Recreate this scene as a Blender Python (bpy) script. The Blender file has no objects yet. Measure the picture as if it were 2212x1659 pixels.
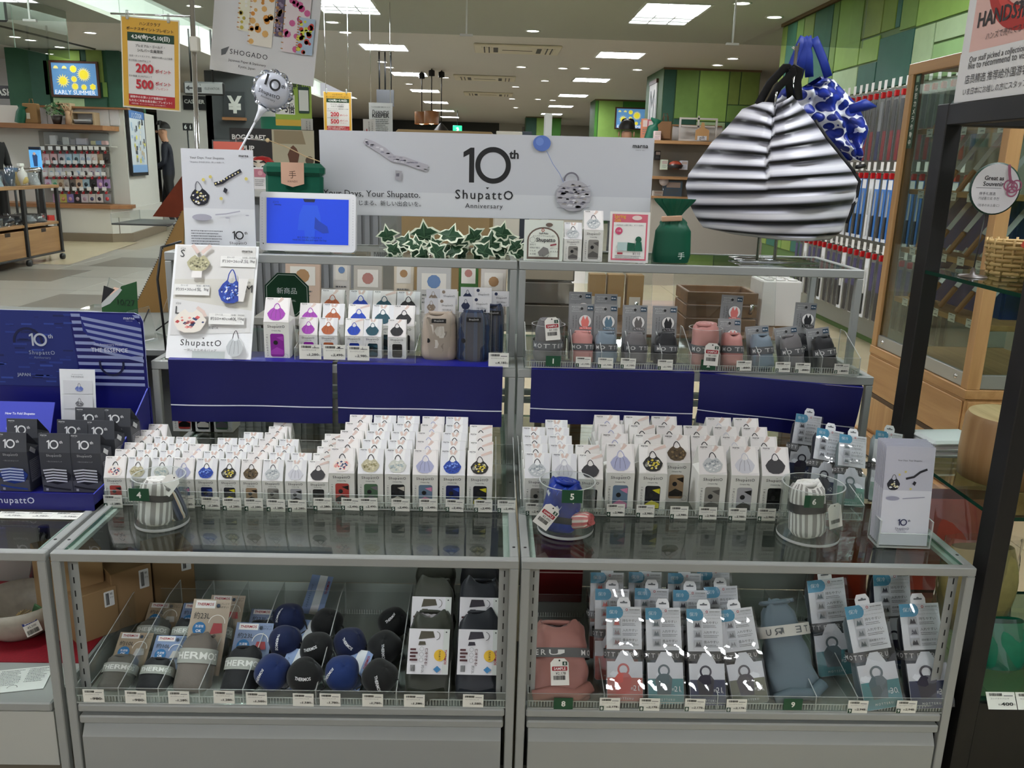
import bpy, math, random
from mathutils import Vector, Matrix, Euler
SC = bpy.context.scene
COL = SC.collection
# ------------------------------------------------------------------ camera (photo taken as 2212x1659)
FPX, PITCH, YAW, ROLL = 1832.26, .25311, -.02834, .02965
CAM = Vector((-.0692, -1.5087, 1.245))
_f = Vector((-math.sin(YAW)*math.cos(PITCH), math.cos(YAW)*math.cos(PITCH), -math.sin(PITCH)))
_r0 = Vector((math.cos(YAW), math.sin(YAW), 0)); _u0 = _r0.cross(_f)
_r = _r0*math.cos(ROLL)+_u0*math.sin(ROLL); _u = _u0*math.cos(ROLL)-_r0*math.sin(ROLL)
cam_d = bpy.data.cameras.new('camera'); cam = bpy.data.objects.new('camera', cam_d); COL.objects.link(cam)
cam_d.sensor_fit = 'HORIZONTAL'; cam_d.sensor_width = 36; cam_d.lens = FPX/2212*36
cam_d.clip_start = .02; cam_d.clip_end = 200
m = Matrix((_r, _u, -_f)).transposed().to_4x4(); m.translation = CAM; cam.matrix_world = m
SC.camera = cam
# ------------------------------------------------------------------ world, exposure
W = bpy.data.worlds.new('store_ambience'); SC.world = W; W.use_nodes = True
W.node_tree.nodes['Background'].inputs[0].default_value = (.93, .95, 1, 1)
W.node_tree.nodes['Background'].inputs[1].default_value = .42
SC.view_settings.view_transform = 'Standard'; SC.view_settings.look = 'None'
SC.view_settings.gamma = 1; SC.view_settings.use_curve_mapping = False; SC.view_settings.exposure = 0.3
LIGHT_E = 34            # emission of the square ceiling lights
SC.cycles.transparent_max_bounces = 40; SC.cycles.max_bounces = 10
SC.cycles.diffuse_bounces = 4; SC.cycles.glossy_bounces = 5; SC.cycles.transmission_bounces = 8
SC.cycles.caustics_reflective = False; SC.cycles.caustics_refractive = False
SC.cycles.sample_clamp_indirect = 4

def ray(u, v): return _f+_r*((u-1106)/FPX)-_u*((v-829.5)/FPX)
def oz(u, v, z): d = ray(u, v); return CAM+d*((z-CAM.z)/d.z)
def oy(u, v, y): d = ray(u, v); return CAM+d*((y-CAM.y)/d.y)
def ox(u, v, x): d = ray(u, v); return CAM+d*((x-CAM.x)/d.x)
R = math.radians
# ------------------------------------------------------------------ materials
_M = {}
def lin(h):
    h = h.lstrip('#'); c = [int(h[i:i+2], 16)/255 for i in (0, 2, 4)]
    return tuple((x/12.92 if x <= .04045 else ((x+.055)/1.055)**2.4) for x in c)+(1,)
def _new(key):
    m = bpy.data.materials.new(key); m.use_nodes = True; _M[key] = m
    return m, m.node_tree.nodes, m.node_tree.links, m.node_tree.nodes['Principled BSDF']
def mat(h, rough=.55, metal=0, spec=.5, noise=0, nscale=30, bump=0, bscale=400, sheen=0, coat=0):
    key = f'{h}_{rough}_{metal}_{spec}_{noise}_{nscale}_{bump}_{bscale}_{sheen}_{coat}'
    if key in _M: return _M[key]
    m, N, L, b = _new(key)
    b.inputs['Base Color'].default_value = lin(h); b.inputs['Roughness'].default_value = rough
    b.inputs['Metallic'].default_value = metal; b.inputs['Specular IOR Level'].default_value = spec
    if sheen: b.inputs['Sheen Weight'].default_value = sheen
    if coat: b.inputs['Coat Weight'].default_value = coat; b.inputs['Coat Roughness'].default_value = .05
    if noise or bump:
        tc = N.new('ShaderNodeTexCoord')
    if noise:
        n = N.new('ShaderNodeTexNoise'); n.inputs['Scale'].default_value = nscale; n.inputs['Detail'].default_value = 4
        L.new(tc.outputs['Object'], n.inputs['Vector'])
        mx = N.new('ShaderNodeMix'); mx.data_type = 'RGBA'; mx.blend_type = 'MULTIPLY'
        mx.inputs['Factor'].default_value = noise; mx.inputs['A'].default_value = lin(h)
        L.new(n.outputs['Fac'], mx.inputs['B']); L.new(mx.outputs['Result'], b.inputs['Base Color'])
    if bump:
        n2 = N.new('ShaderNodeTexNoise'); n2.inputs['Scale'].default_value = bscale; n2.inputs['Detail'].default_value = 3
        L.new(tc.outputs['Object'], n2.inputs['Vector'])
        bp = N.new('ShaderNodeBump'); bp.inputs['Strength'].default_value = bump; bp.inputs['Distance'].default_value = .002
        L.new(n2.outputs['Fac'], bp.inputs['Height']); L.new(bp.outputs['Normal'], b.inputs['Normal'])
    return m
def wood(h, h2, scale=1, axis=2, rough=.45):
    key = f'wood{h}{h2}{scale}{axis}'
    if key in _M: return _M[key]
    m, N, L, b = _new(key); b.inputs['Roughness'].default_value = rough
    tc = N.new('ShaderNodeTexCoord'); mp = N.new('ShaderNodeMapping'); s = [14*scale]*3; s[axis] = .8*scale
    mp.inputs['Scale'].default_value = s; L.new(tc.outputs['Object'], mp.inputs['Vector'])
    n = N.new('ShaderNodeTexNoise'); n.inputs['Scale'].default_value = 2.2; n.inputs['Detail'].default_value = 6; n.inputs['Distortion'].default_value = .6
    L.new(mp.outputs['Vector'], n.inputs['Vector'])
    r = N.new('ShaderNodeValToRGB'); r.color_ramp.elements[0].position = .35; r.color_ramp.elements[1].position = .68
    r.color_ramp.elements[0].color = lin(h2); r.color_ramp.elements[1].color = lin(h)
    L.new(n.outputs['Fac'], r.inputs['Fac']); L.new(r.outputs['Color'], b.inputs['Base Color'])
    return m
def emit(h, s):
    key = f'emit{h}{s}'
    if key in _M: return _M[key]
    m, N, L, b = _new(key); b.inputs['Base Color'].default_value = lin(h); b.inputs['Emission Color'].default_value = lin(h)
    b.inputs['Emission Strength'].default_value = s; b.inputs['Roughness'].default_value = .4
    return m
def clear(tint='#f4f8f6', k=1.0, add=.0, rough=.02, haze=0, hazecol='#e6ebe9'):
    """thin clear sheet: see-through with fresnel reflection, optional milky haze"""
    key = f'clear{tint}{k}{add}{rough}{haze}{hazecol}'
    if key in _M: return _M[key]
    m, N, L, b = _new(key); N.remove(b); out = N['Material Output']
    t = N.new('ShaderNodeBsdfTransparent'); t.inputs[0].default_value = lin(tint)
    g = N.new('ShaderNodeBsdfGlossy'); g.inputs['Roughness'].default_value = rough
    lw = N.new('ShaderNodeLayerWeight'); lw.inputs['Blend'].default_value = .5
    pw = N.new('ShaderNodeMath'); pw.operation = 'POWER'; pw.inputs[1].default_value = 4.0; L.new(lw.outputs['Facing'], pw.inputs[0])
    mu = N.new('ShaderNodeMath'); mu.operation = 'MULTIPLY_ADD'; mu.inputs[1].default_value = k*.9; mu.inputs[2].default_value = add+.045*k; mu.use_clamp = True
    L.new(pw.outputs[0], mu.inputs[0])
    mx = N.new('ShaderNodeMixShader'); L.new(mu.outputs[0], mx.inputs[0]); L.new(t.outputs[0], mx.inputs[1]); L.new(g.outputs[0], mx.inputs[2])
    last = mx
    if haze:
        d = N.new('ShaderNodeBsdfDiffuse'); d.inputs[0].default_value = lin(hazecol)
        m2 = N.new('ShaderNodeMixShader'); m2.inputs[0].default_value = haze
        L.new(mx.outputs[0], m2.inputs[1]); L.new(d.outputs[0], m2.inputs[2]); last = m2
    L.new(last.outputs[0], out.inputs[0])
    return m
GLASS = clear('#eef3f0', 1.0); ACR = clear('#fafcfb', .9, .0, .02, .02); ACRE = clear('#f0f5f2', 1.0, .1, .15, .45, '#f2f6f4')
CELLO = clear('#fdfdfd', 1.6, .03, .06, .03)
GREY = mat('#9ea19e', .42, .0, .5, .05, 3); GREYD = mat('#8f928d', .5)
WHITE = mat('#f1f1ee', .5); CARD = mat('#e9e9e3', .55); BLACK = mat('#0c0c0d', .5); CHROME = mat('#d5d6d8', .15, 1)
NAVY = mat('#0b0d55', .45, 0, .4); NAVYB = mat('#15187c', .42)
INK = mat('#1d1d1f', .6); GREEN = mat('#0f4a30', .5)
# ------------------------------------------------------------------ mesh collecting
def L2(p): return p if isinstance(p, Vector) else Vector(p)
class MB:
    def __init__(s): s.v = []; s.f = []; s.mi = []; s.m = []; s.sm = []
    def mid(s, m):
        if m not in s.m: s.m.append(m)
        return s.m.index(m)
    def add(s, vs, fs, m, smooth=False, T=None):
        o = len(s.v); k = s.mid(m)
        s.v += [tuple(T @ L2(p)) if T else tuple(p) for p in vs]
        for f in fs: s.f.append(tuple(i+o for i in f)); s.mi.append(k); s.sm.append(smooth)
        return s
    def box(s, x0, x1, y0, y1, z0, z1, m, T=None, caps=None):
        vs = [(x, y, z) for z in (z0, z1) for y in (y0, y1) for x in (x0, x1)]
        fs = [(0, 2, 3, 1), (4, 5, 7, 6), (0, 1, 5, 4), (2, 6, 7, 3), (0, 4, 6, 2), (1, 3, 7, 5)]
        if caps is None: return s.add(vs, fs, m, False, T)
        dims = (x1-x0, y1-y0, z1-z0); th = dims.index(min(dims)); big = {0: (4, 5), 1: (2, 3), 2: (0, 1)}[th]
        s.add(vs, [fs[i] for i in big], m, False, T); return s.add(vs, [fs[i] for i in range(6) if i not in big], caps, False, T)
    def bbox(s, x0, x1, y0, y1, z0, z1, m, r=.003, T=None):
        """box with chamfered edges"""
        r = min(r, (x1-x0)/2.01, (y1-y0)/2.01, (z1-z0)/2.01); X, Y, Z = (x0, x1), (y0, y1), (z0, z1); vs = []; idx = {}
        for i in (0, 1):
            for j in (0, 1):
                for k in (0, 1):
                    sx, sy, sz = (1, -1)[i]*r, (1, -1)[j]*r, (1, -1)[k]*r
                    for a, p in enumerate(((X[i], Y[j]+sy, Z[k]+sz), (X[i]+sx, Y[j], Z[k]+sz), (X[i]+sx, Y[j]+sy, Z[k]))):
                        idx[i, j, k, a] = len(vs); vs.append(p)
        fs = []
        for i in (0, 1):
            fs.append([idx[i, 0, 0, 0], idx[i, 1, 0, 0], idx[i, 1, 1, 0], idx[i, 0, 1, 0]][::(-1 if i == 0 else 1)])
            fs.append([idx[0, i, 0, 1], idx[1, i, 0, 1], idx[1, i, 1, 1], idx[0, i, 1, 1]][::(1 if i == 0 else -1)])
            fs.append([idx[0, 0, i, 2], idx[1, 0, i, 2], idx[1, 1, i, 2], idx[0, 1, i, 2]][::(-1 if i == 0 else 1)])
        for j in (0, 1):
            for k in (0, 1):
                fs.append([idx[0, j, k, 1], idx[1, j, k, 1], idx[1, j, k, 2], idx[0, j, k, 2]])
                fs.append([idx[j, 0, k, 0], idx[j, 1, k, 0], idx[j, 1, k, 2], idx[j, 0, k, 2]])
                fs.append([idx[j, k, 0, 0], idx[j, k, 1, 0], idx[j, k, 1, 1], idx[j, k, 0, 1]])
        for i in (0, 1):
            for j in (0, 1):
                for k in (0, 1): fs.append([idx[i, j, k, 0], idx[i, j, k, 1], idx[i, j, k, 2]])
        return s.add(vs, fs, m, False, T)
    def prism(s, pts, y0, y1, m, T=None, side=None):
        """polygon in XZ (list of (x,z)) extruded from y0 to y1; front faces -Y"""
        n = len(pts); vs = [(x, y0, z) for x, z in pts]+[(x, y1, z) for x, z in pts]
        s.add(vs, [tuple(range(n)), tuple(range(2*n-1, n-1, -1))], m, False, T)
        return s.add(vs, [(i, i+n, (i+1) % n+n, (i+1) % n) for i in range(n)], side or m, False, T)
    def tube(s, pts, r, m, n=8, T=None, closed=False, flat=None):
        """tube along points; r number or list; flat=(a,b) makes a strap with half sizes"""
        pts = [L2(p) for p in pts]; N_ = len(pts); vs = []; prev = None
        for i, p in enumerate(pts):
            a = pts[(i-1) % N_] if (closed or i > 0) else p; b = pts[(i+1) % N_] if (closed or i < N_-1) else p
            t = (b-a).normalized()
            if prev is None:
                up = Vector((0, 0, 1)) if abs(t.z) < .9 else Vector((0, 1, 0)); nx = t.cross(up).normalized()
            else:
                nx = (prev-t*prev.dot(t)); nx = nx.normalized() if nx.length > 1e-6 else t.orthogonal().normalized()
            prev = nx; ny = t.cross(nx); rr = r[i] if isinstance(r, (list, tuple)) else r
            for k in range(n):
                an = 2*math.pi*k/n
                ca, sa = (math.cos(an)*flat[0], math.sin(an)*flat[1]) if flat else (math.cos(an)*rr, math.sin(an)*rr)
                vs.append(p+nx*ca+ny*sa)
        fs = []; M_ = N_ if closed else N_-1
        for i in range(M_):
            for k in range(n):
                a = i*n+k; b = i*n+(k+1) % n; c = ((i+1) % N_)*n+(k+1) % n; d = ((i+1) % N_)*n+k
                fs.append((a, b, c, d))
        if not closed: fs += [tuple(range(n))[::-1], tuple(range((N_-1)*n, N_*n))]
        return s.add(vs, fs, m, True, T)
    def lathe(s, prof, m, n=24, T=None, smooth=True):
        """profile of (radius, z) turned about Z"""
        vs = []; fs = []; k = len(prof)
        for r, z in prof:
            for i in range(n):
                a = 2*math.pi*i/n; vs.append((r*math.cos(a), r*math.sin(a), z))
        for j in range(k-1):
            for i in range(n): fs.append((j*n+i, j*n+(i+1) % n, (j+1)*n+(i+1) % n, (j+1)*n+i))
        return s.add(vs, fs, m, smooth, T)
    def grid(s, fn, nu, nv, m, T=None, wrap=False, smooth=True):
        vs = [fn(i/nu, j/nv) for j in range(nv+1) for i in range(nu+(0 if wrap else 1))]; w = nu if wrap else nu+1; fs = []
        for j in range(nv):
            for i in range(nu): fs.append((j*w+i, j*w+(i+1) % w if wrap else j*w+i+1, (j+1)*w+((i+1) % w if wrap else i+1), (j+1)*w+i))
        return s.add(vs, fs, m, smooth, T)
    def sphere(s, c, r, m, n=12, T=None):
        c = L2(c); r = r if isinstance(r, (tuple, list)) else (r, r, r)
        return s.grid(lambda u, v: (c.x+r[0]*math.sin(math.pi*v)*math.cos(2*math.pi*u), c.y+r[1]*math.sin(math.pi*v)*math.sin(2*math.pi*u), c.z-r[2]*math.cos(math.pi*v)), n, max(4, n//2), m, T, wrap=True)
    def build(s, name, parent=None, loc=None, rot=None, mesh=None):
        if mesh is None:
            mesh = bpy.data.meshes.new(name); mesh.from_pydata(s.v, [], s.f)
            for m in s.m: mesh.materials.append(m)
            mesh.polygons.foreach_set('material_index', s.mi); mesh.polygons.foreach_set('use_smooth', s.sm); mesh.update()
        o = bpy.data.objects.new(name, mesh); COL.objects.link(o)
        if parent: o.parent = parent
        if loc is not None: o.location = loc
        if rot is not None: o.rotation_euler = rot
        return o
def tag(o, label, cat, group=None, kind=None):
    o['label'] = label; o['category'] = cat
    if group: o['group'] = group
    if kind: o['kind'] = kind
    return o
def thing(name, label, cat, loc=(0, 0, 0), rot=(0, 0, 0), group=None):
    o = bpy.data.objects.new(name, None); COL.objects.link(o); o.empty_display_size = .02
    o.location = loc; o.rotation_euler = rot
    return tag(o, label, cat, group)
ORD = 'first second third fourth fifth sixth seventh eighth'.split()
def cname(h):
    r, g, b = (int(h[i:i+2], 16)/255 for i in (1, 3, 5)); mx, mn = max(r, g, b), min(r, g, b); l = (mx+mn)/2; d = mx-mn
    tone = 'pale ' if l > .68 else 'dark ' if l < .3 else ''
    if d < .07: return 'white' if l > .8 else 'black' if l < .2 else tone+'grey'
    hu = (60*((g-b)/d % 6) if mx == r else 60*((b-r)/d+2) if mx == g else 60*((r-g)/d+4)) % 360
    n = 'red' if hu < 12 else ('peach' if l > .6 else 'brown') if hu < 40 else 'yellow' if hu < 68 else 'green' if hu < 165 else 'teal' if hu < 195 else 'blue' if hu < 245 else 'violet' if hu < 300 else 'pink' if l > .35 else 'plum'
    return tone+('rose' if n == 'red' and l > .5 else n)
def struct(o): o['kind'] = 'structure'; return o
def dup(root, loc=None, rot=None, label=None, group=None, name=None):
    r = root.copy(); COL.objects.link(r)
    if name: r.name = name
    if loc is not None: r.location = loc
    if rot is not None: r.rotation_euler = rot
    if label: r['label'] = label
    if group: r['group'] = group
    for ch in list(root.children):
        c = ch.copy(); COL.objects.link(c); c.parent = r
        for g in ch.children:
            d = g.copy(); COL.objects.link(d); d.parent = c
    return r
def place(root, used, loc, rot=None, label=None, group=None):
    """first use moves the root itself, later ones copy it"""
    if root.name not in used:
        used.add(root.name); root.location = loc
        if rot is not None: root.rotation_euler = rot
        if label: root['label'] = label
        if group: root['group'] = group
        return root
    return dup(root, loc, rot, label, group)
USED = set()
# ------------------------------------------------------------------ flat print (built as thin layers on a face)
_T = {}
def glyphs(t, bold=0, space=1.0, shear=0):
    k = (t, bold, space, shear)
    if k not in _T:
        c = bpy.data.curves.new('t', 'FONT'); c.body = t; c.resolution_u = 2; c.offset = bold; c.space_character = space; c.shear = shear
        o = bpy.data.objects.new('t', c); me = o.to_mesh()
        vs = [(v.co.x, v.co.y) for v in me.vertices]; fs = [tuple(p.vertices) for p in me.polygons]
        o.to_mesh_clear(); bpy.data.objects.remove(o); bpy.data.curves.remove(c)
        xs = [a for a, b in vs] or [0, 1]; ys = [b for a, b in vs] or [0, 1]
        _T[k] = (vs, fs, min(xs), max(xs), min(ys), max(ys))
    return _T[k]
class PR:
    """flat print in a plane: x to the right, y up, in metres; built facing -Y"""
    STEP = .00025
    def __init__(s, z0=0): s.mb = MB(); s.l = z0
    def poly(s, pts, c, up=True, T2=None):
        if up: s.l += 1
        y = -s.l*s.STEP; c = mat(c, .6) if isinstance(c, str) else c
        if T2: pts = [T2(p) for p in pts]
        s.mb.add([(x, y, z) for x, z in pts], [tuple(range(len(pts)))], c); return s
    def rect(s, x0, y0, x1, y1, c, up=True): return s.poly([(x0, y0), (x1, y0), (x1, y1), (x0, y1)], c, up)
    def rrect(s, x0, y0, x1, y1, r, c, up=True):
        p = []
        for cx, cy, a in ((x1-r, y0+r, -90), (x1-r, y1-r, 0), (x0+r, y1-r, 90), (x0+r, y0+r, 180)):
            p += [(cx+r*math.cos(R(a+t)), cy+r*math.sin(R(a+t))) for t in (0, 30, 60, 90)]
        return s.poly(p, c, up)
    def disc(s, x, y, r, c, n=20, up=True, ry=None): return s.poly([(x+r*math.cos(2*math.pi*i/n), y+(ry or r)*math.sin(2*math.pi*i/n)) for i in range(n)], c, up)
    def ring(s, x, y, r, w, c, n=24, a0=0, a1=360):
        s.l += 1; yy = -s.l*s.STEP; c = mat(c, .6) if isinstance(c, str) else c; vs = []
        for i in range(n+1):
            a = R(a0+(a1-a0)*i/n); vs += [(x+(r-w)*math.cos(a), yy, y+(r-w)*math.sin(a)), (x+r*math.cos(a), yy, y+r*math.sin(a))]
        s.mb.add(vs, [(2*i, 2*i+1, 2*i+3, 2*i+2) for i in range(n)], c); return s
    def line(s, pts, w, c, up=True):
        if up: s.l += 1
        y = -s.l*s.STEP; c = mat(c, .6) if isinstance(c, str) else c; vs = []
        for i, p in enumerate(pts):
            a = pts[max(i-1, 0)]; b = pts[min(i+1, len(pts)-1)]; dx, dy = b[0]-a[0], b[1]-a[1]; q = math.hypot(dx, dy) or 1
            ww = (w[i] if isinstance(w, (list, tuple)) else w)/2
            vs += [(p[0]-dy/q*ww, y, p[1]+dx/q*ww), (p[0]+dy/q*ww, y, p[1]-dx/q*ww)]
        s.mb.add(vs, [(2*i, 2*i+1, 2*i+3, 2*i+2) for i in range(len(pts)-1)], c); return s
    def text(s, t, x, y, h=None, c='#1d1d1f', w=None, al='C', bold=0, space=1.0, rot=0, shear=0, up=True):
        """h = height of the glyph box, w = width to fit; (x,y) = middle (C), left-middle (L) or right-middle (R)"""
        vs, fs, a, b, lo, hi = glyphs(t, bold, space, shear)
        if up: s.l += 1
        yy = -s.l*s.STEP; c = mat(c, .6) if isinstance(c, str) else c
        if h is None: sx = sy = w/(b-a)
        else:
            sy = h/(hi-lo); sx = w/(b-a) if w else sy
        ofs = {'C': (a+b)/2, 'L': a, 'R': b}[al]; cr, sr = math.cos(R(rot)), math.sin(R(rot)); out = []
        for px, py in vs:
            X = (px-ofs)*sx; Y = (py-(lo+hi)/2)*sy; out.append((x+X*cr-Y*sr, yy, y+X*sr+Y*cr))
        s.mb.add(out, fs, c); return s
    def vtext(s, t, x, ytop, h, c='#1d1d1f', bold=0):
        for i, ch in enumerate(t): s.text(ch, x, ytop-h*(i+.5)*1.12, h=h*.85 if ch != '一' else h*.12, w=h*.8, c=c, bold=bold, up=(i == 0))
        return s
    def lines(s, x0, x1, ytop, n, pitch, h, c='#6a6a6a', seed=1):
        """paragraph of illegibly small type"""
        r = random.Random(seed); s.l += 1
        for i in range(n):
            x = x0; xe = x1-(x1-x0)*r.random()*.25; y = ytop-i*pitch
            while x < xe:
                q = h*(.5+r.random()*1.3); s.rect(x, y-h*(.7+r.random()*.3), min(x+q, xe), y, c, up=False); x += q+h*.35
        return s
    def barcode(s, x0, y0, x1, y1, c='#1d1d1f', seed=3):
        r = random.Random(seed); s.l += 1; x = x0; u = (x1-x0)/42
        while x < x1-u:
            q = u*r.choice((.6, .6, 1, 1.6)); s.rect(x, y0, x+q, y1, c, up=False); x += q+u*r.choice((.5, .6, 1.1))
        return s
    def bag(s, cx, cy, w, h, c, pat=None, n=26, seed=1, handle=None, hs=.55, tilt=0, hang=True):
        """picture of a soft pleated bag with two strap handles"""
        r = random.Random(seed); ct, st = math.cos(R(tilt)), math.sin(R(tilt))
        def T2(p): X, Y = p[0]*w/2, p[1]*h/2; return (cx+X*ct-Y*st, cy+X*st+Y*ct)
        body = [(-.35, 1), (-.12, .72), (.12, .72), (.38, 1), (.68, .66), (.98, .1), (.9, -.28), (.66, -.78), (.3, -.98), (-.3, -1), (-.68, -.78), (-.92, -.3), (-1, .08), (-.7, .64)]
        if hang:
            hc = handle or c
            for sgn in (-1, 1):
                pts = [T2((sgn*.36+.03, .9)), T2((sgn*.24, 1+hs*1.2)), T2((sgn*.08, 1+hs*2)), T2((0, 1+hs*2.1))]
                s.line(pts, w*.045, hc, up=(sgn == -1))
        s.poly(body, c, T2=T2); s.l += 1
        if pat:
            for i in range(n):
                a = r.random()*6.28; q = math.sqrt(r.random())*.78; x, y = q*math.cos(a), q*math.sin(a)*.9-.06; k = (.08+r.random()*.1)*(30/(n+6))**.5
                pc = pat[i % len(pat)] if isinstance(pat, (list, tuple)) else pat
                s.poly([(x-k, y-k*.3), (x+k*.2, y-k), (x+k, y+k*.2), (x-k*.1, y+k*.9)], pc, up=False, T2=T2)
        else:
            for x in (-.5, -.05, .42): s.line([T2((x*.6, .7)), T2((x, .1)), T2((x*1.15, -.7))], w*.012, '#3a3a40' if c != '#2c2c2e' else '#55555a', up=False)
        s.l += 1; return s
    def build(s, name='print', parent=None, loc=None, rot=None): return s.mb.build(name, parent, loc, rot)
def shupatto(p, x, y, w, c='#26262a', sub=None):
    p.text('ShupattO', x, y, w=w, c=c, bold=.006, space=1.22)
    p.poly([(x+w*.055, y+w*.115), (x+w*.085, y+w*.15), (x+w*.025, y+w*.15)], c)
    if sub: p.text(sub, x, y-w*.2, w=w*.62, c=c)
def one(p, x, y, h, c='#161618'):
    p.poly([(x+h*.02, y-h/2), (x+h*.17, y-h/2), (x+h*.17, y+h/2), (x+h*.06, y+h/2), (x-h*.15, y+h*.37), (x-h*.15, y+h*.22), (x+h*.02, y+h*.31)], c)
def tenth(p, x, y, h, c='#1d1d1f', sub=True):
    """10th mark; h = figure height, y = its middle"""
    one(p, x-h*.52, y, h, c); p.ring(x+h*.18, y, h*.52, h*.16, c, 32)
    p.text('th', x+h*.98, y+h*.3, h=h*.34, c=c, bold=.02)
    if sub:
        shupatto(p, x, y-h*1.0, h*2.1, c); p.text('Anniversary', x, y-h*1.5, w=h*1.35, c=c, space=1.1)
def marna(p, x, y, w, c='#1d1d1f'):
    p.text('marna', x, y, w=w, c=c, bold=.02, space=1.1); p.text('TOKYO 1872', x, y-w*.24, w=w*.6, c=c, space=1.3)
# ================================================================== setting
CZ = 2.7                                                        # ceiling height
CEIL = mat('#d9d6cf', .7, 0, .4, .05, .6); CEILW = mat('#eef2ee', .6)
mb = MB()
SX0, SX1, SY0, SY1 = -4.35, -3.45, 1.5, 20.5                   # raised light cove in the ceiling
for a, b, c, d in ((-16, SX0, -8, 34), (SX1, 16, -8, 34), (SX0, SX1, -8, SY0), (SX0, SX1, SY1, 34)): mb.box(a, b, c, d, CZ, CZ+.04, CEIL)
ceiling = struct(mb.build('ceiling'))
mb = MB(); h = .34
mb.box(SX0-.02, SX0, SY0, SY1, CZ+.041, CZ+h, CEILW); mb.box(SX1, SX1+.02, SY0, SY1, CZ+.041, CZ+h, CEILW); mb.box(SX0, SX1, SY0, SY1, CZ+h, CZ+h+.02, CEILW)
for k in range(14): mb.box(SX0, SX0+.004, SY0+.7+k*1.35, SY0+.712+k*1.35, CZ+.045, CZ+h, mat('#b9c2bd'))
mb.build('cove', ceiling)
mb = MB(); mb.box(SX1-.16, SX1-.06, SY0+.1, SY1-.1, CZ+h-.07, CZ+h-.03, emit('#f4fffa', 20)); mb.build('cove_lamp', ceiling)
# beige shop floor and grey aisle, real tiles where the photo shows them
mb = MB(); mb.box(-16, 16, -8, 34, -.05, -.004, mat('#9a8f7c', .35)); floor = struct(mb.build('floor'))
def tile_mesh(sx, sy, m):
    b = MB(); b.bbox(.0015, sx-.0015, .0015, sy-.0015, -.02, 0, m, .0012); return b
TB = [mat(c, .22, 0, .5, .12, 5) for c in ('#cdbf9f', '#c9bb9b', '#d1c4a6')]; TG = [mat(c, .3, 0, .5, .15, 4) for c in ('#9b9890', '#97948c', '#9f9c94')]
TD = mat('#6f6a62', .35, 0, .5, .1, 4)
tb = [tile_mesh(.6, .6, m).build('tile', floor, (-15+i, -7, -.003)) for i, m in enumerate(TB)]
tg = [tile_mesh(.9, .9, m).build('tile', floor, (-12+i, -7, -.003)) for i, m in enumerate(TG)]
rn = random.Random(4)
def tl(src, x, y, z=0): o = src.copy(); COL.objects.link(o); o.location = (x, y, z)
for i in range(13):
    for j in range(14):
        x, y = -1.2+i*.6, -.6+j*.6
        if x > 2.9 or (x < -.5 and y < .9): continue
        tl(rn.choice(tb), x, y)
for o in tb+tg: bpy.data.objects.remove(o)
tg = [tile_mesh(.9, .9, m) for m in TG]; gm = [t.build('tile', floor, (-1.2-.9*(k+1), 1.0, 0)) for k, t in enumerate(tg)]
for i in range(6):
    for j in range(16):
        x, y = -1.2-.9*(i+1), 1.0+j*.9
        if j == 0 and i < 3: continue
        if x < -5.6 and y > 9.5: continue
        tl(rn.choice(gm), x, y)
mb = MB()
for k, (u, v) in enumerate(((62, 593), (312, 567), (190, 655))):
    p = oz(u, v, .0); MB().bbox(-.45, .45, -.45, .45, -.02, .0012, TD, .001).build('accent_tile', floor, (p.x, p.y, 0))
mb = MB(); p0, p1 = oz(150, 572, 0), oz(298, 524, 0)
mb.add([(p0.x, p0.y, .0015), (p1.x, p1.y, .0015), (p1.x-4, p1.y+.4, .0015), (p0.x-4, p0.y, .0015)], [(0, 1, 2, 3)], TB[0]); mb.build('kiosk_floor', floor)
# square ceiling lights on a regular grid, plus out-of-view extras added for brightness
LAMP = emit('#f6faff', LIGHT_E); LOUV = mat('#f5f5f2', .4)
def ceiling_light():
    t = thing('ceiling_light', 'square recessed ceiling light with white louvre in two long rows or added unseen', 'ceiling light', group='square ceiling lights in two rows')
    b = MB(); w = .32
    for a, c, d, e in ((-w, w, -w, -w+.03), (-w, w, w-.03, w), (-w, -w+.03, -w+.03, w-.03), (w-.03, w, -w+.03, w-.03)): b.box(a, c, d, e, -.008, .0, LOUV)
    b.build('frame', t)
    b = MB(); b.box(-w+.03, w-.03, -w+.03, w-.03, -.004, -.002, LAMP); b.build('diffuser', t)
    for k in (-.1, .1):
        b = MB(); b.box(-w+.03, w-.03, k-.004, k+.004, -.012, -.005, LOUV); b.build('louvre_blade', t)
        b = MB(); b.box(k-.004, k+.004, -w+.03, w-.03, -.012, -.005, LOUV); b.build('louvre_blade', t)
    return t
cl = ceiling_light()
for j in range(10):
    for sx in (-1.55, 1.58)+((-5, 5) if j < 3 else ())+((-8.6,) if j < 6 else ()): place(cl, USED, (sx, -3.3+j*3.45, CZ-.001))  # outer columns are unseen extra lamps, added to brighten the store
# downlights
dl = thing('downlight', 'small round recessed downlight in the white ceiling', 'downlight', group='round downlights')
b = MB(); b.lathe([(.09, 0), (.09, -.008), (.07, -.008), (.065, .0)], LOUV, 20); b.build('trim_ring', dl)
b = MB(); b.lathe([(.0001, -.003), (.066, -.003)], emit('#fffaf2', 22), 16); b.build('lamp', dl)
for u, v in [(718, 47), (746, 69), (1151, 66), (826, 133), (841, 145), (1126, 144), (1264, 147), (1216, 147), (1377, 150), (961, 167), (1177, 174), (884, 181), (1114, 187), (1106, 213), (1162, 214), (1194, 216), (1114, 232), (32, 79), (66, 86), (129, 101), (195, 70), (63, 114), (419, 12), (493, 161), (1673, 36), (1603, 6), (1583, 126), (1550, 140)]:
    p = oz(u, v, CZ); place(dl, USED, (p.x, p.y, CZ-.001))
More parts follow.
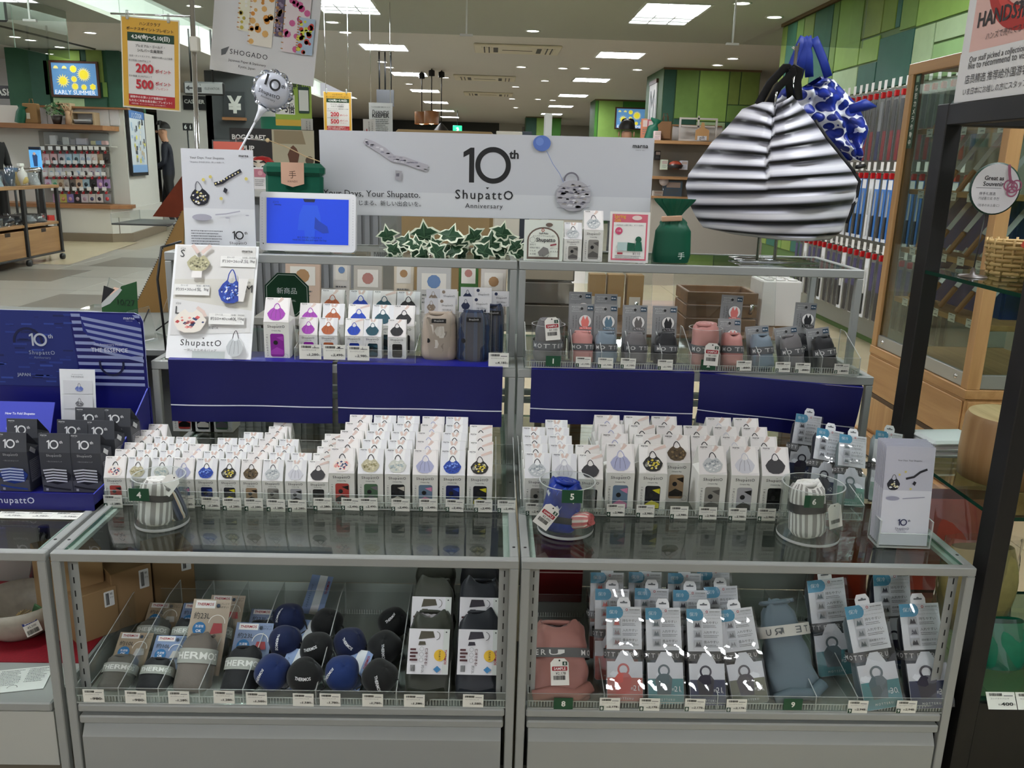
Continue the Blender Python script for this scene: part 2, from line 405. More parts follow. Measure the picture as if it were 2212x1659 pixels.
# ceiling air conditioners
for k, (u0, u1, v0, v1) in enumerate(((1025, 1212, 92, 116), (982, 1114, 161, 173), (1003, 1108, 198, 206))):
    a, c = oz(u0, (v0+v1)/2, CZ), oz(u1, (v0+v1)/2, CZ); q = oz((u0+u1)/2, v0, CZ).y-oz((u0+u1)/2, v1, CZ).y; y = (a.y+c.y)/2
    q = min(abs(q), .75)
    t = thing('ceiling_air_conditioner', ['cream ceiling air conditioner cassette between the first pair of lights', 'cream ceiling air conditioner cassette between the second pair of lights', 'cream ceiling air conditioner cassette between the third pair of lights'][k], 'air conditioner', ((a.x+c.x)/2, y, CZ), (0, 0, 0), 'ceiling air conditioners')
    w = (c.x-a.x)/2; IV = mat('#ddd6c0', .5); IV2 = mat('#3a362e', .6)
    b = MB(); b.bbox(-w, w, -q/2, q/2, -.03, -.001, IV, .01); b.build('panel', t)
    for s in (-1, 1):
        for i in range(5): b = MB(); b.box(s*w*.72+i*.03-.06, s*w*.72+i*.03-.045, -q*.36, q*.36, -.036, -.031, IV2 if i % 2 else IV); b.build('louvre', t)
        b = MB(); b.box(s*w*.5-.03, s*w*.5+.03, -q*.3, q*.3, -.033, -.031, IV2); b.build('outlet', t)
    b = MB(); b.box(-w*.35, w*.35, -.01, .01, -.034, -.031, IV2); b.build('seam', t)
# glass smoke curtains hanging from the ceiling
t = thing('smoke_curtain', 'clear glass smoke barrier hanging across under the ceiling', 'glass barrier', (0, 5.6, 0))
xs = [-6.4]+[oy(u, 40, 5.6).x for u in (64, 1008, 1587)]+[2.83]
for a, c in zip(xs, xs[1:]): b = MB(); b.box(a+.004, c-.004, 0, .006, 2.215, CZ-.002, clear('#e6eae7', 1.0), caps=clear('#cfe0d8', .6, .1, .2, .5, '#b9cfc5')); b.build('pane', t)
for x in xs[1:-1]:
    b = MB(); b.box(x-.006, x+.006, -.004, .01, 2.215, CZ-.002, mat('#b8bdb8', .4)); b.build('joint', t)
    b = MB(); b.box(x-.05, x+.05, -.01, .016, 2.205, 2.222, mat('#a9aaa6', .4)); b.build('clamp', t)
a, c = oz(0, 95, 2.215), oz(152, 128, 2.215); d = Vector((c.x-a.x, c.y-a.y, 0)); a = a-d*.6; an = math.atan2(d.y, d.x); ln = d.length*1.6
t = thing('smoke_curtain', 'clear glass smoke barrier hanging slantwise before the green kiosk', 'glass barrier', (a.x, a.y, 0), (0, 0, an))
for k in (0, 1): b = MB(); b.box(k*ln/2+.004, (k+1)*ln/2-.004, 0, .006, 2.215, CZ-.002, clear('#dfe6e2', 1.0), caps=clear('#e0f0e8', .6, .2, .2, .6, '#d5ece0')); b.build('pane', t)
# dark ceiling groove
a, c = oz(0, 55, CZ), oz(205, 105, CZ); d = (c-a); mb = MB(); mb.tube([a-d*.8, c], .02, mat('#4a4742'), 4); struct(mb.build('trim_1'))
# ------------------------------------------------------------------ green panelled wall along the aisle
GLN = mat('#5d5a2e', .6)
def gp(h): return mat(h, .6, 0, .3, .25, 9)
WX = 2.84
mb = MB(); mb.box(WX, WX+.2, -1.5, 7.66, 0, CZ, mat('#4d6a35', .6)); mb.box(WX-.03, WX, 2.2, 6.4, .05, 1.86, mat('#7f8079', .5)); wall_right = struct(mb.build('wall_right'))
LIME, OLIVE, DK, MID, PALE, GRS = '#94ba5e', '#80964c', '#365c4c', '#4a7358', '#b4cfa2', '#76984f'
for y0, y1, z0, z1, h in ((7.5, 7.66, .5, 2.67, OLIVE), (7.22, 7.5, .5, 2.67, '#35695a'), (7.02, 7.22, .5, 2.67, GRS), (6.75, 7.02, .5, 2.67, OLIVE), (6.31, 6.75, .5, 2.67, '#35695a'), (6.17, 6.31, .5, 2.67, GRS), (5.66, 6.17, 2.09, 2.67, LIME), (5.64, 6.17, 1.87, 2.09, PALE),
        (5.3, 5.66, 2.28, 2.67, OLIVE), (5.07, 5.3, 2.28, 2.67, '#74903a'), (5.3, 5.66, 2.09, 2.28, LIME), (4.99, 5.07, 2.28, 2.67, '#35695a'), (4.74, 4.99, 2.25, 2.67, GRS), (4.74, 5.3, 1.87, 2.25, '#35695a'), (5.3, 5.64, 1.87, 2.09, '#35695a'),
        (3.0, 4.74, 2.24, 2.67, LIME), (4.45, 4.74, 1.87, 2.24, PALE), (3.3, 4.45, 1.87, 2.1, '#9cc584'), (3.3, 4.45, 2.1, 2.24, PALE), (2.0, 3.0, 2.24, 2.67, OLIVE), (2.0, 3.3, 1.87, 2.24, DK)):
    b = MB(); b.bbox(WX-.012, WX, y0+.007, y1-.007, z0+.007, z1-.007, gp(h), .003); b.build('panel', wall_right)
mb = MB(); mb.box(WX-.03, WX, -1.5, 7.66, CZ-.03, CZ-.001, mat('#6b5436')); struct(mb.build('trim_2', None)); 
# end face of that wall and far green column with picture shelf
def gcol(x0, x1, y0, y1, panels, name):
    b = MB(); b.box(x0, x1, y0, y1, 0, CZ, mat('#40623a', .6)); w = struct(b.build(name))
    for (a, c, z0, z1, h) in panels:
        b = MB(); b.bbox(x0+a*(x1-x0)+.008, x0+c*(x1-x0)-.008, y0-.012, y0, z0+.006, z1-.006, gp(h), .003); b.build('panel', w)
    b = MB(); b.box(x0-.01, x1+.01, y0-.02, y0, CZ-.03, CZ-.001, mat('#6b5436')); b.build('cornice', w)
    return w
gcol(2.42, 3.86, 11.75, 13.2, [(0, .13, 1.75, 2.68, DK), (.13, .37, 1.98, 2.68, GRS), (.13, .37, 1.7, 1.98, DK), (.37, .68, 1.95, 2.68, LIME), (.68, .8, 2.2, 2.68, OLIVE), (.8, 1, 2.2, 2.68, OLIVE), (.68, 1, 1.95, 2.2, GRS), (.37, .68, 1.7, 1.95, PALE), (.68, 1, 1.7, 1.95, DK)], 'wall_1')
gcol(2.15, 3.4, 18.2, 19.2, [(0, .06, 1.8, 2.68, '#4c8a34'), (.06, .5, 1.7, 2.68, LIME), (.5, 1, 2.35, 2.68, '#4c8a34'), (.5, 1, 1.7, 2.35, GRS)], 'wall_2')
gcol(.9, 2.0, 26, 27, [(0, .3, 1.3, 2.68, DK), (.3, .7, 1.3, 2.68, LIME), (.7, 1, 1.3, 2.68, '#4c8a34')], 'wall_3')
# far walls
mb = MB(); mb.box(-16, .1, 31, 31.2, 0, CZ, mat('#3a3a37', .7)); struct(mb.build('wall_back'))
mb = MB(); mb.box(.1, 16, 31, 31.2, 0, CZ, mat('#b9b5ab', .7)); w = struct(mb.build('wall_back_plaster'))
mb = MB()
for a, c, z0, z1 in ((.5, 1.2, 1.95, 2.25), (.95, 1.25, 2.25, 2.6), (1.7, 2.1, 1.95, 2.6), (1.7, 5, 1.7, 1.98)): mb.box(a, c, 30.985, 31, z0, z1, mat('#8f8b88'))
mb.build('painted_stripe', w)
mb = MB(); mb.box(-16.2, -16, -8, 34, 0, CZ, mat('#cfccc4')); struct(mb.build('wall_left'))
mb = MB(); mb.box(16, 16.2, -8, 34, 0, CZ, mat('#cfccc4')); struct(mb.build('wall_far_right'))
# ================================================================== grey stepped display stands
Z1, Z2, Z3, Y2, Y3, YB = .5, .752, 1.005, .547, .682, 1.02
PT = .0175
def tube_box(name, par, *d): return MB().bbox(*d, GREY, .0018).build(name, par)
def stand(x0, x1, label, tiers=3, slots=True, drawer=True):
    t = thing('display_stand', label, 'display stand', (0, 0, 0)); p = PT
    for x in (x0, x1-p):
        tube_box('post', t, x, x+p, 0, p, 0, Z1-.0185)
        tube_box('side_rail', t, x, x+p, p, YB if tiers > 1 else Y2+.02, Z1-.018, Z1)
        tube_box('rear_post', t, x, x+p, YB-p, YB, 0, Z3-.0225 if tiers > 1 else Z1)
        if tiers > 1:
            tube_box('post', t, x, x+p, Y2, Y2+p, Z1, Z2-.0225); tube_box('side_rail', t, x, x+p, Y2+p, YB-p, Z2-.022, Z2)
            tube_box('post', t, x, x+p, Y3, Y3+p, Z2, Z3-.0225); tube_box('side_rail', t, x, x+p, Y3+p, YB, Z3-.022, Z3)
        for yy in (.06, .24, .42):
            b = MB(); b.lathe([(.0001, .0004), (.0032, .0004), (.0032, 0)], BLACK, 10); b.build('bolt_hole', t, (x+p/2, yy, Z1))
    for (y, z, h) in ((0, Z1, .0185),)+(((Y2, Z2, .022), (Y3, Z3, .022)) if tiers > 1 else ()):
        tube_box('front_rail', t, x0+(p if y else 0)*0, x1, y, y+p, z-h, z)
    if tiers > 1: tube_box('rear_rail', t, x0+p, x1-p, YB-p, YB, Z3-.022, Z3); tube_box('rear_rail', t, x0+p, x1-p, YB-p, YB, .535, .553); tube_box('rear_rail', t, x0+p, x1-p, YB-p, YB, .56, .578)
    gl = [(p, YB-.02 if tiers > 1 else Y2, Z1)]+([(Y2+p, YB-p, Z2), (Y3+p, YB-p, Z3)] if tiers > 1 else [])
    for (ya, yb, z) in gl:
        b = MB(); b.box(x0+p+.001, x1-p-.001, ya+.001, yb-.001, z-.007, z-.0015, GLASS, caps=clear('#9fc4b4', .6, .05, .2, .5, '#8fb8a6')); b.build('glass_top', t)
        b = MB()
        b.box(x0+p, x0+p+.012, ya, yb, z-.016, z-.008, mat('#dfe9e4', .4)); b.box(x1-p-.012, x1-p, ya, yb, z-.016, z-.008, mat('#dfe9e4', .4)); b.build('glass_ledge', t)
    if slots:
        for s, x in ((1, x0+p), (-1, x1-p)):
            b = MB(); a, c = sorted((x, x+s*.02)); b.box(a, c, .028, .0295, .17, Z1-.019, GREY); st = b.build('slotted_upright', t)
            b = MB()
            for k in range(10): b.box(x+s*.009-.0012, x+s*.009+.0012, .0274, .0281, .19+k*.029, .203+k*.029, BLACK)
            b.build('slots', st)['kind'] = 'stuff'
    if drawer:
        b = MB(); b.bbox(x0+p+.002, x1-p-.002, .0, .53, .15, .168, GREY, .003); b.build('shelf', t)
        b = MB(); b.box(x0+p+.002, x1-p-.002, .53, .534, .168, Z1-.02, mat('#a3a69f', .45, 0, .5, .08, 3)); b.build('back_panel', t)
        d = MB(); a, c = x0+p+.008, x1-p-.008
        d.add([(a, -.004, .02), (c, -.004, .02), (c, -.004, .096), (a, -.004, .096), (a, .012, .122), (c, .012, .122), (a, .5, .122), (c, .5, .122), (a, .5, .02), (c, .5, .02)],
              [(0, 1, 2, 3), (3, 2, 5, 4), (4, 5, 7, 6), (1, 0, 8, 9), (0, 3, 4, 6, 8), (1, 9, 7, 5, 2)], GREY); dr = d.build('drawer', t)
        MB().bbox(a-.004, c+.004, -.002, .03, .125, .143, GREY, .003).build('handle', dr)
        b = MB(); b.box(x0+p, x1-p, .02, .5, 0, .02, mat('#3b3c3a')); b.build('kick_plate', t)
    return t
G = .0053
stand(-G/2-.9, -G/2, 'grey steel stepped display stand holding the 4 tray and thermal bags')
stand(G/2, G/2+.9, 'grey steel stepped display stand beside the dark wooden shelf unit')
stand(-1.815, -.912, 'low grey steel display stand under the blue anniversary box', 1, False, False)
# neighbour stand base: shelf, red glittering liner, drawer front
b = MB(); b.bbox(-1.79, -.935, .0, .5, .15, .17, GREY, .003); b.box(-1.79, -.935, .006, .5, .02, .146, mat('#b9bbb5', .5)); b.box(-1.79, -.931, .505, .51, .17, .48, mat('#a09f98'))
o = b.build('drawer_unit'); tag(o, 'grey drawer unit under the low stand with loose leaflet', 'drawer unit')
b = MB(); b.box(-1.78, -.94, .14, .5, .1705, .172, mat('#9a1026', .5, 0, .5, .6, 220)); tag(b.build('shelf_liner'), 'glittering red shelf liner under the stoneware bowl', 'liner')
# navy paper skirts hung from the middle tier
def skirt(quad, label, bulge=0, stripe=.72, fold=0):
    """quad = pixel corners TL,TR,BR,BL ; hangs just before the middle front rail"""
    P = [oy(u, v, Y2-.004) for u, v in quad]; t = thing('paper_skirt', label, 'paper cover', (P[0].x, Y2-.003, P[0].z), group=None)
    def fn(u, v):
        a = P[0].lerp(P[1], u); c = P[3].lerp(P[2], u); q = a.lerp(c, v)
        return (q.x-P[0].x, -.002-bulge*math.sin(math.pi*min(1, v*1.1))*.5-fold*max(0, u-.55)*v*.0-.004*math.sin(9*u)*v, q.z-P[0].z)
    b = MB(); b.grid(fn, 16, 8, NAVY); b.build('sheet', t)
    def f2(u, v):
        q = fn(u, stripe+v*.018); return (q[0], q[1]-.0006, q[2])
    b = MB(); b.grid(f2, 16, 1, mat('#e8eaf6')); b.build('white_stripe', t)
    def f3(u, v):
        q = fn(u, 0); return (q[0], q[1]+(1-v)*.0+v*.09, q[2]+.0045*min(1, v*6)+.0005)
    b = MB(); b.grid(f3, 8, 6, NAVYB); b.build('top_flap', t)
    return t
skirt(((363, 777), (718, 784), (719, 914), (372, 909)), 'navy paper skirt with thin white stripe under the size poster')
skirt(((728, 786), (1086, 794), (1083, 922), (731, 914)), 'navy paper skirt with thin white stripe below the striped bag rolls')
skirt(((1148, 798), (1500, 806), (1494, 925), (1144, 912)), 'navy paper skirt with thin white stripe below tray 1')
skirt(((1512, 807), (1865, 838), (1836, 953), (1503, 912)), 'navy paper skirt with curled end below tray 2', .01)
# ================================================================== gable cartons, trays, price cards
DES = {  # bag colour, pattern, window colours, words
 'coral': ('#ece3da', ['#d4605f', '#37456b', '#e3a79e'], ('#b2423c', '#141212'), 'coral shell print'),
 'olive': ('#b9b294', ['#8f875f', '#d6cfae'], ('#4c6a50', '#6e6a72'), 'pale olive print'),
 'pearl': ('#c8cac0', ['#9fb0b4', '#e4e4da'], ('#1c1f22', '#cfc9bd'), 'pearl grey print'),
 'lavender': ('#a9accb', None, ('#6b8199', '#d98bb0'), 'plain lavender'),
 'blue': ('#2747a4', ['#7f9fe6', '#16307c'], ('#14205c', '#2c50b8'), 'bright blue print'),
 'lemon': ('#262522', ['#e9e2b6', '#d6c33c', '#8b8b86'], ('#11131f', '#d9cf2c'), 'black and lemon print'),
 'leopard': ('#574732', ['#8d7650', '#30261a'], ('#a58a6c', '#17120f'), 'brown leopard print'),
 'camo': ('#bfc3c4', ['#8e959b', '#e7e8e6'], ('#8f8c86', '#5a5855'), 'grey camouflage print'),
 'mist': ('#cfcfd6', None, ('#a9a9ae', '#101012'), 'plain pale grey'),
 'charcoal': ('#39383b', None, ('#0d0d0e', '#1a1a1c'), 'plain charcoal'),
 'purple': ('#a33fae', None, ('#8a2496', '#a63cb2'), 'plain purple'),
 'rust': ('#b45f36', None, ('#b45f36', '#8a4526'), 'plain rust orange'),
 'cobalt': ('#1f46b4', None, ('#1a2f86', '#1f46b4'), 'plain cobalt blue'),
 'petrol': ('#21505e', None, ('#123038', '#21505e'), 'plain petrol blue'),
 'coal': ('#29292b', None, ('#1d1d1e', '#0d0d0e'), 'plain black')}
SIZES = {'small': (.046, .044, .098, .056, '4'), 'medium': (.0555, .060, .125, .076, '5'), 'large': (.062, .070, .150, .094, '6')}
SKIN = '#dcc5bb'
def carton_mesh(w, d, h, k, m=CARD, rf=.5):
    b = MB(); q = .26*w; e = d*rf; mz = k+(h-k)*.34
    v = [(0, 0, 0), (w, 0, 0), (w, d, 0), (0, d, 0), (0, 0, k), (w, 0, k), (w, d, k), (0, d, k), (0, e-.001, h), (w, e-.001, h), (w, e+.001, h), (0, e+.001, h), (q, d/2, mz), (w-q, d/2, mz)]
    f = [(0, 1, 5, 4), (1, 2, 6, 5), (2, 3, 7, 6), (3, 0, 4, 7), (0, 3, 2, 1), (4, 5, 9, 8), (6, 7, 11, 10), (8, 9, 10, 11), (4, 8, 12), (7, 12, 11), (4, 12, 7), (5, 13, 9), (6, 10, 13), (5, 6, 13), (8, 11, 12), (9, 13, 10)]
    return b.add(v, f, m)
def photo(p, w, L, key, style, marn=True):
    c, pat, win, _ = DES[key]; p.rect(.0006, .0006, w-.0006, L-.0006, ('#e7e3e1', '#e6e6e8', '#ebe7e3')[style % 3])
    if style == 0: p.poly([(w*.5, L*.98), (w*.9, L*.98), (w*.97, L*.1), (w*.62, L*.05)], '#f3efec'); p.line([(w*.68, L*.98), (w*.6, L*.86), (w*.52, L*.8)], [w*.15, w*.1, w*.08], SKIN)
    elif style == 1: p.poly([(w*.3, L*.98), (w*.78, L*.98), (w*.74, L*.5), (w*.62, L*.02), (w*.36, L*.02)], '#f4f4f3'); p.line([(w*.4, L*.98), (w*.46, L*.82)], w*.1, SKIN); p.line([(w*.64, L*.98), (w*.54, L*.82)], w*.1, SKIN)
    else: p.poly([(.001, L*.98), (w*.34, L*.98), (w*.3, L*.4), (w*.24, L*.02), (.001, L*.02)], '#f5f3f0'); p.line([(w*.97, L*.95), (w*.74, L*.87), (w*.54, L*.8)], [w*.12, w*.1, w*.07], SKIN)
    p.bag(w*.49, L*.33, w*.72, L*.52, c, pat, 26, len(key)*7, '#2a2a2e' if pat else None, .3)
    if marn: marna(p, w*.2, L*.93, w*.24)
def carton(size, key, style=0):
    w, d, h, k, num = SIZES[size]; c, pat, win, words = DES[key]
    t = thing('bag_carton', f'{size} white gable-top carton with photo of {words} bag', 'carton', group=f'{size} {words} bag cartons')
    carton_mesh(w, d, h, k).build('carton_body', t)
    L = math.hypot(h-k, d/2); a = math.atan2(d/2-.001, h-k); p = PR(2); photo(p, w, L, key, style); p.build('photo_panel', t, (0, 0, k), (-a, 0, 0))
    p = PR(2); shupatto(p, w*.5, k*.88, w*.68, '#111114'); p.text('Compact Bag', w*.5, k*.78, w=w*.36, c='#26262a', shear=.3)
    p.vtext('一気にたためるバッグ'[:9], w*.13, k*.7, h=k*.062); p.ring(w*.84, k*.1, w*.1, w*.008, '#8a8a86', 14); p.build('front_lettering', t)
    p = PR(1); p.rrect(w*.25, k*.08, w*.79, k*.70, w*.08, mat(win[0], .25)); p.poly([(w*.27, k*.14), (w*.77, k*.14), (w*.77, k*.26), (w*.5, k*.34), (w*.27, k*.24)], mat(win[1], .25)); p.poly([(w*.5, k*.6), (w*.77, k*.64), (w*.77, k*.5), (w*.62, k*.55)], mat(win[1], .25)); p.disc(w*.46, k*.46, w*.09, BLACK, 12); p.build('window', t)
    return t
def row_of(size, key, ucen, nrow, style, y0=.245, first=0, v=1050, jit=0):
    w, d, h, k, num = SIZES[size]; x = oy(ucen, v, y0).x-w/2; root = carton(size, key, style); z = Z1+.0035; r = random.Random(int(ucen))
    lb = f'{size} white carton with {DES[key][3]} bag photo, '
    for i in range(first, nrow): place(root, USED, (x+r.uniform(-.0015, .0015), y0+i*(d+.0035), z), (0, 0, r.uniform(-.012, .012)), lb+ORD[i-first]+' behind the price cards')
for key, u, n, st in (('coral', 249, 6, 0), ('olive', 298, 4, 1), ('pearl', 348, 4, 1), ('lavender', 397, 3, 0), ('blue', 445, 4, 1), ('lemon', 494, 5, 1), ('leopard', 542, 7, 0), ('camo', 590, 4, 1), ('mist', 638, 2, 1), ('charcoal', 687, 5, 2)): row_of('small', key, u, n, st)
for key, u, n, st in (('coral', 739, 5, 0), ('olive', 799, 5, 1), ('pearl', 857, 5, 1), ('lavender', 917, 5, 0), ('blue', 976, 5, 1), ('lemon', 1036, 4, 2)): row_of('medium', key, u, n, st, .247)
for key, u, n, st in (('camo', 1160, 4, 1), ('mist', 1218, 5, 1), ('charcoal', 1276, 2, 2)): row_of('medium', key, u, n, st, .24)
for key, u, n, st, f in (('lavender', 1339, 4, 0, 0), ('lemon', 1410, 5, 2, 0), ('leopard', 1476, 5, 0, 1), ('camo', 1540, 3, 0, 0), ('mist', 1607, 5, 0, 0), ('charcoal', 1675, 4, 0, 0)): row_of('large', key, u, n, st, .236, f)
# dim cartons standing inside behind the skirt
for i, (u, key) in enumerate(((400, 'coral'), (440, 'pearl'), (480, 'olive'))):
    w, d, h, k, n = SIZES['large']; r = carton('large', key, 0); r.location = (oy(u, 950, .76).x-w/2, .76, Z1+.001)
# ------------------------------------------------------------------ clear acrylic trays
def tray(label, x0, x1, y0, y1, z, fh, bh, divs=(), teeth=True, group=None, sh=None, name='acrylic_tray'):
    t = thing(name, label, 'acrylic tray', (x0, y0, z), group=group); w, d, e = x1-x0, y1-y0, .002
    MB().box(0, w, 0, d, 0, e, ACR, caps=ACRE).build('base', t)
    MB().box(0, w, 0, e, e, fh, ACR, caps=ACRE).build('front_wall', t)
    MB().box(0, w, d-e, d, e, bh*.72, ACR, caps=ACRE).build('back_wall', t)
    s = sh or bh
    def side(x, nm):
        b = MB(); pr = [(e, e), (d-e, e), (d-e, s), (d*.8, s), (e, fh)]; n = len(pr)
        v = [(x, y, zz) for y, zz in pr]+[(x+e, y, zz) for y, zz in pr]
        b.add(v, [tuple(range(n)), tuple(range(2*n-1, n-1, -1))], ACR); b.add(v, [(i, i+n, (i+1) % n+n, (i+1) % n) for i in range(n)], ACRE); b.build(nm, t)
    side(0, 'side_wall'); side(w-e, 'side_wall')
    for x in divs: side(x-x0, 'divider')
    if teeth:
        b = MB(); n = int(w/.006)
        for k in range(n): b.box(.004+k*.006, .0055+k*.006, .004, .0055, e, .014, ACRE)
        b.box(.002, w-.002, .004, .0055, .014, .0155, ACRE); b.build('toothed_strip', t)['kind'] = 'stuff'
        b = MB()
        for k in range(n): b.box(.004+k*.006, .0055+k*.006, d-.0055, d-.004, e, .014, ACRE)
        b.build('toothed_strip', t)['kind'] = 'stuff'
    return t
tray('clear acrylic tray of small and medium cartons with 4 and 5 cards', -.9, -.004, .236, .545, Z1+.0005, .034, .075, [oy(u, 1060, .25).x for u in (711, 1070)])
tray('clear acrylic tray of medium and large cartons beside tub 5', .006, .77, .226, .54, Z1+.0005, .036, .08, [oy(u, 1060, .25).x for u in (1300, 1712)])
# ------------------------------------------------------------------ price cards and number plates
def price_card(price, num=None, w=.040, h=.029, label=None, yl=False):
    t = thing('price_card', label or '', 'price card'); MB().box(-w/2, w/2, 0, .0006, -h/2, h/2, mat('#efefe6', .5)).build('card', t)
    p = PR(1); p.barcode(-w*.4, h*.26, w*.06, h*.42, seed=len(price)); p.rect(w*.1, h*.26, w*.42, h*.3, '#55555a')
    p.text('コンパクトバッグ', -w*.05, h*.12, w=w*.66, h=h*.09, c='#3a3a3c'); p.text('税込', -w*.08, -h*.22, h=h*.1, c='#1d1d1f'); p.text(price, w*.17, -h*.19, h=h*.19, w=w*.42, c='#1d1d1f', bold=.02); p.text('円', w*.42, -h*.22, h=h*.1)
    if num: p.rect(-w*.49, -h*.47, -w*.29, -h*.12, '#14402c'); p.text(num, -w*.39, -h*.295, h=h*.24, c='#f2f2ee', bold=.02)
    p.build('print', t); return t
def cards(spots, price, num, label, group, y, w=.040, h=.029, names=None):
    root = price_card(price, num, w, h, label); r = random.Random(len(spots)*7+len(price))
    for i, (u, v) in enumerate(spots):
        q = oy(u, v, y); place(root, USED, (q.x, y, q.z), (0, R(r.uniform(-1.5, 1.5)), 0), label.replace('#', names.split('/')[i]) if names else label, group)
cards([(244, 1083), (400, 1084), (455, 1087), (501, 1089), (548, 1090), (596, 1092), (642, 1093), (697, 1089)], '1,280', '4', 'white price card below the small # cartons', 'price cards of the 4 tray', .2345, names='coral print/lavender/bright blue/black and lemon/leopard/camouflage/pale grey/charcoal')
cards([(757, 1089), (796, 1089), (865, 1091), (925, 1091), (982, 1092), (1044, 1093), (1094, 1094)], '2,490', '5', 'white price card below the medium # ', 'price cards of the 5 cartons', .2345, names='coral print cartons/olive print cartons/pearl print cartons/lavender cartons/bright blue cartons/black and lemon cartons/carton gap at the tray end')
cards([(1155, 1100)], '2,490', '5', 'white price card reading 2,490 half hidden by tub 5', None, .2245)
cards([(1330, 1102), (1394, 1104), (1467, 1107), (1529, 1109), (1593, 1111), (1656, 1112)], '2,980', '6', 'white price card below the large # cartons', 'price cards of the 6 cartons', .2245, names='lavender/black and lemon/leopard/camouflage/pale grey/charcoal')
def plate(num, u, v, y, w, label, h=None):
    h = h or w*.66; q = oy(u, v, y); t = thing('number_plate', label, 'number plate', (q.x, y, q.z))
    MB().box(-w/2, w/2, 0, .0012, -h/2, h/2, mat('#0e4a2f', .4)).build('plate_body', t); p = PR(1); p.text(num, 0, 0, h=h*.5, c='#f3f4ee', bold=.03); p.build('numeral', t); return t
# ------------------------------------------------------------------ soft rolled goods
def soft(rx, ry, Lz, mats, m=36, n=14, wr=.06, seed=1, flat=.25, taper=(1, 1), round_=.09, lip=True, axis_tw=0):
    """rolled or bundled cloth: axis local Z from 0 to Lz, wrinkled superellipse section, rounded ends"""
    r = random.Random(seed); ph = [(r.uniform(1, 4), r.uniform(1, 5), r.uniform(0, 6.28), r.uniform(.3, 1)) for _ in range(5)]
    def fn(u, v):
        a = 2*math.pi*u; c, s = math.cos(a), math.sin(a); e = 2/(2+flat*3); x = math.copysign(abs(c)**e, c); y = math.copysign(abs(s)**e, s)
        k = taper[0]+(taper[1]-taper[0])*v; q = 1
        if v < round_: q = math.sqrt(max(0, 1-(1-v/round_)**2))*.16+.84
        if v > 1-round_: q = math.sqrt(max(0, 1-(1-(1-v)/round_)**2))*.16+.84
        w = 1+wr*sum(A*math.sin(f1*a+f2*v*5+p)*.3 for f1, f2, p, A in ((round(f1), f2, p, A) for f1, f2, p, A in ph))-wr*.55*abs(math.sin(2*a+3.1*v+seed))**6-wr*.4*abs(math.sin(a*1.0+7*v+seed*2))**8
        tp = max(0, v-.72)/.28; w *= 1-.1*tp*(.5+.5*math.sin(3*a+seed))-.06*tp*abs(math.sin(5*a+seed)); return (rx*x*k*q*w, ry*y*k*q*w, Lz*(v+.05*tp*math.sin(2*a+seed*1.7)+.025*tp*math.sin(5*a)))
    b = MB()
    if not isinstance(mats, (list, tuple)): b.grid(fn, m, n, mats, wrap=True)
    else:
        for i in range(len(mats)): pass
        vs = [fn(i/m, j/n) for j in range(n+1) for i in range(m)]
        for i in range(m):
            b.add([vs[j*m+(i+q) % m] for j in range(n+1) for q in (0, 1)], [(2*j, 2*j+1, 2*j+3, 2*j+2) for j in range(n)], mats[i % len(mats)], True)
    em = mats[0] if isinstance(mats, (list, tuple)) else mats; em2 = em
    for end, z in ((0, 0), (1, Lz)):      # spiral folded ends
        pts = []
        for k in range(26):
            a = k*.75; q = (1-k/27)*.7; pts.append((rx*q*math.cos(a), ry*q*math.sin(a), z+(.02*Lz if end else -.02*Lz)*(1-k/26)))
        b.tube(pts, min(rx, ry)*.13, em2, 5)
        e = [fn(i/m, end) for i in range(m)]; b.add(e+[(0, 0, z+(-.05 if end else .05)*Lz)], [((i+1) % m, i, m) if not end else (i, (i+1) % m, m) for i in range(m)], em2, True)
    return b
def band(rx, ry, z0, z1, m, flat=.25, n=36, k=1.05, a0=0, a1=360):
    e = 2/(2+flat*3); b = MB()
    def fn(u, v):
        a = R(a0)+(R(a1)-R(a0))*u; c, s = math.cos(a), math.sin(a); return (rx*k*math.copysign(abs(c)**e, c), ry*k*math.copysign(abs(s)**e, s), z0+(z1-z0)*v)
    b.grid(fn, n, 1, m); return b
def wrap_text(t, rx, ry, z, h, c, ang=-90, flat=.25, k=1.07, space=1.4, bold=.01, w=None, b=None):
    vs, fs, x0, x1, lo, hi = glyphs(t, bold, space); s = h/(hi-lo); e = 2/(2+flat*3); out = []; rm = (rx+ry)/2
    for px, py in vs:
        a = R(ang)+((px-(x0+x1)/2)*s)/rm; cc, ss = math.cos(a), math.sin(a)
        out.append((rx*k*math.copysign(abs(cc)**e, cc), ry*k*math.copysign(abs(ss)**e, ss), z+(py-(lo+hi)/2)*s))
    b = b or MB(); return b.add(out, fs, mat(c, .6))
STR = [mat('#e4e3de', .7), mat('#e4e3de', .7), mat('#9a9793', .7), mat('#9a9793', .7)]
DOTB = [mat('#1d3fa8', .6), mat('#2a54c8', .6)]
def tub(label, u, v, dia, hgt):
    q = oz(u, v, Z1); t = thing('acrylic_tub', label, 'acrylic tub', (q.x, q.y+dia/2, Z1+.0006)); r = dia/2
    b = MB(); b.lathe([(r, 0), (r, hgt)], ACR, 48); b.lathe([(r-.0025, hgt), (r-.0025, .003)], ACR, 48); b.build('wall', t)
    b = MB(); b.lathe([(r, hgt), (r+.0004, hgt+.0008), (r-.0029, hgt+.0008), (r-.0025, hgt)], ACRE, 48); b.build('rim', t); b = MB(); b.lathe([(r+.0002, 0), (r+.0008, .003), (r+.0002, .006)], ACRE, 48); b.build('foot_ring', t)
    b = MB(); b.lathe([(.0001, .003), (r-.0025, .003)], ACR, 48); b.build('floor_disc', t); return t, Vector((q.x, q.y+dia/2, Z1+.004))
